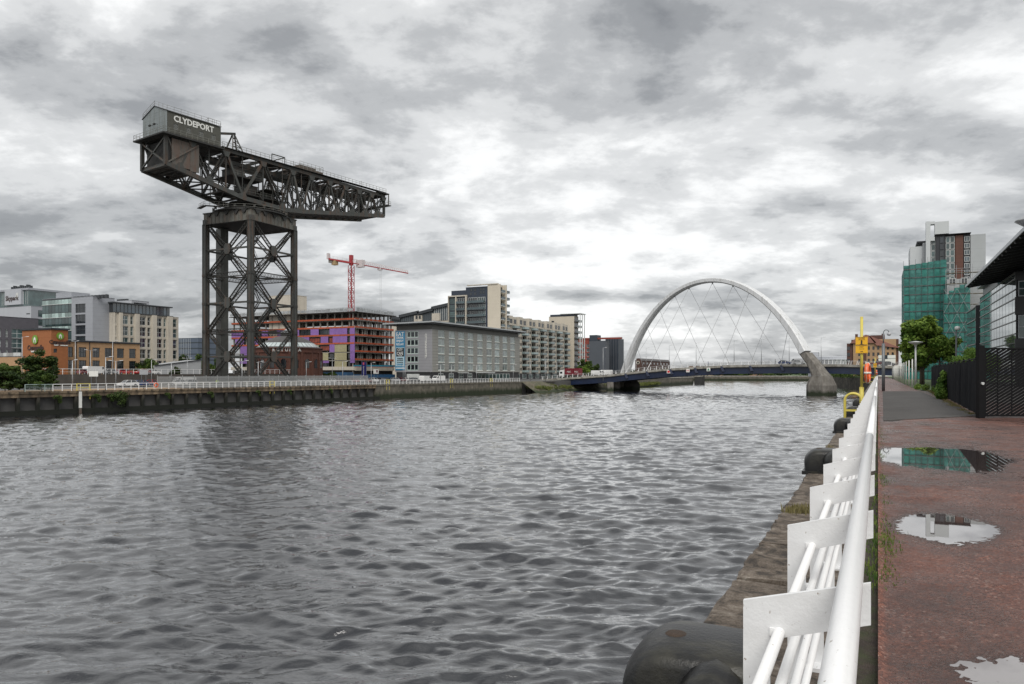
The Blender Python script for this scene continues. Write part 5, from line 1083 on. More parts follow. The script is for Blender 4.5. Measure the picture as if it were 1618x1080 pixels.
# --- curtain glass block
b, x, y = building('office_block', 'curtain glass office block with bright floor bands beside a plain grey tower', 113.5, D=262); h = zl(469.5, x, y); W_ = Wleft(67, x, y)
f1, f2 = shell(b, W_, 12, h, m_frd, (), (), roofmat=m_pan, par=.1); n = 9; nf = 6; fh_ = (h - 1) / nf * .999
pm = MB(); cw = W_ / n; pm.box((.06, 0, .05), (cw - .06, .04, fh_ * .62)); pme = pm.mesh('pane', G2); pm = MB(); pm.box((.06, 0, 0), (cw - .06, .05, fh_ * .32)); spm = pm.mesh('spandrel_panel', M('spandrel_pale', (.34, .44, .42), .25, sc=.5, amt=.3, rnd=.4))
for j in range(nf):
    for i in range(n): f2.put(pme, 'pane', cw * i, .6 + fh_ * j, -.06); f2.put(spm, 'spandrel_panel', cw * i, .6 + fh_ * (j + .65), -.09)
    mb = MB(); f2.box(mb, 0, W_, .6 + fh_ * (j + .62), .6 + fh_ * (j + .65), -.3, 0); mb.build('transom', m_fr, b)
mb = MB(); mb.box((-W_ * .72, 2, h), (-W_ * .2, 9, h + 2.4)); mb.build('roof_plant', m_pan, b)
b, x, y = building('office_tower', 'plain grey office tower with one dark vertical window strip', 146.5, D=248); h = zl(468, x, y); W_ = Wleft(113, x, y); Ln = Lfar(181, x, y); ua, ub = W_ - Wleft(119, x, y), W_ - Wleft(135, x, y)
ops = [(ua, ub, 1.5 + 3.7 * j, 4.6 + 3.7 * j) for j in range(7) if 4.6 + 3.7 * j < h]
f1, f2 = shell(b, W_, Ln, h, m_pan, (), ops, .4, roofmat=m_pan); fill(f2, ops, window(ub - ua, 3.1, 3, 2, m_frd, G3, .12), .3)
for k in range(10): mb = MB(); mb.lathe([(0, 0), (.7, 0), (.7, 1.1), (0, 1.3)], (-W_ - 1 + 1.9 * k, 2.0, h - .5), 10); mb.build('roof_cowl', m_frd, b)
# --- cream apartments
m_cr = M('cream_render', (.50, .46, .39), .8, sc=.5, amt=.06, dirt=(.36, .33, .28), damt=.05, dsc=(.5, .5, .1))
b, x, y = building('apartment_block', 'cream apartment block with bays of dark windows and a glazed top storey', 181.5, D=252); Ln = Lfar(282, x, y); h = zl(493.5, x, y); fh_ = (h - 4) / 5
def uu(p): return Lfar(p, x, y)
ops = []; k = 0
for (a_, c_) in ((182.5, 184), (192, 203), (206, 211), (220, 230.5), (233, 238), (246, 256), (258.5, 262.5), (270.5, 279.5)):
    for j in range(5): z0 = 4.2 + fh_ * j; ops.append((uu(a_), uu(c_), z0, z0 + fh_ * .82))
f1, f2 = shell(b, 16, Ln, h, m_cr, ops, (), .5, roofmat=m_cr)
for o in ops:
    w_ = window(o[1] - o[0], o[3] - o[2], 2 if o[1] - o[0] > 2.5 else 1, 2, m_fr, G2 if (int(o[0]) % 3) else G3, .14); f1.put(w_[0], 'window', o[0], o[2], .35, w_[1])
    if o[1] - o[0] > 5: mb = MB(); f1.box(mb, o[0], o[1], o[2] + 0, o[2] + .95, -.02, .05); mb.build('balcony_glass', G2, b)
for (a_, c_) in ((187, 191), (211.8, 218), (238.8, 245), (263, 270)): mb = MB(); f1.box(mb, uu(a_), uu(c_), 4, h + .05, -1.1, .02); mb.build('pier', m_cr, b)
mb = MB(); f1.box(mb, 0, uu(273), h, h + .35, -.3, 3); mb.build('roof_edge', m_frd, b)
n = 16; Lp = uu(272)
for k in range(n): mb = MB(); f1.box(mb, Lp * k / n + .12, Lp * (k + 1) / n - .12, h + .35, h + 3.3, 1.2, 1.3); mb.build('penthouse_pane', G4, b); mb = MB(); f1.box(mb, Lp * k / n - .1, Lp * k / n + .12, h + .35, h + 3.35, 1.15, 1.3); mb.build('mullion', m_frd, b)
mb = MB(); mb.box((-12, 0, h + .35), (-1.4, Lp, h + 3.3)); mb.build('penthouse', m_frd, b); mb = MB(); mb.box((-12.5, -.5, h + 3.4), (-.4, Lp + .6, h + 3.8)); mb.build('roof_slab', m_frd, b)
mb = MB(); f1.box(mb, -1, Ln, .0, 3.6, -1, .0); mb.build('plinth', m_frd, b)
b, x, y = building('roof_plant_tower', 'pale rooftop lift tower with masts above the cream apartments', 208, D=300); f1, f2 = shell(b, Wleft(181, x, y), 8, zl(474, x, y), m_pan2, ((1, 7, 44.0 * 0 + zl(484, x, y), zl(477, x, y)),), (), .2, roofmat=m_pan)
for k in range(6): mb = MB(); f2.box(mb, 1.1 * k, 1.1 * k + .7, zl(474, x, y), zl(470.5, x, y), 1, 2); mb.build('roof_plant', m_frd, b)
b, x, y = building('office_block', 'small blue glass block seen left of the crane tower above the trees', 313, D=430); f1, f2 = shell(b, Wleft(282, x, y), 20, zl(533.5, x, y), M('blue_grey_clad', (.085, .11, .15), .4, sc=.3, amt=.1, lines=(2, 3.4, .7, (.03, .04, .05))), (), (), roofmat=m_frd)
for k in range(8): mb = MB(); f2.box(mb, k * 1.45, k * 1.45 + .12, 2, zl(534, x, y), -.1, 0); mb.build('mullion', m_fr, b)
b, x, y = building('shed', 'long pale grey shed with sloping parapet behind the car park', 262, D=205); t_ = at(318, 212); d_ = Vector((t_[0] - x, t_[1] - y, 0)); b.rotation_euler = (0, 0, math.atan2(d_.y, d_.x)); Ls = d_.length
mb = MB(); mb.ext([(-3, 0, 0), (Ls, 0, 0), (Ls, 0, zl(567.5, x, y)), (-3, 0, zl(577.5, x, y))], (0, 0, 0), (0, 12, 0)); mb.build('wall', M('shed_grey', (.36, .37, .38), .6, sc=.4, amt=.08), b); mb = MB(); mb.bar((-3, -.1, zl(577.5, x, y)), (Ls, -.1, zl(567.5, x, y)), .3, .25); mb.build('parapet_cap', m_frd, b)
# --- rotunda
m_rb = M('red_brick', (.135, .056, .038), .85, sc=1.2, amt=.25, bump=.4, dirt=(.08, .035, .028), damt=.3, dsc=(.5, .5, .4), lines=(2, .45, .05, (.10, .04, .03))); m_sl = M('slate', (.085, .08, .08), .7, sc=1, amt=.25)
x, y = at(456, 238); ro = thing('rotunda', 'round red brick building with a glass-ringed domed roof behind the crane legs', 'building', (x, y, ZF)); rr = 10.6
zz = lambda py: zat(py, 228) - ZF
mb = MB(); mb.lathe([(rr, 0), (rr, zz(556.5)), (rr + .25, zz(556.5)), (rr + .3, zz(555.5)), (rr + .05, zz(555)), (rr + .05, zz(550)), (rr + .45, zz(549.5)), (rr + .45, zz(548.6)), (rr, zz(548.4))], n=48); mb.build('drum_wall', m_rb, ro)
mb = MB(); mb.lathe([(rr + .2, zz(549)), (rr - .9, zz(546.5))], n=48); mb.lathe([(rr - 2.6, zz(540)), (rr - 4.4, zz(534.5)), (rr - 6.2, zz(530.5)), (2.6, zz(528.5))], n=48); mb.build('slate_roof', m_sl, ro)
pg = MB(); nA = 40
for k in range(nA):
    a0_, a1_ = 2 * math.pi * (k + .06) / nA, 2 * math.pi * (k + .94) / nA; r0, z0, r1, z1 = rr - .9, zz(546.5), rr - 2.6, zz(540)
    mb = MB(); mb.quad((r0 * math.cos(a0_), r0 * math.sin(a0_), z0), (r0 * math.cos(a1_), r0 * math.sin(a1_), z0), (r1 * math.cos(a1_), r1 * math.sin(a1_), z1), (r1 * math.cos(a0_), r1 * math.sin(a0_), z1)); mb.build('roof_pane', M('white_glass', (.52, .58, .58), .25, sc=.6, amt=.15), ro)
mb = MB(); mb.lathe([(rr - 1.0, zz(546.6)), (rr - 2.7, zz(540.1))], n=48); mb.build('glazing_bars', m_sl, ro)
mb = MB(); mb.lathe([(2.5, zz(529)), (2.5, zz(522.5))], n=20); mb.build('lantern', m_sl, ro); mb = MB(); mb.lathe([(2.9, zz(522.8)), (0, zz(514.5))], n=20); mb.build('lantern_roof', M('lead', (.42, .44, .46), .5, sc=1, amt=.1), ro); mb = MB(); mb.bar((0, 0, zz(515)), (0, 0, zz(509)), .12); mb.build('finial', m_sl, ro)
for k in range(18):
    a = 2 * math.pi * k / 18 + .1; c_, s_ = math.cos(a), math.sin(a); w_, z0, z1 = .75, zz(581), zz(570); pts = [(-w_, z0), (w_, z0), (w_, z1)] + [(w_ * math.cos(R(t)), z1 + w_ * math.sin(R(t))) for t in range(20, 180, 20)] + [(-w_, z1)]
    mb = MB(); mb.ext([(-p * s_ + c_ * (rr + .02), p * c_ + s_ * (rr + .02), q) for p, q in pts], (0, 0, 0), (c_ * .05, s_ * .05, 0)); wn = mb.build('arched_window', G3, ro)
    mb = MB(); 
    for p0, p1 in zip(pts[2:], pts[3:]): mb.bar((-p0[0] * 1.15 * s_ + c_ * (rr + .05), p0[0] * 1.15 * c_ + s_ * (rr + .05), p0[1]), (-p1[0] * 1.15 * s_ + c_ * (rr + .05), p1[0] * 1.15 * c_ + s_ * (rr + .05), p1[1]), .3, .15)
    mb.build('brick_arch', M('dark_brick', (.10, .04, .03), .85), wn)
    mb = MB(); a2 = a + math.pi / 18; c2, s2 = math.cos(a2), math.sin(a2); mb.bar((c2 * (rr + .1), s2 * (rr + .1), 0), (c2 * (rr + .1), s2 * (rr + .1), zz(556.5)), .7, .3, (c2, s2, 0)); mb.build('pilaster', m_rb, ro)
for i, ch in enumerate('ROTUNDA'):
    dirc = math.atan2(-y, -x); a = R(-73) + i * .125 + R(2); 
    o = text('letter', ch, 1.35, m_let, ro, (math.cos(a) * (rr + .12), math.sin(a) * (rr + .12), zz(552.6)), (R(90), 0, a + R(90)), .02, .03)
# --- building under construction
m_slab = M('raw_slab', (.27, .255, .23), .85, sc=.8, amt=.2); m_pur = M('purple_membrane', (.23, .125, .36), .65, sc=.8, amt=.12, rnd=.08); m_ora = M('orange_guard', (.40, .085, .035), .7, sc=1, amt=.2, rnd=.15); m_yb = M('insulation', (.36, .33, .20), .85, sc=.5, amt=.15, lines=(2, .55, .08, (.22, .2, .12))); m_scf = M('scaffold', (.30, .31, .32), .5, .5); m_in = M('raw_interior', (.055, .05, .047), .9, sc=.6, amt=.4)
b, x, y = building('building_under_construction', 'concrete frame building under construction with purple wrap and orange edge guards', 560.5, D=270); W_ = Wleft(366, x, y); Ln = Lfar(622, x, y); ztop = zl(490.5, x, y)
f1, f2 = Face(b, (0, 0, 0), FX), Face(b, (-W_, 0, 0), FY); fpy = [588 + 9, 581, 568.5, 555.5, 542.5, 529.5, 517, 504, 491.5]; fz = [0] + [zl(p, x, y) for p in fpy[1:]]
for z_ in fz[1:]: mb = MB(); mb.box((-W_, 0, z_ - .28), (0, Ln, z_)); mb.build('floor_slab', m_slab, b)
n1, n2 = 9, 18
colm = MB(); hcol = fz[2] - fz[1] - .28
def col(face, u, z0, z1, d=.8, w_=.45): mb = MB(); face.box(mb, u, u + w_, z0, z1 - .28, d, d + w_); mb.build('column', m_slab, b)
for j in range(8):
    for i in range(n1 + 1): col(f1, min(Ln - .6, Ln * i / n1 + .1), fz[j], fz[j + 1])
    for i in range(n2): col(f2, W_ * i / n2 + .1, fz[j], fz[j + 1])
    if j < 6:
        mb = MB(); mb.box((-W_ + .5, 5.0, fz[j]), (-5, 5.2, fz[j + 1] - .28)); mb.box((-5.2, 5, fz[j]), (-5, Ln - 1, fz[j + 1] - .28)); mb.build('core_wall', m_in, b)
    if j > 0:
        for i in range(n1): mb = MB(); f1.box(mb, Ln * i / n1 + .1, Ln * (i + 1) / n1 - .1, fz[j] + .02, fz[j] + .62, -.12, -.04); mb.build('edge_guard', m_ora, b)
        if j in (6, 7, 5, 4): 
            for i in range(n2): mb = MB(); f2.box(mb, W_ * i / n2 + .05, W_ * (i + 1) / n2 - .05, fz[j] - .1, fz[j] + .5, -.2, -.12); mb.build('edge_guard', m_ora, b)
    if j < 7:
        for i in range(n1):
            if (i + j) % 2: mb = MB(); f1.box(mb, Ln * i / n1 + 1.4, Ln * i / n1 + 2.3, fz[j], fz[j + 1] - .3, .9, 1.1); mb.build('block_pier', m_slab, b)
            mb = MB(); f1.box(mb, Ln * i / n1 + .3, Ln * (i + .45) / n1, fz[j] + .1, fz[j + 1] - .5, 2.2, 2.3); mb.build('inner_wall', m_ora if (i * 3 + j) % 2 == 0 and 0 < j < 6 else m_in, b)
def up(p): return W_ - Wleft(p, x, y)
def panel(p0, p1, j0, j1, mat, d=-.12, nm='wrap_panel'):
    mb = MB(); f2.box(mb, up(p0), up(p1) if p1 < 560 else W_, fz[j0] + (.0), fz[j1] - .32, d, d + .1); return mb.build(nm, mat, b)
# purple band on floor 5 (py 517-529), 4, 3 right column
rows = {5: [(366, 385), (394, 402), (414, 424), (438, 452), (468, 473), (491, 504), (521, 549), (553, 560.6)], 4: [(372, 386), (396, 408), (424, 440), (462, 489), (507, 519), (526, 549), (553.5, 560.6)],
        3: [(380, 392), (470, 474), (521, 529), (553.5, 560.6)], 2: [(553.5, 560.6), (386, 394)], 1: [(553.5, 560.6), (470, 520), (380, 392)]}
for j, sp_ in rows.items():
    for (p0, p1) in sp_:
        u0, u1 = up(p0), (up(p1) if p1 < 560 else W_ + .1); nn_ = max(1, int((u1 - u0) / 2.6))
        for k in range(nn_):
            mb = MB(); z1 = fz[j + 1] - .1; z0 = fz[j] + (.0 if j not in (1,) else 1.9)
            f2.box(mb, u0 + (u1 - u0) * k / nn_ + .03, u0 + (u1 - u0) * (k + 1) / nn_ - .03, z0, z1, -.14, -.05); mb.build('wrap_panel', m_pur, b)
for (p0, p1, j) in ((497, 504, 3), (529, 548, 3), (529, 548, 2), (506, 519, 2), (529, 548, 1)):
    mb = MB(); f2.box(mb, up(p0), up(p1), fz[j], fz[j + 1] - .3, -.12, -.04); mb.build('insulation_panel', m_yb, b)
for (p0, p1, j) in ((488, 505, 4), (505, 520, 3), (519, 527, 4), (519, 527, 2), (505, 519, 1), (549, 553, 5), (549, 553, 4), (549, 553, 3), (549, 553, 2), (549, 553, 1), (474, 491, 5), (504, 521, 5)):
    u0, u1 = up(p0), up(p1); w_ = window(u1 - u0 - .2, (fz[j + 1] - fz[j]) * .62, 4 if u1 - u0 > 3 else 1, 1, m_frd, M('opening_orange', (.22, .05, .03), .6, sc=.5, amt=.5) if j in (4, 3) and p1 - p0 > 7 else G3, .12); f2.put(w_[0], 'window', u0 + .1, fz[j] + .6, .25, w_[1])
mb = MB(); f2.box(mb, 0, W_, fz[1] - .8, fz[1] + .5, -.4, 0); f1.box(mb, 0, Ln, fz[1] - 1.0, fz[1] + .3, -.3, 0); mb.build('transfer_beam', m_cr, b)
def guard(face, L_, z_, d):
    mb = MB(); k = 0; u_ = 0
    while u_ < L_: mb.bar(face.P(u_, z_, d), face.P(u_, z_ + 1.5, d), .06); u_ += 2.1
    for q in (.5, 1.0, 1.5): mb.bar(face.P(0, z_ + q, d), face.P(L_, z_ + q, d), .05)
    mb.build('scaffold_guard', m_scf, b); u_ = 0
    while u_ < L_ - 2: mb = MB(); face.box(mb, u_ + .1, u_ + 1.9, z_ + .15, z_ + 1.1 + .3 * random.random(), d + .1, d + .14); mb.build('mesh_guard', M('mesh_grey', (.40, .42, .43), .6, sc=1, amt=.2, rnd=.15), b); u_ += 2.1
guard(f1, Ln, fz[8], -.9); guard(f2, W_, fz[8], -.9)
mb = MB(); f1.box(mb, -1, Ln, fz[8] - .35, fz[8] - .05, -1.4, 0); f2.box(mb, 0, W_ + 1.4, fz[8] - .35, fz[8] - .05, -1.4, 0); mb.build('deck_edge', m_in, b)
mb = MB(); mb.box((-W_, .5, 0), (-.5, .7, fz[1] - .9)); mb.box((-.7, .7, 0), (-.5, Ln, fz[1] - .9)); mb.build('ground_floor_wall', m_in, b)
b, x, y = building('stair_core', 'pale concrete stair core rising above the frame behind the crane right leg', 462, D=285); shell(b, Wleft(425, x, y), 8, zl(465.5, x, y), m_cr, (), (), roofmat=m_cr)
# --- hoarding and site signs
hd = thing('site_hoarding', 'blue site hoarding along the foot of the unfinished building', 'hoarding', (*at(508, 250), ZF)); t_ = at(624, 268); d_ = Vector((t_[0] - hd.location.x, t_[1] - hd.location.y, 0)); hd.rotation_euler = (0, 0, math.atan2(d_.y, d_.x)); k = 0; m_hb = M('hoarding_blue', (.02, .075, .16), .5, sc=.5, amt=.2, rnd=.2)
while k * 2.4 < d_.length: mb = MB(); mb.box((k * 2.4, 0, 0), (k * 2.4 + 2.35, .1, 3.2 if k < 5 else 2.4)); mb.build('panel', m_hb, hd); k += 1
mb = MB(); mb.box((12, -.1, 5.2), (d_.length, .1, 5.8)); mb.build('upper_rail', M('teal_rail', (.02, .17, .25), .5), hd)
t = thing('site_banner', 'tall dark blue banner with a small red mark before the unfinished building', 'banner', (*at(571.5, 246), ZF)); z0, z1 = zat(597, 246) - ZF, zat(571.5, 246) - ZF; mb = MB(); mb.box((0, 0, z0), (1.9, .1, z1)); mb.build('cloth', M('navy_banner', (.012, .014, .12), .6), t)
mb = MB(); mb.box((.5, -.03, z1 - 1.0), (1.1, -.01, z1 - .15)); mb.build('red_mark', M('pink_mark', (.5, .08, .12), .6), t); text('lettering', 'CONSTRUCTION', .42, m_let, t, (.8, -.03, z1 - 3.0), (R(90), R(90), 0), .01, .01); mb = MB(); mb.bar((-.06, 0, 0), (-.06, 0, z1 + .4), .08); mb.bar((1.98, 0, 0), (1.98, 0, z1 + .4), .08); mb.build('pole', m_pole, t)
t = thing('site_board', 'white notice board by the lamp post in front of the unfinished building', 'board', (*at(590, 244), ZF)); z0, z1 = zat(590, 244) - ZF, zat(583, 244) - ZF; mb = MB(); mb.box((0, 0, z0), (2.1, .08, z1)); mb.build('panel', m_let, t); mb = MB(); mb.box((1.2, -.03, z0 + .4), (1.8, -.01, z1 - .25)); mb.build('picture', M('maroon', (.12, .03, .05), .6), t); mb = MB(); mb.bar((.3, .04, 0), (.3, .04, z0), .08); mb.bar((1.8, .04, 0), (1.8, .04, z0), .08); mb.build('leg', m_pole, t)
# --- red tower crane
m_rc = M('crane_red', (.32, .028, .035), .5, sc=1, amt=.15); m_wc = M('crane_pale', (.55, .5, .5), .5, sc=1, amt=.1)
x, y = at(555, 282); tc_ = thing('tower_crane', 'red tower crane rising behind the unfinished building', 'crane', (x, y, ZF)); zT = zat(419, 282) - ZF; zJ = zat(415, 282) - ZF
def mast(root, x0, y0, z0, z1, w_, mat, nm='mast'):
    mb = MB()
    for a in (-1, 1):
        for c_ in (-1, 1): mb.bar((x0 + a * w_, y0 + c_ * w_, z0), (x0 + a * w_, y0 + c_ * w_, z1), .18)
    mb.build(nm, mat, root); z = z0; k = 0; mb = MB()
    while z < z1 - .5:
        for a in (-1, 1):
            mb.bar((x0 - w_, y0 + a * w_, z), (x0 + w_, y0 + a * w_, z), .12); mb.bar((x0 + a * w_, y0 - w_, z), (x0 + a * w_, y0 + w_, z), .12); s_ = 1 if k % 2 else -1
            mb.bar((x0 - w_ * s_, y0 + a * w_, z), (x0 + w_ * s_, y0 + a * w_, z + 1.7), .12); mb.bar((x0 + a * w_, y0 - w_ * s_, z), (x0 + a * w_, y0 + w_ * s_, z + 1.7), .12)
        z += 1.7; k += 1
    mb.build('mast_lacing', mat, root)
mast(tc_, 0, 0, 0, zT, .80, m_rc)
# jib: from px 555 to px 645 rising outward, counter-jib to px 519
def solve(px_, py0, py1, t0):   # direction chosen so that the jib recedes slightly
    return
ja = R(40); jd = Vector((math.cos(ja), math.sin(ja), 0))
def tpx(px_):
    r = ray(px_); A = np.array([[r[0], -jd.x], [r[1], -jd.y]]); D, t_ = np.linalg.solve(A, [x, y]); return t_, D
tE, DE = tpx(645); tC, DC = tpx(519); zE = zat(431.5, DE) - ZF; zC = zat(409, DC) - ZF
P0, P1 = Vector((0, 0, zJ)), jd * tE + Vector((0, 0, zE)); sd = Vector((-jd.y, jd.x, 0)); mb = MB(); n = 26
for s_ in (-1, 1): mb.bar(P0 + sd * .6 * s_, P1 + sd * .6 * s_, .2)
mb.build('jib_chord', m_rc, tc_); mb = MB(); mb.bar(P0 + Vector((0, 0, 1.7)), P1 + Vector((0, 0, 1.0)), .17); mb.build('jib_top_chord', m_wc, tc_); mb = MB()
for k in range(n):
    a, c_ = P0.lerp(P1, k / n), P0.lerp(P1, (k + 1) / n); tp_ = P0.lerp(P1, (k + .5) / n) + Vector((0, 0, 1.7 - .7 * (k + .5) / n))
    for s_ in (-1, 1): mb.bar(a + sd * .6 * s_, tp_, .1); mb.bar(tp_, c_ + sd * .6 * s_, .1)
mb.build('jib_lacing', m_wc, tc_); C1 = jd * tC + Vector((0, 0, zC)); mb = MB()
for s_ in (-1, 1): mb.bar(P0 + sd * .7 * s_, C1 + sd * .7 * s_, .5, .6)
mb.build('counter_jib', m_rc, tc_); q = P0.lerp(C1, .72); mb = MB(); mb.box((q.x - .9, q.y - .9, q.z - 1.9), (q.x + .9, q.y + .9, q.z - .2)); mb.build('counterweight', M('ballast_tan', (.36, .26, .14), .8), tc_)
for k in (.86, .92): q = P0.lerp(C1, k); mb = MB(); mb.box((q.x - .5, q.y - .5, q.z - 1.3), (q.x + .5, q.y + .5, q.z - .2)); mb.build('ballast_block', m_slab, tc_)
handrail([P0 + Vector((0, 0, .3)) + sd, C1 + Vector((0, 0, .3)) + sd], h=1.2, st=1.5, parent=tc_, mat=m_wc); q = C1; mb = MB(); mb.box((q.x - .4, q.y - .6, q.z), (q.x + .4, q.y + .6, q.z + 2.2)); mb.build('winch', m_wc, tc_)
mb = MB(); mb.bar((0, 0, zT), (0, 0, zJ + 3.0), 1.2); mb.build('slewing_head', m_rc, tc_); q = jd * 3.6; mb = MB(); mb.box((q.x - 1.6, q.y - .9, zJ - 1.6), (q.x + 1.4, q.y + .9, zJ + 1.2)); mb.build('operator_cab', m_wc, tc_)
q = P0.lerp(P1, .50); mb = MB(); mb.bar(q, q - Vector((0, 0, 20)), .06); mb.bar(q + jd * .5, q + jd * .5 - Vector((0, 0, 20)), .06); mb.build('hoist_rope', m_cable, tc_); mb = MB(); mb.box((q.x - .8, q.y - .6, q.z - .8), (q.x + .8, q.y + .6, q.z - .1)); mb.build('trolley', m_wc, tc_); q = q - Vector((0, 0, 20)); mb = MB(); mb.box((q.x - .3, q.y - .2, q.z - .9), (q.x + .5, q.y + .2, q.z)); mb.build('hook_block', m_rc, tc_)
# --- grey riverside hotel
m_cl = M('grey_cladding', (.26, .257, .235), .6, sc=.3, amt=.07, lines=(2, 1.05, .09, (.12, .12, .11))); m_cl2 = M('end_cladding', (.27, .27, .285), .6, sc=.3, amt=.05, lines=(2, 1.05, .07, (.17, .17, .18))); m_bas = M('dark_base', (.028, .028, .031), .6, sc=.4, amt=.15); m_mint = M('mint_frame', (.42, .50, .47), .5)
b, x, y = building('riverside_hotel', 'grey clad six-storey hotel with oversailing flat roof and a blue EAT DRINK ENJOY RELAX banner', 683, D=255); W_ = Wleft(624.5, x, y); Ln = Lfar(821, x, y); h = zl(510.5, x, y); hb = zl(587.5, x, y); z0s = [zl(p, x, y) for p in (585.5, 572.5, 559, 545.8, 532.8)]
fh_ = z0s[1] - z0s[0]; pxc = (697.5, 714, 729, 743.5, 758.5, 773, 785.5, 798, 810); ww = Lfar(701.5, x, y) - Lfar(693.8, x, y)
ops1 = []; ops0 = []
for p in pxc:
    uc = Lfar(p, x, y); w_ = 4.3
    for z_ in z0s: ops1.append((uc - w_ / 2, uc + w_ / 2, z_ + .25, z_ + fh_ - .12))
up = lambda p: W_ - Wleft(p, x, y)
ops2 = [(up(642.5), up(661), z_ + .1, z_ + fh_ - .45) for z_ in z0s]
f1, f2 = Face(b, (0, 0, 0), FX), Face(b, (-W_, 0, 0), FY); hc = z0s[-1] + fh_
mb = MB(); f1.wall(mb, Ln, hb, hc, ops1, .25); mb.build('river_wall', m_cl, b); mb = MB(); f2.wall(mb, W_, hb, hc, ops2, .25); mb.build('end_wall', m_cl2, b)
mb = MB(); mb.box((-W_ + .2, .5, hc), (-.5, Ln - .2, h - .3)); mb.build('attic_wall', M('attic_grey', (.13, .13, .12), .6, sc=.3, amt=.1), b)
mb = MB(); mb.box((-W_ + .3, .3, 0), (-.3, Ln - .3, hb)); mb.build('base_wall', m_bas, b); mb = MB(); mb.box((-W_ + .4, .4, hb), (-.6, Ln - .3, hc)); mb.build('inner_wall', m_bas, b)
mb = MB(); mb.ext([(-W_ - 4.0, -2.2, h), (2.0, -2.2, h + .25), (2.0, Ln + 2.5, h + .25), (-W_ - 4.0, Ln + 2.5, h)], (0, 0, 0), (0, 0, .5)); mb.build('oversailing_roof', M('roof_metal', (.40, .42, .43), .45, .3, sc=.2, amt=.1), b); mb = MB(); mb.box((-W_ - 3.6, -1.8, h - .25), (1.6, Ln + 2.1, h - .02)); mb.build('soffit', m_frd, b)
wm = window(4.3, fh_ - .37, 2, 1, m_mint, glass('curtained_glass', (.17, .20, .20), .12, .55), .22); fill(f1, ops1, wm, .15); wm2 = window(up(661) - up(642.5), fh_ - .55, 3, 1, m_mint, G3, .3); fill(f2, ops2, wm2, .12)
sw_ = MB(); sw_.box((0, -.04, -.22), (4.3, .05, .0)); swm = sw_.mesh('sill_band', m_let)
for o in ops1: f1.put(swm, 'sill_band', o[0], o[2], -.03)
for k, p in enumerate((697.5, 714, 729.5, 743.5)): uc = Lfar(p, x, y); w_ = window(3.2, 2.6, 2, 2, m_fr, G2, .15); f1.put(w_[0], 'ground_window', uc - 1.6, .2, .22, w_[1])
for k in range(9): ua = Lfar(756, x, y); ub = Lfar(806, x, y); w_ = (ub - ua) / 9; mm = window(w_ - .15, 2.5, 1, 1, m_fr, G2, .12); f1.put(mm[0], 'lobby_window', ua + w_ * k, .1, .2, mm[1])
mb = MB(); f1.box(mb, Lfar(752, x, y), Lfar(772, x, y), 2.9, 3.2, -3, .3); f1.box(mb, Lfar(724, x, y), Lfar(734, x, y), 2.9, 3.15, -2, .3); mb.build('canopy', m_fr, b)
mb = MB(); f2.box(mb, up(642.5), up(662), .0, 2.6, .1, .3); mb.build('service_door', m_fr, b)
# banner
m_bb = M('banner_blue', (.035, .20, .36), .6, sc=.6, amt=.15, rnd=0); m_bp = M('banner_pale', (.40, .55, .62), .6, sc=.6, amt=.12); m_bk = M('banner_black', (.012, .018, .025), .6)
ua, ub = up(624.8), up(640.2); zt, zb_ = zl(521.5, x, y), zl(584.5, x, y); bh = zt - zb_
def bz(p): return zl(p, x, y)
bn = thing('hotel_banner', 'tall blue and white banner reading EAT DRINK ENJOY RELAX CITY CAFE on the grey hotel', 'banner', (x + f2.P(ua, 0).x, y - .12, ZF)); wb = ub - ua
mb = MB(); mb.box((0, -.03, zb_), (wb, .03, zt)); mb.build('cloth', m_bb, bn); mb = MB(); mb.box((.25, -.05, bz(578)), (wb - .25, -.035, bz(547.5))); mb.build('pale_field', m_bp, bn); mb = MB(); mb.box((.45, -.07, bz(562.5)), (wb - .35, -.055, bz(548.5))); mb.build('black_square', m_bk, bn); mb = MB(); mb.box((.25, -.05, bz(582)), (wb - .2, -.035, bz(580.3))); mb.build('white_strip', m_let, bn)
for st, zc, s_, m_, sx_ in (('EAT', 526.6, 2.0, m_let, 1.0), ('DRINK', 532.2, 1.05, m_let, 1.0), ('ENJOY', 537.2, 1.1, m_let, .95), ('RELAX', 542.7, 1.1, m_let, 1.0), ('CITY', 551.6, 1.2, m_let, .85), ('CAFE', 557.6, 1.6, m_let, .72), ('AT CITY INN', 561.4, .32, m_let, .95), ('RIVERSIDE', 565.8, .55, m_bk, 1.0), ('BAR TERRACE', 568.6, .42, m_bk, 1.0), ('PRE THEATRE', 572, .42, m_bk, 1.0), ('DINNER', 575.3, .75, m_bb, 1.0)):
    text('lettering', st, s_, m_, bn, (wb / 2 + .02, -.09, bz(zc)), (R(90), 0, 0), .01, .02, sx_)
for i, ch in enumerate(('City Inn Hotel', )[0]):
    pass
text('lettering', 'CITYINNHOTEL', .98, m_let, b, f2.P(up(673), (bz(522) + bz(570)) / 2, -.1), (R(90), R(90), 0), .05, .03, 1.25)
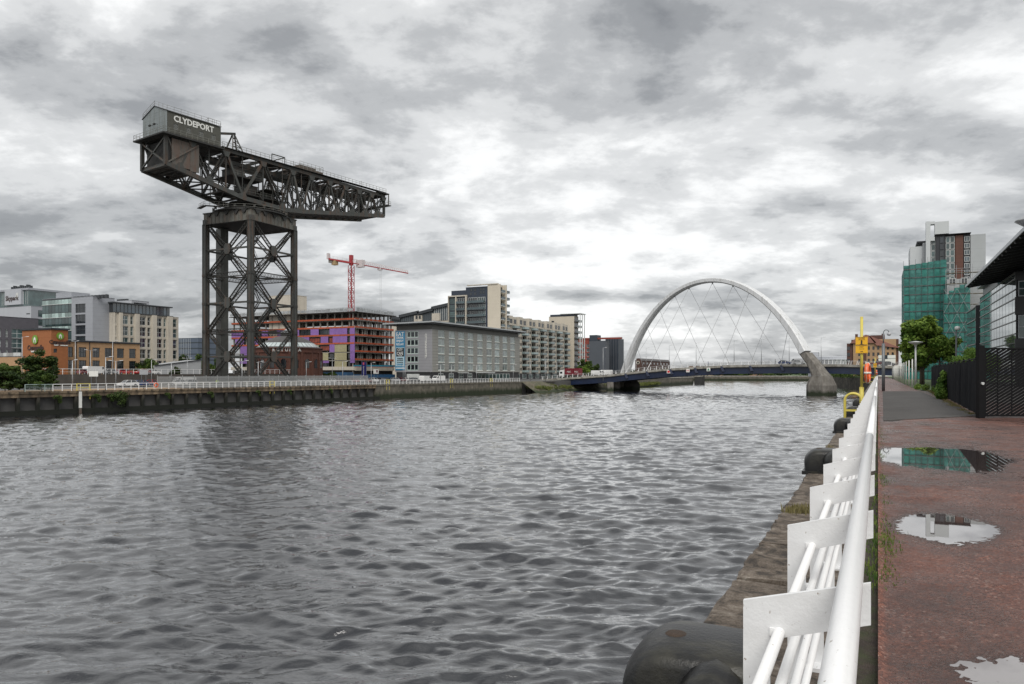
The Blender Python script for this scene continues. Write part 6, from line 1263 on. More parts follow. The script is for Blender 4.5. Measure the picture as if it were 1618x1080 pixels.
# --- dark stepped roofs behind it
m_sg = M('slate_glass', (.075, .09, .10), .35, sc=.3, amt=.15)
b, x, y = building('apartment_block', 'stepped dark glass penthouse roofs rising behind the grey hotel', 709, D=352); W_ = Wleft(618, x, y); f2 = Face(b, (-W_, 0, 0), FY); up = lambda p: W_ - Wleft(p, x, y); zz = lambda p: zl(p, x, y)
mb = MB(); mb.box((-W_, 0, 0), (0, 14, zz(505))); mb.build('wall', m_cr, b)
for (p0, p1, pa, pb, pc, mt) in ((618, 633, 498, 500, 506, m_sg), (633, 662, 496.5, 490.5, 506, m_sg), (662, 684, 493, 487.5, 506, m_sg), (684, 709, 485.5, 480.5, 506, m_sg)):
    mb = MB(); mb.ext([f2.P(up(p0), zz(pc), 0), f2.P(up(p1), zz(pc), 0), f2.P(up(p1), zz(pb), 0), f2.P(up(p0), zz(pa), 0)], (0, 0, 0), (0, 12, 0)); mb.build('penthouse', mt, b); n = max(3, int((p1 - p0) / 3))
    mb = MB(); mb.bar(f2.P(up(p0) - .5, zz(pa), -.6), f2.P(up(p1) + .3, zz(pb), -.6), .5, 1.4); mb.build('roof_edge', m_frd, b)
    for k in range(n + 1): u_ = up(p0) + (up(p1) - up(p0)) * k / n; mb = MB(); mb.bar(f2.P(u_, zz(pc), -.06), f2.P(u_, zz(pa + (pb - pa) * k / n), -.06), .16); mb.build('mullion', m_fr if p0 > 680 else m_frd, b)
for (p0, p1, q0, q1) in ((656, 668, 496.5, 506), (684, 696, 494, 506)): mb = MB(); f2.box(mb, up(p0), up(p1), zz(q1), zz(q0), -1.0, .0); mb.build('cream_bay', m_cr, b)
for p in (658.5, 663.5): w_ = window(1.2, 1.6, 2, 1, m_frd, G3, .1); f2.put(w_[0], 'window', up(p), zz(502), -1.08, w_[1])
# --- dark tower with cream flank
m_nv = M('navy_cladding', (.032, .042, .062), .5, sc=.3, amt=.12, lines=(2, 1.5, .06, (.02, .025, .035))); m_cr2 = M('cream_flank', (.52, .47, .385), .8, sc=.3, amt=.05, lines=(2, 3.05, .06, (.42, .38, .31)))
b, x, y = building('apartment_tower', 'tallest apartment tower with navy cladding and a cream flank, behind the grey hotel', 786, D=322); W_ = Wleft(708.5, x, y); Ln = Lfar(801, x, y); up = lambda p: W_ - Wleft(p, x, y); zz = lambda p: zl(p, x, y); f1, f2 = Face(b, (0, 0, 0), FX), Face(b, (-W_, 0, 0), FY)
zc = zz(448.5); fh_ = 3.02; nf = 12
mb = MB(); mb.box((-(W_ - up(770.5)), 0, 0), (0, Ln * .98, zc)); mb.build('cream_wall', m_cr2, b)
mb = MB(); mb.box((-(W_ - up(735)), .6, 0), (-(W_ - up(770.5)), Ln, zz(450.5))); mb.build('navy_wall', m_nv, b); mb = MB(); mb.box((-W_, .4, 0), (-(W_ - up(738)), Ln, zz(463))); mb.build('left_bay', m_nv, b); mb = MB(); mb.box((-(W_ - up(710)), 1.8, zz(463)), (-(W_ - up(738)), Ln, zz(454.3))); mb.build('upper_storey', m_nv, b)
mb = MB(); f2.box(mb, up(719.8), up(721.5), 0, zz(464), -.4, .5); f2.box(mb, up(735.5), up(737.8), 0, zz(463), -.4, .5); f2.box(mb, up(708.5), up(738), zz(465), zz(463), -.45, .5); f2.box(mb, up(708.3), up(709.2), 0, zz(464), -.4, .5); mb.build('cream_frame', m_cr, b)
mb = MB(); f2.box(mb, up(738), W_ + .2, zc, zc + .4, -.3, 1); mb.build('roof_edge', m_cr, b)
for j in range(9):
    z_ = zz(465.5) - 3.05 * (j + 1)
    w_ = window(up(719) - up(709.6), 2.7, 1, 3, m_frd, G2, .1); f2.put(w_[0], 'window', up(709.6), z_, .3, w_[1]); w_ = window(up(735) - up(722), 2.4, 4, 1, m_fr, G3, .12); f2.put(w_[0], 'window', up(722), z_ + .1, .35, w_[1])
    mb = MB(); f2.box(mb, up(722), up(735.3), z_ - .3, z_ - .05, -.9, .4); g = mb.build('balcony', m_frd, b); mb = MB(); f2.box(mb, up(722), up(735.3), z_ - .02, z_ + .95, -.95, -.9); mb.build('balustrade', M('balustrade_glass', (.08, .11, .12), .1, sc=.5, amt=.3, rnd=.3), g)
    z2 = z_ + 0
    if j < 9:
        for (p0, p1, gg) in ((739.5, 753, G3), (754, 766, G2)): w_ = window(up(p1) - up(p0), 2.5, 4, 1, m_fr, gg, .12); f2.put(w_[0], 'window', up(p0), z2, .5, w_[1])
        mb = MB(); f2.box(mb, up(739), up(766), z2 - .3, z2 - .05, -1.1, .6); g = mb.build('balcony', m_frd, b); mb = MB(); f2.box(mb, up(739), up(766), z2 - .02, z2 + .95, -1.15, -1.1); mb.build('balustrade', MATS['balustrade_glass'], g)
for (p0, q) in ((742, 457.5), (748, 457.5), (757, 457), (761.5, 457), (757, 462), (761.5, 462), (741, 463.5), (748, 463.5)): w_ = window(1.1, 1.1, 1, 1, m_frd, G3, .1); f2.put(w_[0], 'window', up(p0), zz(q), .55, w_[1])
for j in range(10):
    z_ = zz(455) - 3.05 * j - 1.4
    for (ua, ub) in ((Ln * .12, Ln * .5), (Ln * .66, Ln * .97)):
        w_ = window(ub - ua - .4, 2.2, 2, 1, m_frd, G3, .12); f1.put(w_[0], 'window', ua + .2, z_, -.05, w_[1]); mb = MB(); f1.box(mb, ua - .2, ub, z_ - .35, z_ - .1, -1.6, 0); g = mb.build('balcony', m_fr, b); mb = MB(); f1.box(mb, ua - .2, ub, z_ - .1, z_ + .85, -1.62, -1.56); mb.build('balustrade', MATS['balustrade_glass'], g)
mb = MB(); f1.box(mb, Ln * .55, Ln * .62, 0, zc, -1.8, 0); f1.box(mb, Ln * .0, Ln * .05, 0, zc, -1.4, 0); mb.build('fin', m_cr2, b)
# --- long apartment row
b, x, y = building('apartment_row', 'long cream riverside apartment row with stacked balconies receding to the bridge', 801.5, wx=-150); Ln = Lfar(897.5, x, y); zz = lambda p: zl(p, x, y); h = zz(499); f1, f2 = Face(b, (0, 0, 0), FX), Face(b, (-14, 0, 0), FY)
nb = 7; nf = 8; bay = Ln / nb; fh_ = (h - 3.6) / (nf + .6); ops = []
mb = MB(); ops = [(bay * i + bay * .52, bay * i + bay * .94, 3.2 + fh_ * j, 3.2 + fh_ * j + 2.35) for i in range(nb) for j in range(nf)]; f1.wall(mb, Ln, 0, h - fh_ * .4, ops, 1.3); f2.wall(mb, 14, 0, h, (), 0); mb.quad((-14, Ln, 0), (-14, Ln, h), (0, Ln, h), (0, Ln, 0)); mb.build('wall', m_cr, b); mb = MB(); mb.box((-14, .2, h - fh_ * .4 - .4), (-.2, Ln, h - fh_ * .4)); mb.build('roof', m_tar, b)
wB = window(bay * .42, 2.35, 4, 1, m_frd, G3, .12); fill(f1, ops, wB, 1.2)
sm = window(1.5, 1.2, 2, 1, m_frd, G3, .1); balm = MB(); balm.box((-.2, -1.5, -.25), (bay * .46, .1, -.02)); balm = balm.mesh('balcony', m_frd); bus = MB(); bus.box((-.2, -1.52, 0), (bay * .46, -1.46, .95)); bus.box((-.22, -1.46, 0), (-.16, 0, .95)); busm = bus.mesh('balustrade', M('pale_balustrade', (.22, .28, .28), .2, sc=.5, amt=.3, rnd=.3))
for i in range(nb):
    for j in range(nf):
        z_ = 3.2 + fh_ * j; f1.put(balm, 'balcony', bay * (i + .5), z_, 0, [('balustrade', busm)])
        if j > 0 or True: f1.put(sm[0], 'small_window', bay * (i + .12), z_ + .9, -.04, sm[1]); f1.put(sm[0], 'small_window', bay * (i + .31), z_ + .9, -.04, sm[1])
    for q in (0, .5):
        u0 = bay * (i + q); mb = MB(); f1.box(mb, u0 + .2, u0 + bay * .36, h - fh_ * 1.35, h + .3 * (q == 0), -1.0 if q == 0 else -.4, 3); pt = mb.build('penthouse_box', m_cr, b); w_ = window(bay * .22, 1.9, 2, 1, m_frd, G3, .12); o_ = put(w_[0], 'window', pt, f1.P(u0 + bay * .07, h - fh_ * 1.05, (-1.07 if q == 0 else -.47)), FX)
        put(w_[1][0][1], 'pane', pt, f1.P(u0 + bay * .07, h - fh_ * 1.05, (-1.07 if q == 0 else -.47)), FX)
mb = MB(); f1.box(mb, 0, Ln, 0, 2.7, -.1, .0); mb.build('plinth', m_bas, b)
for k in range(10): w_ = window(4.5, 2.2, 3, 1, m_fr, G2, .14); f1.put(w_[0], 'ground_window', Ln * k / 10 + .8, .2, -.2, w_[1])
# end tower of the row
b, x, y = building('apartment_tower', 'cream end tower with open steel balcony frame at the end of the long row', 907, D=400); W_ = Wleft(867.5, x, y); Ln = Lfar(914, x, y); zz = lambda p: zl(p, x, y); up = lambda p: W_ - Wleft(p, x, y); h = zz(499); f1, f2 = shell(b, W_, Ln, h, m_cr2, (), (), roofmat=m_frd)
mb = MB(); mb.box((-W_ + .5, .5, h), (-.5, Ln, zz(495.5))); mb.build('penthouse', m_nv, b); mb = MB(); mb.box((-W_ * .55, -.2, zz(495.5)), (3.8, Ln + 2, zz(494.7))); mb.build('roof_slab', m_fr, b)
for (xx, yy) in ((3.6, 0), (3.6, Ln * .5), (3.6, Ln)): mb = MB(); mb.bar((xx, yy, 0), (xx, yy, zz(495)), .4); mb.build('frame_post', m_fr, b)
for j in range(10):
    z_ = 3 + 3.1 * j; mb = MB(); mb.box((0, 0, z_), (2.0, Ln, z_ + .25)); mb.build('balcony', m_frd, b); mb = MB(); mb.box((1.95, 0, z_ + .3), (2.02, Ln, z_ + 1.2)); mb.build('balustrade', MATS['pale_balustrade'], b); w_ = window(Ln * .8, 2.3, 4, 1, m_frd, G3, .15); f1.put(w_[0], 'window', Ln * .1, z_ + .3, -.06, w_[1])
    if j % 3 == 2: mb = MB(); mb.bar((2, 0, z_), (3.6, 0, z_), .2); mb.build('frame_beam', m_fr, b)
w_ = window(1.6, 1.6, 1, 1, m_frd, G3, .12); f2.put(w_[0], 'window', up(871.5), zz(510), -.05, w_[1])
# --- dark blocks right of it
m_dg = M('dark_panel', (.075, .085, .10), .5, sc=.2, amt=.08); m_dg2 = M('darker_panel', (.035, .045, .06), .5, sc=.2, amt=.12)
b, x, y = building('apartment_block', 'plain slate grey apartment block with a stepped roof right of the cream row', 957, D=485); W_ = Wleft(931, x, y); zz = lambda p: zl(p, x, y); up = lambda p: W_ - Wleft(p, x, y); f1, f2 = shell(b, W_, Lfar(963, x, y), zz(538), m_dg, (), (), roofmat=m_dg2)
mb = MB(); mb.box((-W_ - .0, .5, zz(540)), (-W_ + (up(943) - up(931)), 8, zz(528.5))); mb.build('roof_block', m_dg2, b)
bb, x, y = building('apartment_block', 'black glass block with fins at the right of the slate grey block', 977, D=500); W_ = Wleft(957, x, y); zz = lambda p: zl(p, x, y); f1, f2 = shell(bb, W_, 12, zz(535), m_dg2, (), (), roofmat=m_dg)
for k in range(5): mb = MB(); f2.box(mb, W_ * k / 5, W_ * k / 5 + .5, 0, zz(534.5), -.6, 0); mb.build('fin', m_dg, bb)
bb, x, y = building('apartment_block', 'red brick and glass block squeezed between cream tower and slate block', 931, D=492); W_ = Wleft(912, x, y); zz = lambda p: zl(p, x, y); ops = grid(1.0, 2.9, 1.9, 3, 2, 3.0, 2.2, 7); f1, f2 = shell(bb, W_, 10, zz(535.5), M('bright_brick', (.23, .05, .035), .8, sc=.4, amt=.15), (), [o for o in ops if o[1] < W_], .3, roofmat=m_dg2); fill(f2, [o for o in ops if o[1] < W_], window(1.9, 2.2, 2, 1, m_fr, G3, .15))
mb = MB(); mb.box((-W_ * .9, -.3, zz(536)), (W_ * 2.6, 2, zz(533.5))); mb.build('red_roof_edge', M('bright_brick', None), bb)
# --- brick gable and low roofs beyond the bridge
b, x, y = building('brick_warehouse', 'small red brick gabled warehouse with round window beyond the bridge', 1013, D=450); W_ = Wleft(1003.5, x, y); zz = lambda p: zl(p, x, y); Ln = 70; mb = MB(); mb.ext([(-W_, 0, 0), (0, 0, 0), (0, 0, zz(569.5)), (-W_ * .3, 0, zz(566)), (-W_ * .7, 0, zz(566)), (-W_, 0, zz(569.5))], (0, 0, 0), (0, Ln, 0)); mb.build('wall', M('umber_brick', (.075, .04, .032), .85, sc=.5, amt=.2), b)
mb = MB(); mb.ext([(.2, 0, zz(569.5)), (-W_ * .3, 0, zz(565.9)), (-W_ * .7, 0, zz(565.9)), (-W_ - .2, 0, zz(569.5))], (0, .4, .1), (0, Ln, .1)); mb.build('roof', m_sl, b)
mb = MB(); mb.lathe([(0, 0), (1.05, 0), (1.05, .1), (0, .1)], n=20); o = mb.build('round_window', m_cr, b, loc=(-W_ / 2, -.1, zz(572.5))); o.rotation_euler = (R(90), 0, 0); mb = MB(); mb.lathe([(0, 0), (.7, 0), (.7, .12), (0, .12)], n=16); o2 = mb.build('window_glass', G3, o)
for k in range(8): mb = MB(); mb.box((0, 4 + 8 * k, zz(575)), (.06, 7 + 8 * k, zz(572))); mb.build('window', G3, b)
# --- right of the arch: low industrial roofs, brown block
b, x, y = building('arena', 'low pale grey round-roofed arena beyond the bridge right of the arch', 1318, D=520); zz = lambda p: zl(p, x, y); mb = MB(); mb.lathe([(16, 0), (16, zz(569)), (17, zz(568.7)), (17, zz(567.6)), (14.5, zz(567.2)), (14.5, zz(564)), (13, zz(563.4)), (0, zz(562.5))], (0, 0, 0), 40); mb.build('drum', m_pan2, b)
for k in range(40): a = 2 * math.pi * k / 40; mb = MB(); mb.bar((17 * math.cos(a), 17 * math.sin(a), zz(580)), (17 * math.cos(a), 17 * math.sin(a), zz(568.5)), .4); mb.build('rib', m_fr, b)
b, x, y = building('office_block', 'small pale block with darker roof behind the arena, left part', 1293, D=540); zz = lambda p: zl(p, x, y); shell(b, Wleft(1277, x, y), 10, zz(556.5), m_pan2, (), (), roofmat=m_pan)
b, x, y = building('office_block', 'white two-storey block beside the brown apartment building across the bridge', 1415, D=330); zz = lambda p: zl(p, x, y); ops = grid(1.5, 4, 2.2, 3, 2, 3.6, 1.8, 3); f1, f2 = shell(b, Wleft(1388, x, y), 20, zz(566), m_let, (), [o for o in ops if o[1] < 7], .3, roofmat=m_rf)
fill(f2, [o for o in ops if o[1] < 7], window(2.2, 1.8, 2, 1, m_frd, G4, .15)); mb = MB(); f2.box(mb, -.3, 8, zz(582), zz(579.5), -1, 0); mb.build('red_sign_band', m_rc, b)
m_br = M('tan_brick', (.36, .235, .135), .85, sc=.5, amt=.12); m_db = M('brown_brick', (.095, .045, .035), .85, sc=.5, amt=.2); m_pr = M('pink_roof', (.26, .12, .095), .8, sc=.4, amt=.15)
b, x, y = building('apartment_block', 'brown and tan apartment block with pink pitched roof across the bridge', 1420, D=345); W_ = Wleft(1338, x, y); zz = lambda p: zl(p, x, y); up = lambda p: W_ - Wleft(p, x, y); f2 = Face(b, (-W_, 0, 0), FY)
ops = [(up(1356) + 2.05 * i, up(1356) + 2.05 * i + .95, 2.0 + 3.0 * j, 3.7 + 3.0 * j) for j in range(6) for i in range(9)]
mb = MB(); ops_ = [o for o in ops if o[1] < up(1415) and o[3] < zz(540)]; f2.wall(mb, up(1416), 0, zz(535), ops_, .4, u0=up(1348)); mb.build('tan_wall', m_br, b); fill(f2, ops_, window(.95, 1.7, 1, 2, m_frd, G3, .1))
mb = MB(); mb.box((-W_, .5, 0), (-W_ + up(1347), 16, zz(541))); mb.box((-W_ + up(1345), 1.0, 0), (0, 16, zz(535))); mb.build('brown_wall', m_db, b)
for (p0, p1) in ((1338.5, 1343), (1363, 1368)):
    for j in range(5): w_ = window(up(p1) - up(p0), 1.7, 2, 1, m_frd, G3, .1); f2.put(w_[0], 'window', up(p0), 2 + 3 * j, .38 if p0 < 1350 else -.1, w_[1])
for (p0, p1, q) in ((1362.5, 1369, 560), ): mb = MB(); f2.box(mb, up(p0), up(p1), 0, zz(531), -.5, .2); mb.build('brown_bay', m_db, b)
mb = MB(); mb.ext([f2.P(up(1372), zz(528.5), -.8), f2.P(up(1422), zz(549), -.8), f2.P(up(1417), zz(549), -.8), f2.P(up(1385), zz(545), -.8)], (0, 0, 0), (0, 12, 0)); mb.ext([f2.P(up(1343), zz(541), -1.1), f2.P(up(1385), zz(541), -1.1), f2.P(up(1374), zz(529), -1.1), f2.P(up(1368), zz(527.5), -1.1), f2.P(up(1351), zz(534), -1.1)], (0, .3, 0), (0, 6, 0)); mb.build('pitched_roof', m_pr, b)
mb = MB(); f2.box(mb, up(1375), up(1398), zz(536), zz(528.5), .5, 9); mb.build('roof_attic', m_db, b)
for p in (1351, 1393): mb = MB(); f2.box(mb, up(p), up(p) + 1.2, zz(534), zz(526), 1, 2.5); mb.build('chimney', m_db, b)
# houses and trees on the closing bank seen under the bridge
m_fb = [M('far_brick', (.26, .15, .10), .85, sc=.3, amt=.15), M('far_tan', (.36, .27, .18), .85, sc=.3, amt=.1)]
hz_ = None
for k, (p0, p1, top, lab) in enumerate(((1089, 1103, 590, 'distant reddish flats left under the bridge deck'), (1106, 1128, 589, 'distant tan flats second from the left under the bridge'), (1131, 1141, 590, 'distant narrow brick flats centre under the bridge'), (1147, 1156, 589.5, 'distant small brick flats right of the trees under the bridge'), (1184, 1206, 588, 'distant brown stone block nearest the arch pier under the bridge'))):
    b, x, y = building('distant_flats', lab, p1, D=690 - 3 * k, zb=-1.5); W_ = Wleft(p0, x, y); hh = zl(top, x, y, -1.5); nn = max(2, int(W_ / 3.4)); ops = [(.8 + 3.2 * i, 2.0 + 3.2 * i, .8, 2.0) for i in range(nn) if 2.2 + 3.2 * i < W_]; hh = 9.0; ops += [(o[0], o[1], 4, 5.4) for o in ops]
    f1, f2 = shell(b, W_, 12, hh, m_fb[k % 2], (), ops, .3, roofmat=m_rf); fill(f2, ops[:len(ops)], window(1.2, 1.2, 1, 1, m_fr, G3, .12))
# ---------------- right bank ----------------
m_fm = M('fence_mesh', (.009, .0095, .012), .9, sc=2, amt=.35, spec=.1); m_fp = M('fence_black', (.007, .007, .008), .7, sc=2, amt=.3, spec=.2)
gx, gy = at(1548, 26.3)
# screened fence running away from the gate post
P = [(gx + .08, gy + .1), (4.35, 76.5)]; v = Vector((P[1][0] - P[0][0], P[1][1] - P[0][1], 0)); fl_ = v.length; fa = math.atan2(v.y, v.x)
t = thing('screened_fence', 'long black mesh-screened fence receding along the path behind the slatted gate', 'fence', (*P[0], 0), fa); n = 15; w_ = fl_ / n
for k in range(n):
    r = random.Random(k); mb = MB(); nn = 6; top = 2.16; vs = []
    for i in range(nn + 1):
        u = .06 + (w_ - .12) * i / nn; sag = .07 * math.sin(math.pi * i / nn) * r.uniform(.4, 1.2); bulge = .05 * math.sin(math.pi * i / nn) * r.uniform(-1, 1)
        vs += [(u, bulge, .06), (u, bulge * 1.5, 1.2), (u, bulge * .5, top - sag), (u, bulge * .5 + .015, top - sag), (u, bulge * 1.5 + .015, 1.2), (u, bulge + .015, .06)]
    fs = [(i * 6 + j, i * 6 + (j + 1) % 6, (i + 1) * 6 + (j + 1) % 6, (i + 1) * 6 + j) for i in range(nn) for j in range(6)]; mb._a(vs, fs); o = mb.build('screen_panel', m_fm, t); o.location = (w_ * k, 0, 0)
    mb = MB(); mb.tube([(w_ * k, -.06, 0), (w_ * k, -.06, 2.26)], .04, 8); mb.build('post', m_fp, t)
    mb = MB(); mb.bar((w_ * k, -.05, 2.2), (w_ * (k + 1), -.05, 2.2), .04); mb.bar((w_ * k, -.05, 1.2), (w_ * (k + 1), -.05, 1.2), .03); mb.build('rail', m_fp, t)
# slatted gate
t = thing('slatted_gate', 'tall black gate of diagonal slats at the right edge of the picture', 'gate', (gx, gy, 0), TH)
mb = MB(); mb.box((-.06, -.06, 0), (.14, .14, 2.62)); mb.build('post', m_fp, t)
k_ = 0
for g in range(3):
    x0 = .17 + 1.62 * g; wd, z0, z1 = 1.56, .10, 2.50
    mb = MB(); mb.box((x0, 0, z0 - .04), (x0 + wd, .05, z0 + .02)); mb.box((x0, 0, z1 - .02), (x0 + wd, .05, z1 + .04)); mb.box((x0, 0, z0 + .02), (x0 + .06, .05, z1 - .02)); mb.box((x0 + wd - .06, 0, z0 + .02), (x0 + wd, .05, z1 - .02)); mb.build('frame', m_fp, t)
    s = -z1; sl = .60; stepz = .115
    c0 = z0 - wd * sl
    while c0 < z1:
        # slat line z = c0 + sl*(x-x0)
        xa, xb = x0 + .03, x0 + wd - .03; za, zb_ = c0 + sl * (xa - x0), c0 + sl * (xb - x0)
        if za < z0: xa += (z0 - za) / sl; za = z0
        if zb_ > z1: xb -= (zb_ - z1) / sl; zb_ = z1
        if xb - xa > .05: mb = MB(); mb.bar((xa, .025, za), (xb, .025, zb_), .02, .076); mb.build('slat', m_fp, t)
        c0 += stepz
    for xx in (x0 + wd * .33, x0 + wd * .66): mb = MB(); mb.box((xx - .02, .052, z0), (xx + .02, .075, z1)); mb.build('batten', m_fp, t)
mb = MB(); mb.lathe([(0, -.03), (.05, -.03), (.05, .03), (0, .03)], n=12); o = mb.build('lock', m_fr, t, loc=(.05, -.09, 1.25)); o.rotation_euler = (R(90), 0, 0)
# trees, bushes
lt = leafmat('lime_leaf', (.05, .105, .014), (.20, .29, .05), .7); ld = leafmat('dark_leaf', (.016, .034, .010), (.060, .095, .022), .5); lm2 = leafmat('mid_leaf', (.028, .058, .012), (.10, .15, .03), .5)
tx_, ty_ = at(1457, 97)
tree('path_tree', 'bushy green tree with two trunks beside the red path before the netted tower', tx_, ty_, 0, 9.2, 3.5, 4.0, lt, 15000, .34, .14, seed=3, low=.20, multi=2)
tx_, ty_ = at(1484, 112); tree('path_tree', 'darker leafy tree right behind the path tree by the screened fence', tx_, ty_, 0, 8.0, 2.9, 3.2, lt, 8000, .34, .12, seed=8, low=.28)
tx_, ty_ = at(1448, 124); tree('path_tree', 'third tree of the path row half hidden behind the nearest', tx_, ty_, 0, 7.0, 2.8, 3.0, lt, 6000, .34, .12, seed=9, low=.3)
def bush(name, lab, x, y, z, clumps, n, size, mat, seed, cat='bush'):
    t = thing(name, lab, cat, (x, y, z)); leafcloud('foliage', clumps, n, size, mat, t, seed); mb = MB()
    r = random.Random(seed)
    for k in range(6): c_ = r.choice(clumps); mb.tube([(c_[0] * .2, c_[1] * .2, 0), (c_[0] * .6, c_[1] * .6, c_[2] * .5), (c_[0], c_[1], c_[2])], [.04, .03, .01], 5)
    mb.build('stem', MATS['bark'], t); return t
x, y = at(1494, 44.5); bush('bush', 'small leafy bush growing through the black screened fence onto the path', x - .25, y, 0, [(0, 0, .5, .35, .6, .5), (.1, .4, 1.0, .3, .4, .45), (.05, -.4, .35, .4, .5, .35), (.15, 0, 1.45, .2, .3, .35)], 2600, .11, leafmat('bright_leaf', (.05, .11, .015), (.17, .27, .05), 1.5), 2)
x, y = at(1520, 60); bush('bush', 'sprawling pale green bush rising above the black fence', x + .8, y, 0, [(-.9, 0, 2.5, .9, 1, .6), (.2, 1, 2.9, .8, 1, .8), (1.1, 0, 2.6, .9, 1, .7), (.4, -1, 2.0, 1.4, 1, .7), (0, 2, 3.3, .6, .8, .5)], 4200, .15, leafmat('bright_leaf', None, None), 4)
for k, (px_, D_) in enumerate(((1450, 70), (1462, 66), (1478, 60))):
    x, y = at(px_, D_); bush('shrub', ['low weeds at the end of the screened fence', 'low shrub at the foot of the far fence end', 'weeds along the foot of the screened fence'][k], x, y, 0, [(0, 0, .25, .35, .9, .3), (.1, .6, .3, .3, .6, .3)], 500, .10, lt, 40 + k)
sp = []
r = random.Random(11)
for _ in range(150): u = r.uniform(1.5, 44); q = Vector(P[0] + (0,)) + v.normalized() * u; sp.append((q.x - .12 - abs(r.gauss(0, .12)), q.y, .0, r.uniform(.5, 1.3)))
blades(sp, 30, .10, ls, 'grass', None, .08)
# --- netted tower
m_net = M('green_net', (.045, .225, .195), .75, sc=.5, amt=.35, dirt=(.022, .115, .105), damt=.5, dsc=(.25, .25, 1.2)); m_netp = M('green_net_pale', (.03, .21, .175), .75, sc=.5, amt=.25)
for m_ in (m_net, m_netp):
    nt_ = m_.node_tree; tr_ = nt_.nodes.new('ShaderNodeBsdfTransparent'); mx_ = nt_.nodes.new('ShaderNodeMixShader'); mx_.inputs[0].default_value = .22; nt_.links.new(nt_.nodes['Principled BSDF'].outputs[0], mx_.inputs[1]); nt_.links.new(tr_.outputs[0], mx_.inputs[2]); nt_.links.new(mx_.outputs[0], nt_.nodes['Material Output'].inputs[0])
m_wp = M('tower_white', (.50, .52, .53), .6, sc=.4, amt=.05); m_wp2 = M('tower_grey', (.36, .375, .385), .6, sc=.4, amt=.06, lines=(2, 3.1, .05, (.28, .29, .3)))
m_dk = M('tower_dark', (.028, .030, .036), .5, sc=.4, amt=.15, lines=(2, 3.1, .05, (.015, .015, .02))); m_bw = M('brown_panel', (.10, .038, .024), .6, sc=.4, amt=.15, lines=(2, 1.0, .05, (.05, .02, .015)))
YB = 204.0
def X_(px, wy=YB): return ony(px, wy)[0]
def Z_(py, px, wy=YB): return zat(py, ony(px, wy)[2])
tw = thing('residential_tower', 'tall grey, brown and white residential tower rising above green scaffold netting', 'building', (X_(1534), YB, 0)); ox = tw.location.x
def tb(p0, p1, py0, py1, y0, y1, mat, nm, pc=None):
    wy = YB + y0; pc = pc or (p0 + p1) / 2; a_, b_ = X_(p0, wy), X_(p1, wy); z1, z0 = Z_(py0, pc, wy), (Z_(py1, pc, wy) if py1 else 0)
    mb = MB(); mb.box((a_ - ox, y0, z0), (b_ - ox, y1, z1)); return mb.build(nm, mat, tw), a_ - ox, b_ - ox, z0, z1
tb(1533.5, 1557.5, 369.5, None, 0, 15, m_wp2, 'grey_wall'); tb(1522.5, 1533, 370, None, .3, 15, m_dk, 'dark_wall'); tb(1509.5, 1522, 371, None, .05, 15, m_bw, 'brown_cladding'); tb(1493.5, 1509, 371, None, .3, 15, m_dk, 'dark_wall'); tb(1479, 1493, 369.5, None, -.1, 15, m_dk, 'dark_corner')
tb(1477, 1534.5, 368.6, 369.8, -.5, 15, m_fp, 'roof_edge')
tb(1470.5, 1478.8, 376, None, .6, 14, m_wp2, 'return_wall')
tb(1438, 1463, 389, None, 1.2, 12, m_wp, 'white_block'); tb(1448.5, 1464, 380.5, 382.5, .8, 12, m_dk, 'canopy'); tb(1458, 1463.5, 383, None, .9, 8, m_wp2, 'grey_wall')
tb(1430, 1492, 419, None, 3, 12, m_wp2, 'netted_wall')
tb(1463, 1470.2, 349.5, None, -.4, 1.4, m_wp, 'white_pylon'); tb(1477, 1499.5, 349.5, 369, -.4, 1.4, m_wp, 'white_frame_wall'); tb(1470.2, 1477, 349.5, 353.8, -.4, 1.4, m_wp, 'frame_lintel'); tb(1470.2, 1477, 374, 380, -.4, 1.4, m_wp, 'frame_sill')
for j in range(9):
    z1 = Z_(373 + 10.5 * j, 1500); 
    for (p0, p1, y0, gm, nx) in ((1494.5, 1500.8, .2, G2, 1), (1501.5, 1508.3, .2, G2, 1), (1524, 1532, .2, G4, 2), (1471.5, 1478, .5, G2, 1), (1485, 1491, -.2, G3, 1)):
        a_, b_ = X_(p0) - ox, X_(p1) - ox; w = window(b_ - a_, 1.2 if p0 in (1524,) else 1.45, nx, 1, m_fr if p0 != 1485 else m_frd, gm, .09); o = put(w[0], 'window', tw, (a_, y0 - .06, z1 - 1.5)); put(w[1][0][1], 'pane', o)
m_scd = M('scaffold_dark', (.07, .08, .08), .6, .2)
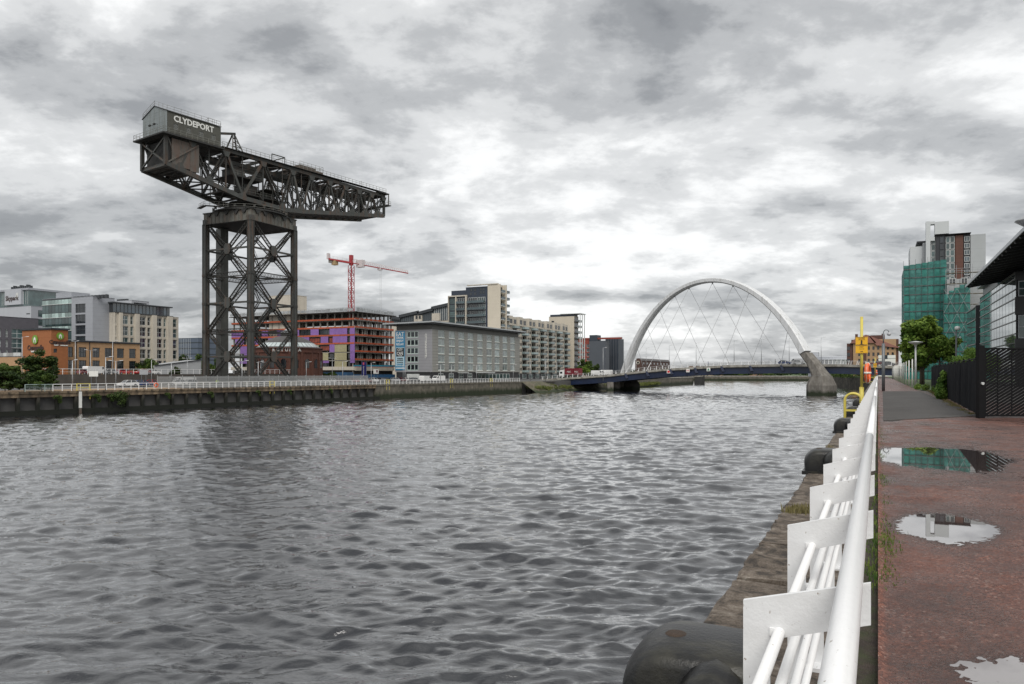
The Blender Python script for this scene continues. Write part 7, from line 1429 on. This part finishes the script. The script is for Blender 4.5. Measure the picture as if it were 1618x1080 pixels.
# scaffold with net: bays of netting sheets between lifts
sc_ = thing('scaffolding', 'scaffolding wrapped in green debris netting on the left half of the tower', 'scaffolding', (X_(1427.5, 196), 196, 0)); sx_ = sc_.location.x
def net(p0, p1, py0, z0, wy, nb, root, rx, mats, seed, step=None):
    r = random.Random(seed); a_, b_ = X_(p0, wy) - rx[0], X_(p1, wy) - rx[0]; nb_ = nb
    for i in range(nb_):
        xa, xb = a_ + (b_ - a_) * i / nb_, a_ + (b_ - a_) * (i + 1) / nb_; top = Z_(py0[0] + (py0[1] - py0[0]) * i / max(1, nb_ - 1), (p0 + p1) / 2, wy); z = z0
        while z < top - .5:
            z2 = min(top, z + 2.0); 
            if r.random() > -1:
                nn = 4; vs = []; bl = r.uniform(-.25, .05)
                for q in range(nn + 1):
                    u = q / nn; b2 = bl * math.sin(math.pi * u); xx = xa + (xb - xa) * u
                    vs += [(xx, b2 * .3 + wy - rx[1], z + .04), (xx, b2 + wy - rx[1], (z + z2) / 2), (xx, b2 * .3 + wy - rx[1], z2 - .06 - .12 * r.random()), (xx, b2 * .3 + .02 + wy - rx[1], z2 - .1), (xx, b2 + .02 + wy - rx[1], (z + z2) / 2), (xx, b2 * .3 + .02 + wy - rx[1], z + .04)]
                fs = [(q * 6 + j, q * 6 + (j + 1) % 6, (q + 1) * 6 + (j + 1) % 6, (q + 1) * 6 + j) for q in range(nn) for j in range(6)]
                mb = MB(); mb._a(vs, fs); mb.build('net_sheet', mats[0 if r.random() < .8 else 1], root)
            mb = MB(); mb.bar((xa, wy - rx[1] - .12, z), (xb, wy - rx[1] - .12, z), .10, .16); mb.build('ledger', m_scd, root)
            z = z2
        mb = MB(); mb.bar((xa, wy - rx[1] - .15, z0), (xa, wy - rx[1] - .15, top + 1.0), .055); mb.build('standard', m_scd, root)
    mb = MB(); mb.box((a_, wy - rx[1] + .2, z0), (b_, wy - rx[1] + 1.6, z0 + .1)); mb.build('base_board', m_scf, root)
net(1427.5, 1495.5, (417, 411), 0, 196, 7, sc_, (sx_, 196), (m_net, m_netp), 1)
# left return of the netting, towards the river
for k in range(5):
    for j in range(13): mb = MB(); mb.box((-.05, 1 + 2.4 * k, 2 * j + .05), (0, 3.3 + 2.4 * k, 2 * j + 1.9)); mb.build('net_sheet', m_net, sc_)
s2 = thing('scaffolding', 'lower netted scaffolding with open poles and white braces in front of the tower right half', 'scaffolding', (X_(1491, 176), 176, 0)); rx2 = s2.location.x
net(1491, 1533, (462, 445), 0, 176, 5, s2, (rx2, 176), (m_net, m_netp), 2)
a_, b_ = X_(1491, 176) - rx2, X_(1533, 176) - rx2
for i in range(4):
    for j in range(7): s_ = 1 if (i + j) % 2 else -1; xa, xb = a_ + (b_ - a_) * i / 4, a_ + (b_ - a_) * (i + 1) / 4; xa, xb = (xa, xb) if s_ > 0 else (xb, xa); mb = MB(); mb.bar((xa, -.4, 1 + 2.6 * j), (xb, -.4, 3.4 + 2.6 * j), .05); mb.build('brace', m_scf, s2)
# open upper scaffold
s3 = thing('scaffolding', 'bare grey scaffold poles and boards round the podium below the brown cladding', 'scaffolding', (X_(1494, 190), 190, 0)); rx3 = s3.location.x; a_, b_ = 0, X_(1562, 190) - rx3; zt, zb0 = Z_(431, 1520, 190), 12.0
mb = MB(); mb.box((.6, 4, 0), (b_ - .3, 13, Z_(437, 1520, 190))); mb.build('podium_block', m_wp2, s3)
for j in range(6):
    z = zb0 + (zt - zb0) * j / 5; mb = MB(); mb.box((a_, -.6, z), (b_, .9, z + .09)); mb.build('board', M('scaffold_board', (.20, .17, .13), .8), s3)
    for zz_ in (.5, 1.0): mb = MB(); mb.bar((a_, -.6, z + zz_), (b_, -.6, z + zz_), .06); mb.build('ledger', m_scf, s3)
for i in range(9): mb = MB(); mb.bar((a_ + (b_ - a_) * i / 8, -.6, 0), (a_ + (b_ - a_) * i / 8, -.6, zt + .8 + (i % 3) * .5), .07); mb.build('standard', m_scf, s3)
for i in range(4): w = window(1.3, 1.5, 2, 1, m_fr, G3, .1); o = put(w[0], 'window', s3, (1.0 + 2.3 * i, 3.9, Z_(446, 1520, 190))); put(w[1][0][1], 'pane', o)
# --- glass office on the right
m_ob = M('office_black', (.02, .021, .024), .35, sc=.4, amt=.2); m_og = M('office_soffit', (.045, .045, .048), .6, sc=.3, amt=.2); m_oa = M('office_alu', (.30, .32, .34), .4, .4, sc=.3, amt=.1); m_mir = glass('mirror_glass', (.40, .46, .47), .035, .10, 1.0); MATS['mirror_glass'].node_tree.nodes['Principled BSDF'].inputs['Metallic'].default_value = .75
xo = 14.0
def yo(px, wx=xo): return onx(px, wx)[1]
def zo(py, px, wx=xo): return zat(py, onx(px, wx)[2])
y0, y1 = yo(1603.5), yo(1547.5); zt = zo(429.5, 1603.5)
of = thing('glass_office', 'modern office with mirrored ribbon glazing and deep oversailing eaves at the right edge', 'building', (xo, y0, 0))
# river face: looks to -x, so its local x runs towards the camera
fr_ = Face(of, (0, y1 - y0, 0), R(-90)); Lr = y1 - y0
mb = MB(); mb.box((.35, .2, 0), (16, Lr - .2, zt - .1)); mb.build('core_block', m_ob, of)
rib = [429.5, 439.5, 456.5, 470.5, 492, 506, 526.5, 541, 566]; zr = [zo(p, 1603.5) for p in rib] + [0.2]
n = 13; cw = Lr / n
for j in range(len(zr) - 1):
    hh = zr[j] - zr[j + 1]; mb = MB(); mb.box((.03, 0, .06), (cw - .03, .05, hh - .10)); pme = mb.mesh('pane', m_mir)
    for i in range(n): fr_.put(pme, 'pane', cw * i, zr[j + 1], .1)
    mb = MB(); fr_.box(mb, -.1, Lr + .1, zr[j] - .08, zr[j] + .04, .02, .3); mb.build('transom', m_ob, of)
for i in range(n + 1): mb = MB(); fr_.box(mb, cw * i - .02, cw * i + .02, .2, zt, .09, .2); mb.build('mullion', m_ob, of)
# end face towards the camera
fe = Face(of, (0, 0, 0), 0)
for (pa, pb, mt, nm) in ((429, 443, m_ob, 'end_panel'), (443, 469, G2, 'end_window'), (469, 483, m_ob, 'end_panel'), (483, 497, m_ob, 'end_panel'), (497, 535, G2, 'end_window'), (535, 600, m_ob, 'end_panel')):
    za, zb_ = zo(pa, 1603.5), max(0, zo(pb, 1603.5))
    if nm == 'end_window':
        for i in range(4): w = window(2.6, za - zb_ - .1, 1, 2, m_oa, G2, .12); fe.put(w[0], 'window', .3 + 2.7 * i, zb_ + .05, -.05, w[1])
    else: mb = MB(); fe.box(mb, -.0, 12, zb_, za, -.12, .1); mb.build(nm, mt, of)
# upper recessed storey
zu = 14.0 - .2; f3 = Face(of, (1.6, Lr + 16, 0), R(-90)); mb = MB(); f3.box(mb, 0, Lr + 60, zt - .2, zt + .7, 0, .3); mb.build('upstand', m_oa, of); mb = MB(); f3.box(mb, 0, Lr + 60, zt + .7, 17.2, .6, .9); mb.build('recess_wall', m_ob, of)
u = 18
while u < Lr + 56: w = window(3.0, 1.9, 2, 1, m_frd, G4, .12); f3.put(w[0], 'window', u, zt + .9, .5, w[1]); u += 3.6
mb = MB(); f3.box(mb, 0, Lr + 60, zt + 2.9, zt + 4.0, -.3, .6); mb.build('upper_band', m_oa, of)
# oversailing roof: underside with ribs
ex = 11.0 - xo; ze = zat(453.5, onx(1526, 11.0)[2]); ye = onx(1526, 11.0)[1] - y0
mb = MB(); mb.ext([(ex, -80, ze), (ex, ye, ze), (14, ye + 4, ze + 3.4), (14, -80, ze + 3.4)], (0, 0, .0), (0, 0, .22)); mb.build('oversailing_roof', m_og, of)
mb = MB(); mb.bar((ex - .03, -80, ze + .1), (ex - .03, ye, ze + .1), .1, .34); mb.build('eave_edge', m_oa, of)
k = 0
while -78 + 2.6 * k < ye: yy = -78 + 2.6 * k; mb = MB(); mb.bar((ex + .1, yy, ze - .12), (6, yy, ze + 1.35), .16, .3); mb.build('eave_rib', m_oa if False else m_ob, of); k += 1
dk_ = at(1618, 68); mb = MB(); mb.lathe([(0, 1.55), (1.25, .95), (1.3, .85), (.5, .3), (.16, -.1), (.16, -1.6), (0, -1.6)], n=28); o = mb.build('roof_uplighter', M('uplighter', (.36, .37, .38), .4, .3), of, True, loc=(dk_[0] - xo + .55, dk_[1] - y0, zat(353.5, 68) - .6))
# second, lower bay beyond
y2, y3 = yo(1541.5), yo(1526.5); o2 = thing('glass_office', 'narrow mirrored glass bay beyond the main office block by the green netting', 'building', (xo, y2, 0)); L2_ = y3 - y2; zt2 = zo(484, 1541.5); f4 = Face(o2, (0, L2_, 0), R(-90)); mb = MB(); mb.box((.3, .1, 0), (12, L2_, zt2 - .1)); mb.build('core_block', m_ob, o2)
zr2 = [zt2 - (zt2 - .3) * q for q in (0, .17, .33, .5, .68, .84, 1)]
for j in range(6):
    for i in range(5): mb = MB(); mb.box((.03, 0, .05), (L2_ / 5 - .03, .05, zr2[j] - zr2[j + 1] - .12)); o_ = f4.put(mb.mesh('pane', m_mir), 'pane', L2_ / 5 * i, zr2[j + 1], .1)
    mb = MB(); f4.box(mb, -.1, L2_, zr2[j] - .12, zr2[j] + .05, -.05, .3); mb.build('transom', m_ob, o2)
mb = MB(); mb.box((.0, -.2, 0), (1.2, .1, zt2 + .2)); mb.build('corner_pier', m_ob, o2)
for j in range(6): w = window(2.2, (zr2[j] - zr2[j + 1]) - .3, 1, 1, m_frd, G2, .1); o_ = put(w[0], 'window', o2, (1.4, -.1, zr2[j + 1] + .1)); put(w[1][0][1], 'pane', o_)
x, y = at(1511, 92); t = thing('lamp_post', 'dark lamp post with a round head behind the black fence', 'lamp post', (x, y, 0)); zt_ = zat(521, 92); mb = MB(); mb.tube([(0, 0, 0), (0, 0, zt_)], [.14, .10], 10); mb.tube([(0, 0, zt_ - 1.0), (.3, 0, zt_ - .95)], .05, 6); mb.build('pole', m_pole, t); mb = MB(); mb.lathe([(0, -.3), (.26, -.2), (.34, .0), (.26, .22), (0, .3)], (.12, 0, zt_ + .2), 14); mb.build('lamp_head', m_fr, t, True); mb = MB(); mb.lathe([(0, -.16), (.16, 0), (0, .16)], (.42, 0, zt_ - .95), 10); mb.build('camera_dome', m_fr, t, True)
# ---------------- far bank trees ----------------
def ft(px_, D_, top, wpx, mat, lab, seed, n=2600, size=.42, zb=ZF, low=.15, nm='tree', g=None):
    x, y = at(px_, D_); h = zat(top, D_) - zb; rx = wpx / 2 * D_ / F; return tree(nm, lab, x, y, zb, h, rx, rx * 1.1, mat, n, size, None, g, seed, low)
ft(62, 133, 553, 52, ld, 'rounded dark green tree in front of the orange hotel block', 21, 6500, .34)
ft(14, 128, 570, 40, lm2, 'bright topped bush mass at the far left edge above the quay', 22, 3800, .34, low=.02)
ft(8, 120, 584, 50, ld, 'dark bush at the far left edge directly above the quay wall', 23, 4500, .30, low=.0, nm='bush')
ft(66, 122, 583, 36, lm2, 'light green round bush on the quay below the dark tree', 24, 3600, .26, low=.0, nm='bush')
ft(38, 121, 589, 34, ld, 'low dark bush between the left edge and the light green bush', 25, 3200, .28, low=.0, nm='bush')
ft(80, 126, 592, 24, ld, 'dark low bush at the right end of the quayside shrubs', 29, 1800, .28, low=.0, nm='bush')
ft(236, 205, 564, 30, lm2, 'green tree between the beige hotel and the pale shed', 26, 3000, .45); ft(224, 206, 570, 20, ld, 'smaller dark tree touching the beige hotel right end', 31, 2000, .45)
for k, (p, D_, top, w_, m_, lb) in enumerate(((275, 200, 579, 18, ld, 'dark bush in front of the pale shed'), (291, 330, 556, 26, ld, 'tree beyond the shed below the blue glass block'), (312, 300, 560, 24, lm2, 'tree left of the crane tower beyond the shed'), (307, 215, 577, 26, ld, 'dark bush at the shed right end'), (330, 230, 574, 26, lm2, 'tree showing between the crane left leg and lift shaft'), (346, 260, 562, 20, ld, 'tree far behind the lift shaft of the crane'), (522, 250, 587, 18, lm2, 'small green tree by the site hoarding'), (508, 249, 588, 14, ld, 'small dark tree beside the rotunda right side'),
        (921, 345, 565, 20, lm2, 'tall green tree between the red lorry and the slate block'), (930, 350, 569, 16, lm2, 'shorter green tree next to the lorry tree'), (941, 400, 573, 14, ld, 'dark round tree before the slate grey block'), (926, 330, 575, 14, lt, 'light green shrub under the lorry tree'))):
    ft(p, D_, top, w_, m_, lb, 60 + k, 2200 if D_ < 300 else 1600, .5 if D_ < 300 else .7)
for k, (p, w_, lb) in enumerate(((1080, 18, 'first distant tree under the bridge left of the reddish flats'), (1133, 14, 'distant tree between tan and narrow flats'), (1150, 16, 'distant tree right of the narrow flats'), (1163, 22, 'wide distant tree in the middle under the bridge'), (1178, 20, 'distant tree left of the brown stone block'), (1215, 18, 'distant tree right of the brown stone block'), (1235, 20, 'distant tree near the arch pier'))):
    ft(p, 640, 589, w_, lm2 if k % 2 else ld, lb, 90 + k, 1100, 1.1, zb=-1.5)
x, y = at(1240, 655); t = thing('wood', None, None, (x, y, -1.5)); bpy.data.objects.remove(t)
cl = [(x + q * math.cos(R(14.6)), y + q * math.sin(R(14.6)), .2 + random.uniform(0, 1.5), 6, 4, random.uniform(1.6, 3.2)) for q in range(-190, 130, 5)]
o = leafcloud('treeline', cl, 16000, 1.1, ld, None, 77); o['kind'] = 'stuff'
cl = [(-11 + random.uniform(-8, 8), 345 + 9 * k, 1.4, 4, 5, 2.2) for k in range(10)]; o = leafcloud('bank_shrubs', cl, 7000, .5, lm2, None, 78); o['kind'] = 'stuff'
# ---------------- vehicles ----------------
def paint(k, c): return M('car_' + k, c, .25, 0, sc=.5, amt=.03, coat=.6)
def make_car(kind, color, label, loc, rz):
    t = thing('parked_' + kind, label, kind, loc, rz); p = paint(*color)
    if kind == 'van': L_, Wd, prof, cab = 5.2, 1.9, [(-2.6, .35), (2.6, .35), (2.62, .9), (2.3, 1.15), (1.75, 1.9), (1.4, 2.05), (-2.5, 2.05), (-2.6, 1.9)], [(1.25, 1.25), (2.1, 1.22), (1.68, 1.85), (1.25, 1.85)]
    else: L_, Wd, prof, cab = 4.2, 1.75, [(-2.1, .32), (2.1, .32), (2.12, .62), (1.95, .80), (1.05, .92), (-1.75, .98), (-2.08, .9)], [(-1.72, .95), (1.12, .90), (.45, 1.40), (-.2, 1.47), (-1.2, 1.42)]
    mb = MB(); mb.ext([(a_, -Wd / 2, b_) for a_, b_ in prof], (0, 0, 0), (0, Wd, 0)); mb.build('body', p, t)
    if kind == 'van':
        mb = MB(); mb.ext([(a_, -Wd / 2 - .01, b_) for a_, b_ in cab], (0, 0, 0), (0, Wd + .02, 0)); mb.build('side_window', G3, t); mb = MB(); mb.ext([(2.24, -.8, 1.2), (2.24, .8, 1.2), (1.80, .72, 1.86), (1.80, -.72, 1.86)], (.02, 0, .0), (.06, 0, .03)); mb.build('windscreen', G3, t)
    else:
        mb = MB(); n_ = len(cab); w0, w1 = Wd / 2 - .05, Wd / 2 - .2; zs = [b_ for _, b_ in cab]; f_ = lambda z: w0 + (w1 - w0) * (z - .9) / .55
        mb._a([(a_, -f_(b_), b_) for a_, b_ in cab] + [(a_, f_(b_), b_) for a_, b_ in cab], [tuple(range(n_)), tuple(range(2 * n_ - 1, n_ - 1, -1))] + [(i, n_ + i, n_ + (i + 1) % n_, (i + 1) % n_) for i in range(n_)]); mb.build('glasshouse', G3, t)
        mb = MB(); mb.ext([(.40, -.62, 1.41), (-.2, -.64, 1.48), (-1.2, -.64, 1.43), (-1.2, .64, 1.43), (-.2, .64, 1.48), (.40, .62, 1.41)][:0] or [(.42, -.66, 1.40), (.42, .66, 1.40), (-.2, .66, 1.475), (-.2, -.66, 1.475)], (0, 0, 0), (0, 0, .03)); mb.ext([(-.2, -.66, 1.475), (-.2, .66, 1.475), (-1.22, .66, 1.425), (-1.22, -.66, 1.425)], (0, 0, 0), (0, 0, .03)); mb.build('roof', p, t)
        for sy in (-1, 1): mb = MB(); mb.bar((-.35, sy * .79, .95), (-.35, sy * .68, 1.46), .1, .04); mb.bar((1.12, sy * .80, .92), (.43, sy * .69, 1.42), .05); mb.bar((-1.72, sy * .80, .96), (-1.2, sy * .69, 1.44), .12, .05); mb.build('pillar', p, t)
    for sx in (-L_ * .3, L_ * .31):
        for sy in (-1, 1):
            mb = MB(); mb.lathe([(0, -.1), (.31, -.1), (.33, -.05), (.33, .1), (0, .1)], n=14); o = mb.build('wheel', m_blk, t, loc=(sx, sy * (Wd / 2 - .1), .33)); o.rotation_euler = (R(90), 0, 0)
            mb = MB(); mb.lathe([(0, -.115), (.19, -.115), (.19, .115), (0, .115)], n=10); mb.build('rim', m_alu, o)
    for sy in (-1, 1): mb = MB(); x0 = prof[2][0] - .06; mb.box((x0, sy * .62 - .2, .62), (x0 + .05, sy * .62 + .2, .78)); mb.build('headlight', m_refl, t); mb = MB(); mb.box((-L_ / 2 - .01, sy * .66 - .14, .72), (-L_ / 2 + .04, sy * .66 + .14, .88)); mb.build('tail_light', m_rc, t)
    return t
CC = {'white': ('white', (.78, .78, .77)), 'silver': ('silver', (.42, .43, .44)), 'red': ('red', (.42, .012, .015)), 'black': ('black', (.012, .012, .014)), 'blue': ('blue', (.02, .045, .16)), 'grey': ('grey', (.11, .115, .12)), 'wine': ('wine', (.14, .012, .02))}
protos = {}
def car(kind, cn, label, loc, rz, grp):
    key = (kind, cn)
    if key in protos: o = dup(protos[key], loc, rz, label)
    else: o = make_car(kind, CC[cn], label, loc, rz); protos[key] = o
    o['group'] = grp; return o
row1 = [(202, 'car', 'white', 200), (213, 'car', 'black', 340), (224, 'car', 'blue', 15), (243, 'car', 'red', 350), (256, 'car', 'grey', 165), (266, 'car', 'grey', 10), (281, 'car', 'white', 175), (291, 'van', 'white', 190), (304, 'car', 'silver', 10)]
for k, (p, kd, cn, a_) in enumerate(row1): x, y, _ = onx(p, -149.5 - (k % 2) * 2.5); car(kd, cn, '%s %s, %s from the left in the row left of the crane' % (cn, kd, nth[k]), (x, y, ZF - .04), R(a_ + 65), 'vehicles parked left of the crane')
r = random.Random(5); cns = ['silver', 'white', 'grey', 'white', 'silver', 'black', 'white', 'silver', 'white', 'white', 'wine', 'grey', 'red', 'silver', 'wine', 'white', 'grey', 'black', 'silver', 'wine', 'white']
for k, p in enumerate([418, 430, 441, 453, 462, 474, 486, 497, 509, 521, 533, 545, 558, 566, 578, 588, 600, 611, 622, 632, 642]):
    cn = cns[k]; x, y, _ = onx(p, -144 - 1.5 * (k % 2)); lb = '%s car in the row behind the far railing, %s from the crane' % (cn, nth[k] if k < 20 else 'last'); car('car', cn, lb, (x, y, ZF - .04), R(r.choice([0, 180, 8, 172])), 'cars parked between the crane and the grey hotel')
for k, (p, kd) in enumerate(((672, 'van'), (693, 'van'), (655, 'car'))): x, y, _ = onx(p, -137); car(kd, 'white' if kd == 'van' else 'grey', ['left of two white vans before the grey hotel', 'right of two white vans before the grey hotel', 'grey car left of the white vans at the grey hotel'][k], (x, y, ZF - .04), R((95, 265, 90)[k]), 'vehicles before the grey hotel')
for k, (p, kd, cn) in enumerate(((150, 'van', 'white'), (138, 'car', 'wine'), (163, 'car', 'grey'), (175, 'car', 'silver'), (196, 'car', 'red'), (225, 'car', 'red'), (240, 'car', 'white'))):
    x, y, _ = onx(p, -172); car(kd, cn, '%s %s, %s along the hotel terrace railing' % (cn, kd, nth[k]), (x, y, 1.1), R((95, 90, 85, 92, 88, 270, 90)[k]), 'vehicles on the hotel terrace')
# lorry and vans on the bridge
def on_deck(px_, off): e = near_edge(px_, off); return e.x, e.y, e.z + .15
x, y, z = on_deck(893, 6); t = thing('articulated_lorry', 'articulated lorry with dark red container crossing the left end of the bridge', 'lorry', (x, y, z), math.atan2(-.16, 1)); m_ct = M('container_red', (.17, .015, .025), .5, sc=.4, amt=.12, lines=(0, .35, .06, (.11, .01, .018)))
x2, y2, _ = on_deck(917.5, 6); Lc = math.hypot(x2 - x, y2 - y); 
for k, (a_, b_) in enumerate(((.6, Lc * .62), (Lc * .64, Lc))): mb = MB(); mb.box((a_, -1.25, 1.25), (b_, 1.25, 3.95)); c_ = mb.build('container', m_ct, t); text('lettering', 'MSC' if k == 0 else 'MSC', 1.0, m_let, c_, ((a_ + b_) / 2, -1.28, 2.5), ext=.01)
mb = MB(); mb.box((.3, -1.1, .8), (Lc, 1.1, 1.2)); mb.build('chassis', m_blk, t); mb = MB(); mb.ext([(0.2, -1.2, .5), (-2.0, -1.2, .5), (-2.15, -1.2, 1.6), (-1.9, -1.2, 3.1), (.1, -1.2, 3.4)], (0, 0, 0), (0, 2.4, 0)); mb.build('cab', M('car_white', None), t); mb = MB(); mb.box((-1.7, -1.22, 1.8), (-.6, 1.22, 2.6)); mb.build('cab_window', G3, t)
for xx in (-1.2, .9, Lc - 3.4, Lc - 2.2, Lc - 1.0):
    for sy in (-1, 1): mb = MB(); mb.lathe([(0, -.15), (.5, -.15), (.5, .15), (0, .15)], n=14); o = mb.build('wheel', m_blk, t, loc=(xx, sy * 1.05, .5)); o.rotation_euler = (R(90), 0, 0)
for k, (p, kd, cn, off) in enumerate(((945, 'van', 'white', 5), (957, 'van', 'white', 7), (1240, 'car', 'blue', 9), (1262, 'car', 'silver', 6), (1262, 'van', 'silver', 12), (1386, 'car', 'wine', 5), (1404, 'car', 'grey', 8))):
    x, y, z = on_deck(p, off); car(kd, cn, ['white van, left one of two behind the lorry on the bridge', 'white van, right one of two behind the lorry on the bridge', 'blue car near the right end of the arch on the bridge', 'silver car behind the arch foot on the bridge', 'silver van behind the arch foot on the bridge', 'wine red car on the bridge above the walkway end', 'grey car on the bridge right of the wine red one'][k], (x, y, z), R((-8, 172, -8, -8, 172, 175, -5)[k]), 'vehicles on the bridge')
# ---------------- people ----------------
def person(label, loc, rz, top, legs, hgt=1.75, stride=.18):
    s = hgt / 1.75; t = thing('person', label, 'person', loc, rz)
    V = [((0, 0, .95), .13), ((0, 0, 1.15), .12), ((0, 0, 1.38), .15), ((0, 0, 1.50), .06), ((0, .01, 1.60), .085), ((0, .01, 1.70), .075), ((.19, 0, 1.42), .06), ((.25, -.04, 1.14), .045), ((.24, .08, .90), .035), ((.24, .10, .82), .035), ((-.19, 0, 1.42), .06), ((-.25, .04, 1.14), .045), ((-.24, -.04, .90), .035), ((-.24, -.05, .82), .035), ((.09, stride * .5, .50), .06), ((.09, stride, .08), .045), ((.09, stride + .14, .03), .04), ((-.09, 0, .50), .06), ((-.09, -stride, .09), .045), ((-.09, -stride + .13, .03), .04), ((.09, 0, .9), .09), ((-.09, 0, .9), .09)]
    E = [(0, 1), (1, 2), (2, 3), (3, 4), (4, 5), (2, 6), (6, 7), (7, 8), (8, 9), (2, 10), (10, 11), (11, 12), (12, 13), (0, 20), (20, 14), (14, 15), (15, 16), (0, 21), (21, 17), (17, 18), (18, 19)]
    me = bpy.data.meshes.new('body'); me.from_pydata([tuple(c * s for c in v[0]) for v in V], E, []); o = bpy.data.objects.new('body', me); COL.objects.link(o); sk = o.modifiers.new('skin', 'SKIN')
    for i, vv in enumerate(V): me.skin_vertices[0].data[i].radius = (vv[1] * s, vv[1] * s * .8); 
    me.skin_vertices[0].data[0].use_root = True; ss = o.modifiers.new('sub', 'SUBSURF'); ss.levels = 1; ss.render_levels = 1
    dg = bpy.context.evaluated_depsgraph_get(); m2 = bpy.data.meshes.new_from_object(o.evaluated_get(dg)); bpy.data.objects.remove(o); m2.materials.clear()
    sk_ = M('skin', (.45, .27, .2), .6); hr = M('hair', (.04, .025, .02), .7)
    for m_ in (top, legs, sk_, hr, m_blk): m2.materials.append(m_)
    for p in m2.polygons: c = p.center / s; p.material_index = 3 if c.z > 1.66 else 2 if c.z > 1.50 or (abs(c.x) > .2 and c.z < .87) else 4 if c.z < .09 else 0 if c.z > .92 else 1; p.use_smooth = True
    put(m2, 'body', t); mb = MB(); mb.box((-.09 * s, -.07 * s, 1.66 * s), (.09 * s, .07 * s, 1.775 * s)); mb.lathe([(0, .09), (.07, .05), (.092, 0), (.08, -.06)], (0, -.01, 1.70 * s), 10)
    hm = MB(); hm.lathe([(0, .10), (.07, .07), (.098, .01), (.09, -.05)], (0, -.015, 1.69 * s), 12); hm.build('hair', hr, t, True); return t
try:
    x, y, _ = onx(343, -128.5 - 0); dk1 = M('dark_cloth', (.03, .03, .04), .8); person('worker in a yellow high-visibility jacket behind the palisade fence by the crane', (x, y, ZF), R(80), M('hi_vis', (.55, .75, .03), .6), dk1)
    x, y, z = on_deck(1225, 2.0); person('walker in dark clothes on the bridge pavement left of the arch foot', (x, y, z), R(90), dk1, dk1); x, y, z = on_deck(1119, 2.2); person('walker in a blue top on the bridge pavement at mid span', (x, y, z), R(-90), M('blue_cloth', (.03, .06, .2), .8), dk1)
    x, y = qpt(qu(236)); person('person in a navy coat leaning by the far railing near the red parked car', (x - 1.6, y, ZF), R(-90), M('navy_cloth', (.02, .03, .10), .8), dk1, 1.7, .05)
except Exception as ex: print('PERSON', ex); raise
# life ring sign and litter bin by the far railing
x, y = qpt(qu(247)); t = thing('lifebuoy_stand', 'round red and white lifebuoy stand on the far railing near the red car', 'lifebuoy', (x - .2, y, ZF), QA - R(0)); mb = MB(); mb.lathe([(.28, -.05), (.45, -.05), (.45, .05), (.28, .05)], n=20); o = mb.build('ring', m_buoy, t, loc=(0, -.2, .75)); o.rotation_euler = (R(90), 0, 0); mb = MB(); mb.bar((0, 0, 0), (0, 0, 1.3), .08); mb.build('post', m_fw, t)
# lamps over the far bank
lm = None
specs = [(119, 172, 539), (178, 176, 538), (35, 168, 532), (143, 178, 553), (114.5, 128, 569), (167, 130, 564), (183, 150, 570), (239.5, 165, 568), (271, 175, 571), (296, 200, 566), (382.5, 160, 570), (408, 165, 571), (412, 176, 573), (484, 190, 572), (541.5, 196, 571), (525, 220, 566), (586.5, 205, 573), (637, 240, 574), (696, 225, 576), (640, 215, 577), (713, 262, 577), (753, 245, 577), (811, 262, 576), (838, 268, 571), (862, 262, 568), (953, 262, 549), (880, 300, 572), (1005, 300, 566)]
names = ['second sign', 'x']
for k, (p, D_, top) in enumerate(specs):
    x, y = at(p, D_); h = zat(top, D_) - ZF; lb = '%s far bank lamp post, %s counted from the left edge' % ('tall' if h > 8 else 'short', ['first', 'second', 'third', 'fourth', 'fifth', 'sixth', 'seventh', 'eighth', 'ninth', 'tenth', 'eleventh', 'twelfth', 'thirteenth', 'fourteenth', 'fifteenth', 'sixteenth', 'seventeenth', 'eighteenth', 'nineteenth', 'twentieth', 'twenty-first', 'twenty-second', 'twenty-third', 'twenty-fourth', 'twenty-fifth', 'twenty-sixth', 'twenty-seventh', 'twenty-eighth'][sorted(specs).index((p, D_, top))])
    lamp(x, y, ZF, h, lb, 'lamp posts on the far bank', 1 if k % 3 else 2, R(25 * (k % 4)))
for k, (p, D_, lb) in enumerate(((227, 166, 'blank grey road sign before the beige hotel right end'), (148, 150, 'small white road sign before the beige hotel'))):
    x, y = at(p, D_); t = thing('road_sign', lb, 'sign', (x, y, ZF), R(30)); z1 = zat((584 if k == 0 else 586), D_) - ZF; mb = MB(); mb.box((-.9, -.04, z1 - 1.1), (.9, 0, z1)); mb.build('panel', m_alu if k == 0 else m_let, t); mb = MB(); mb.bar((-.5, .05, 0), (-.5, .05, z1 - .2), .08); mb.bar((.5, .05, 0), (.5, .05, z1 - .2), .08); mb.build('leg', m_pole, t)
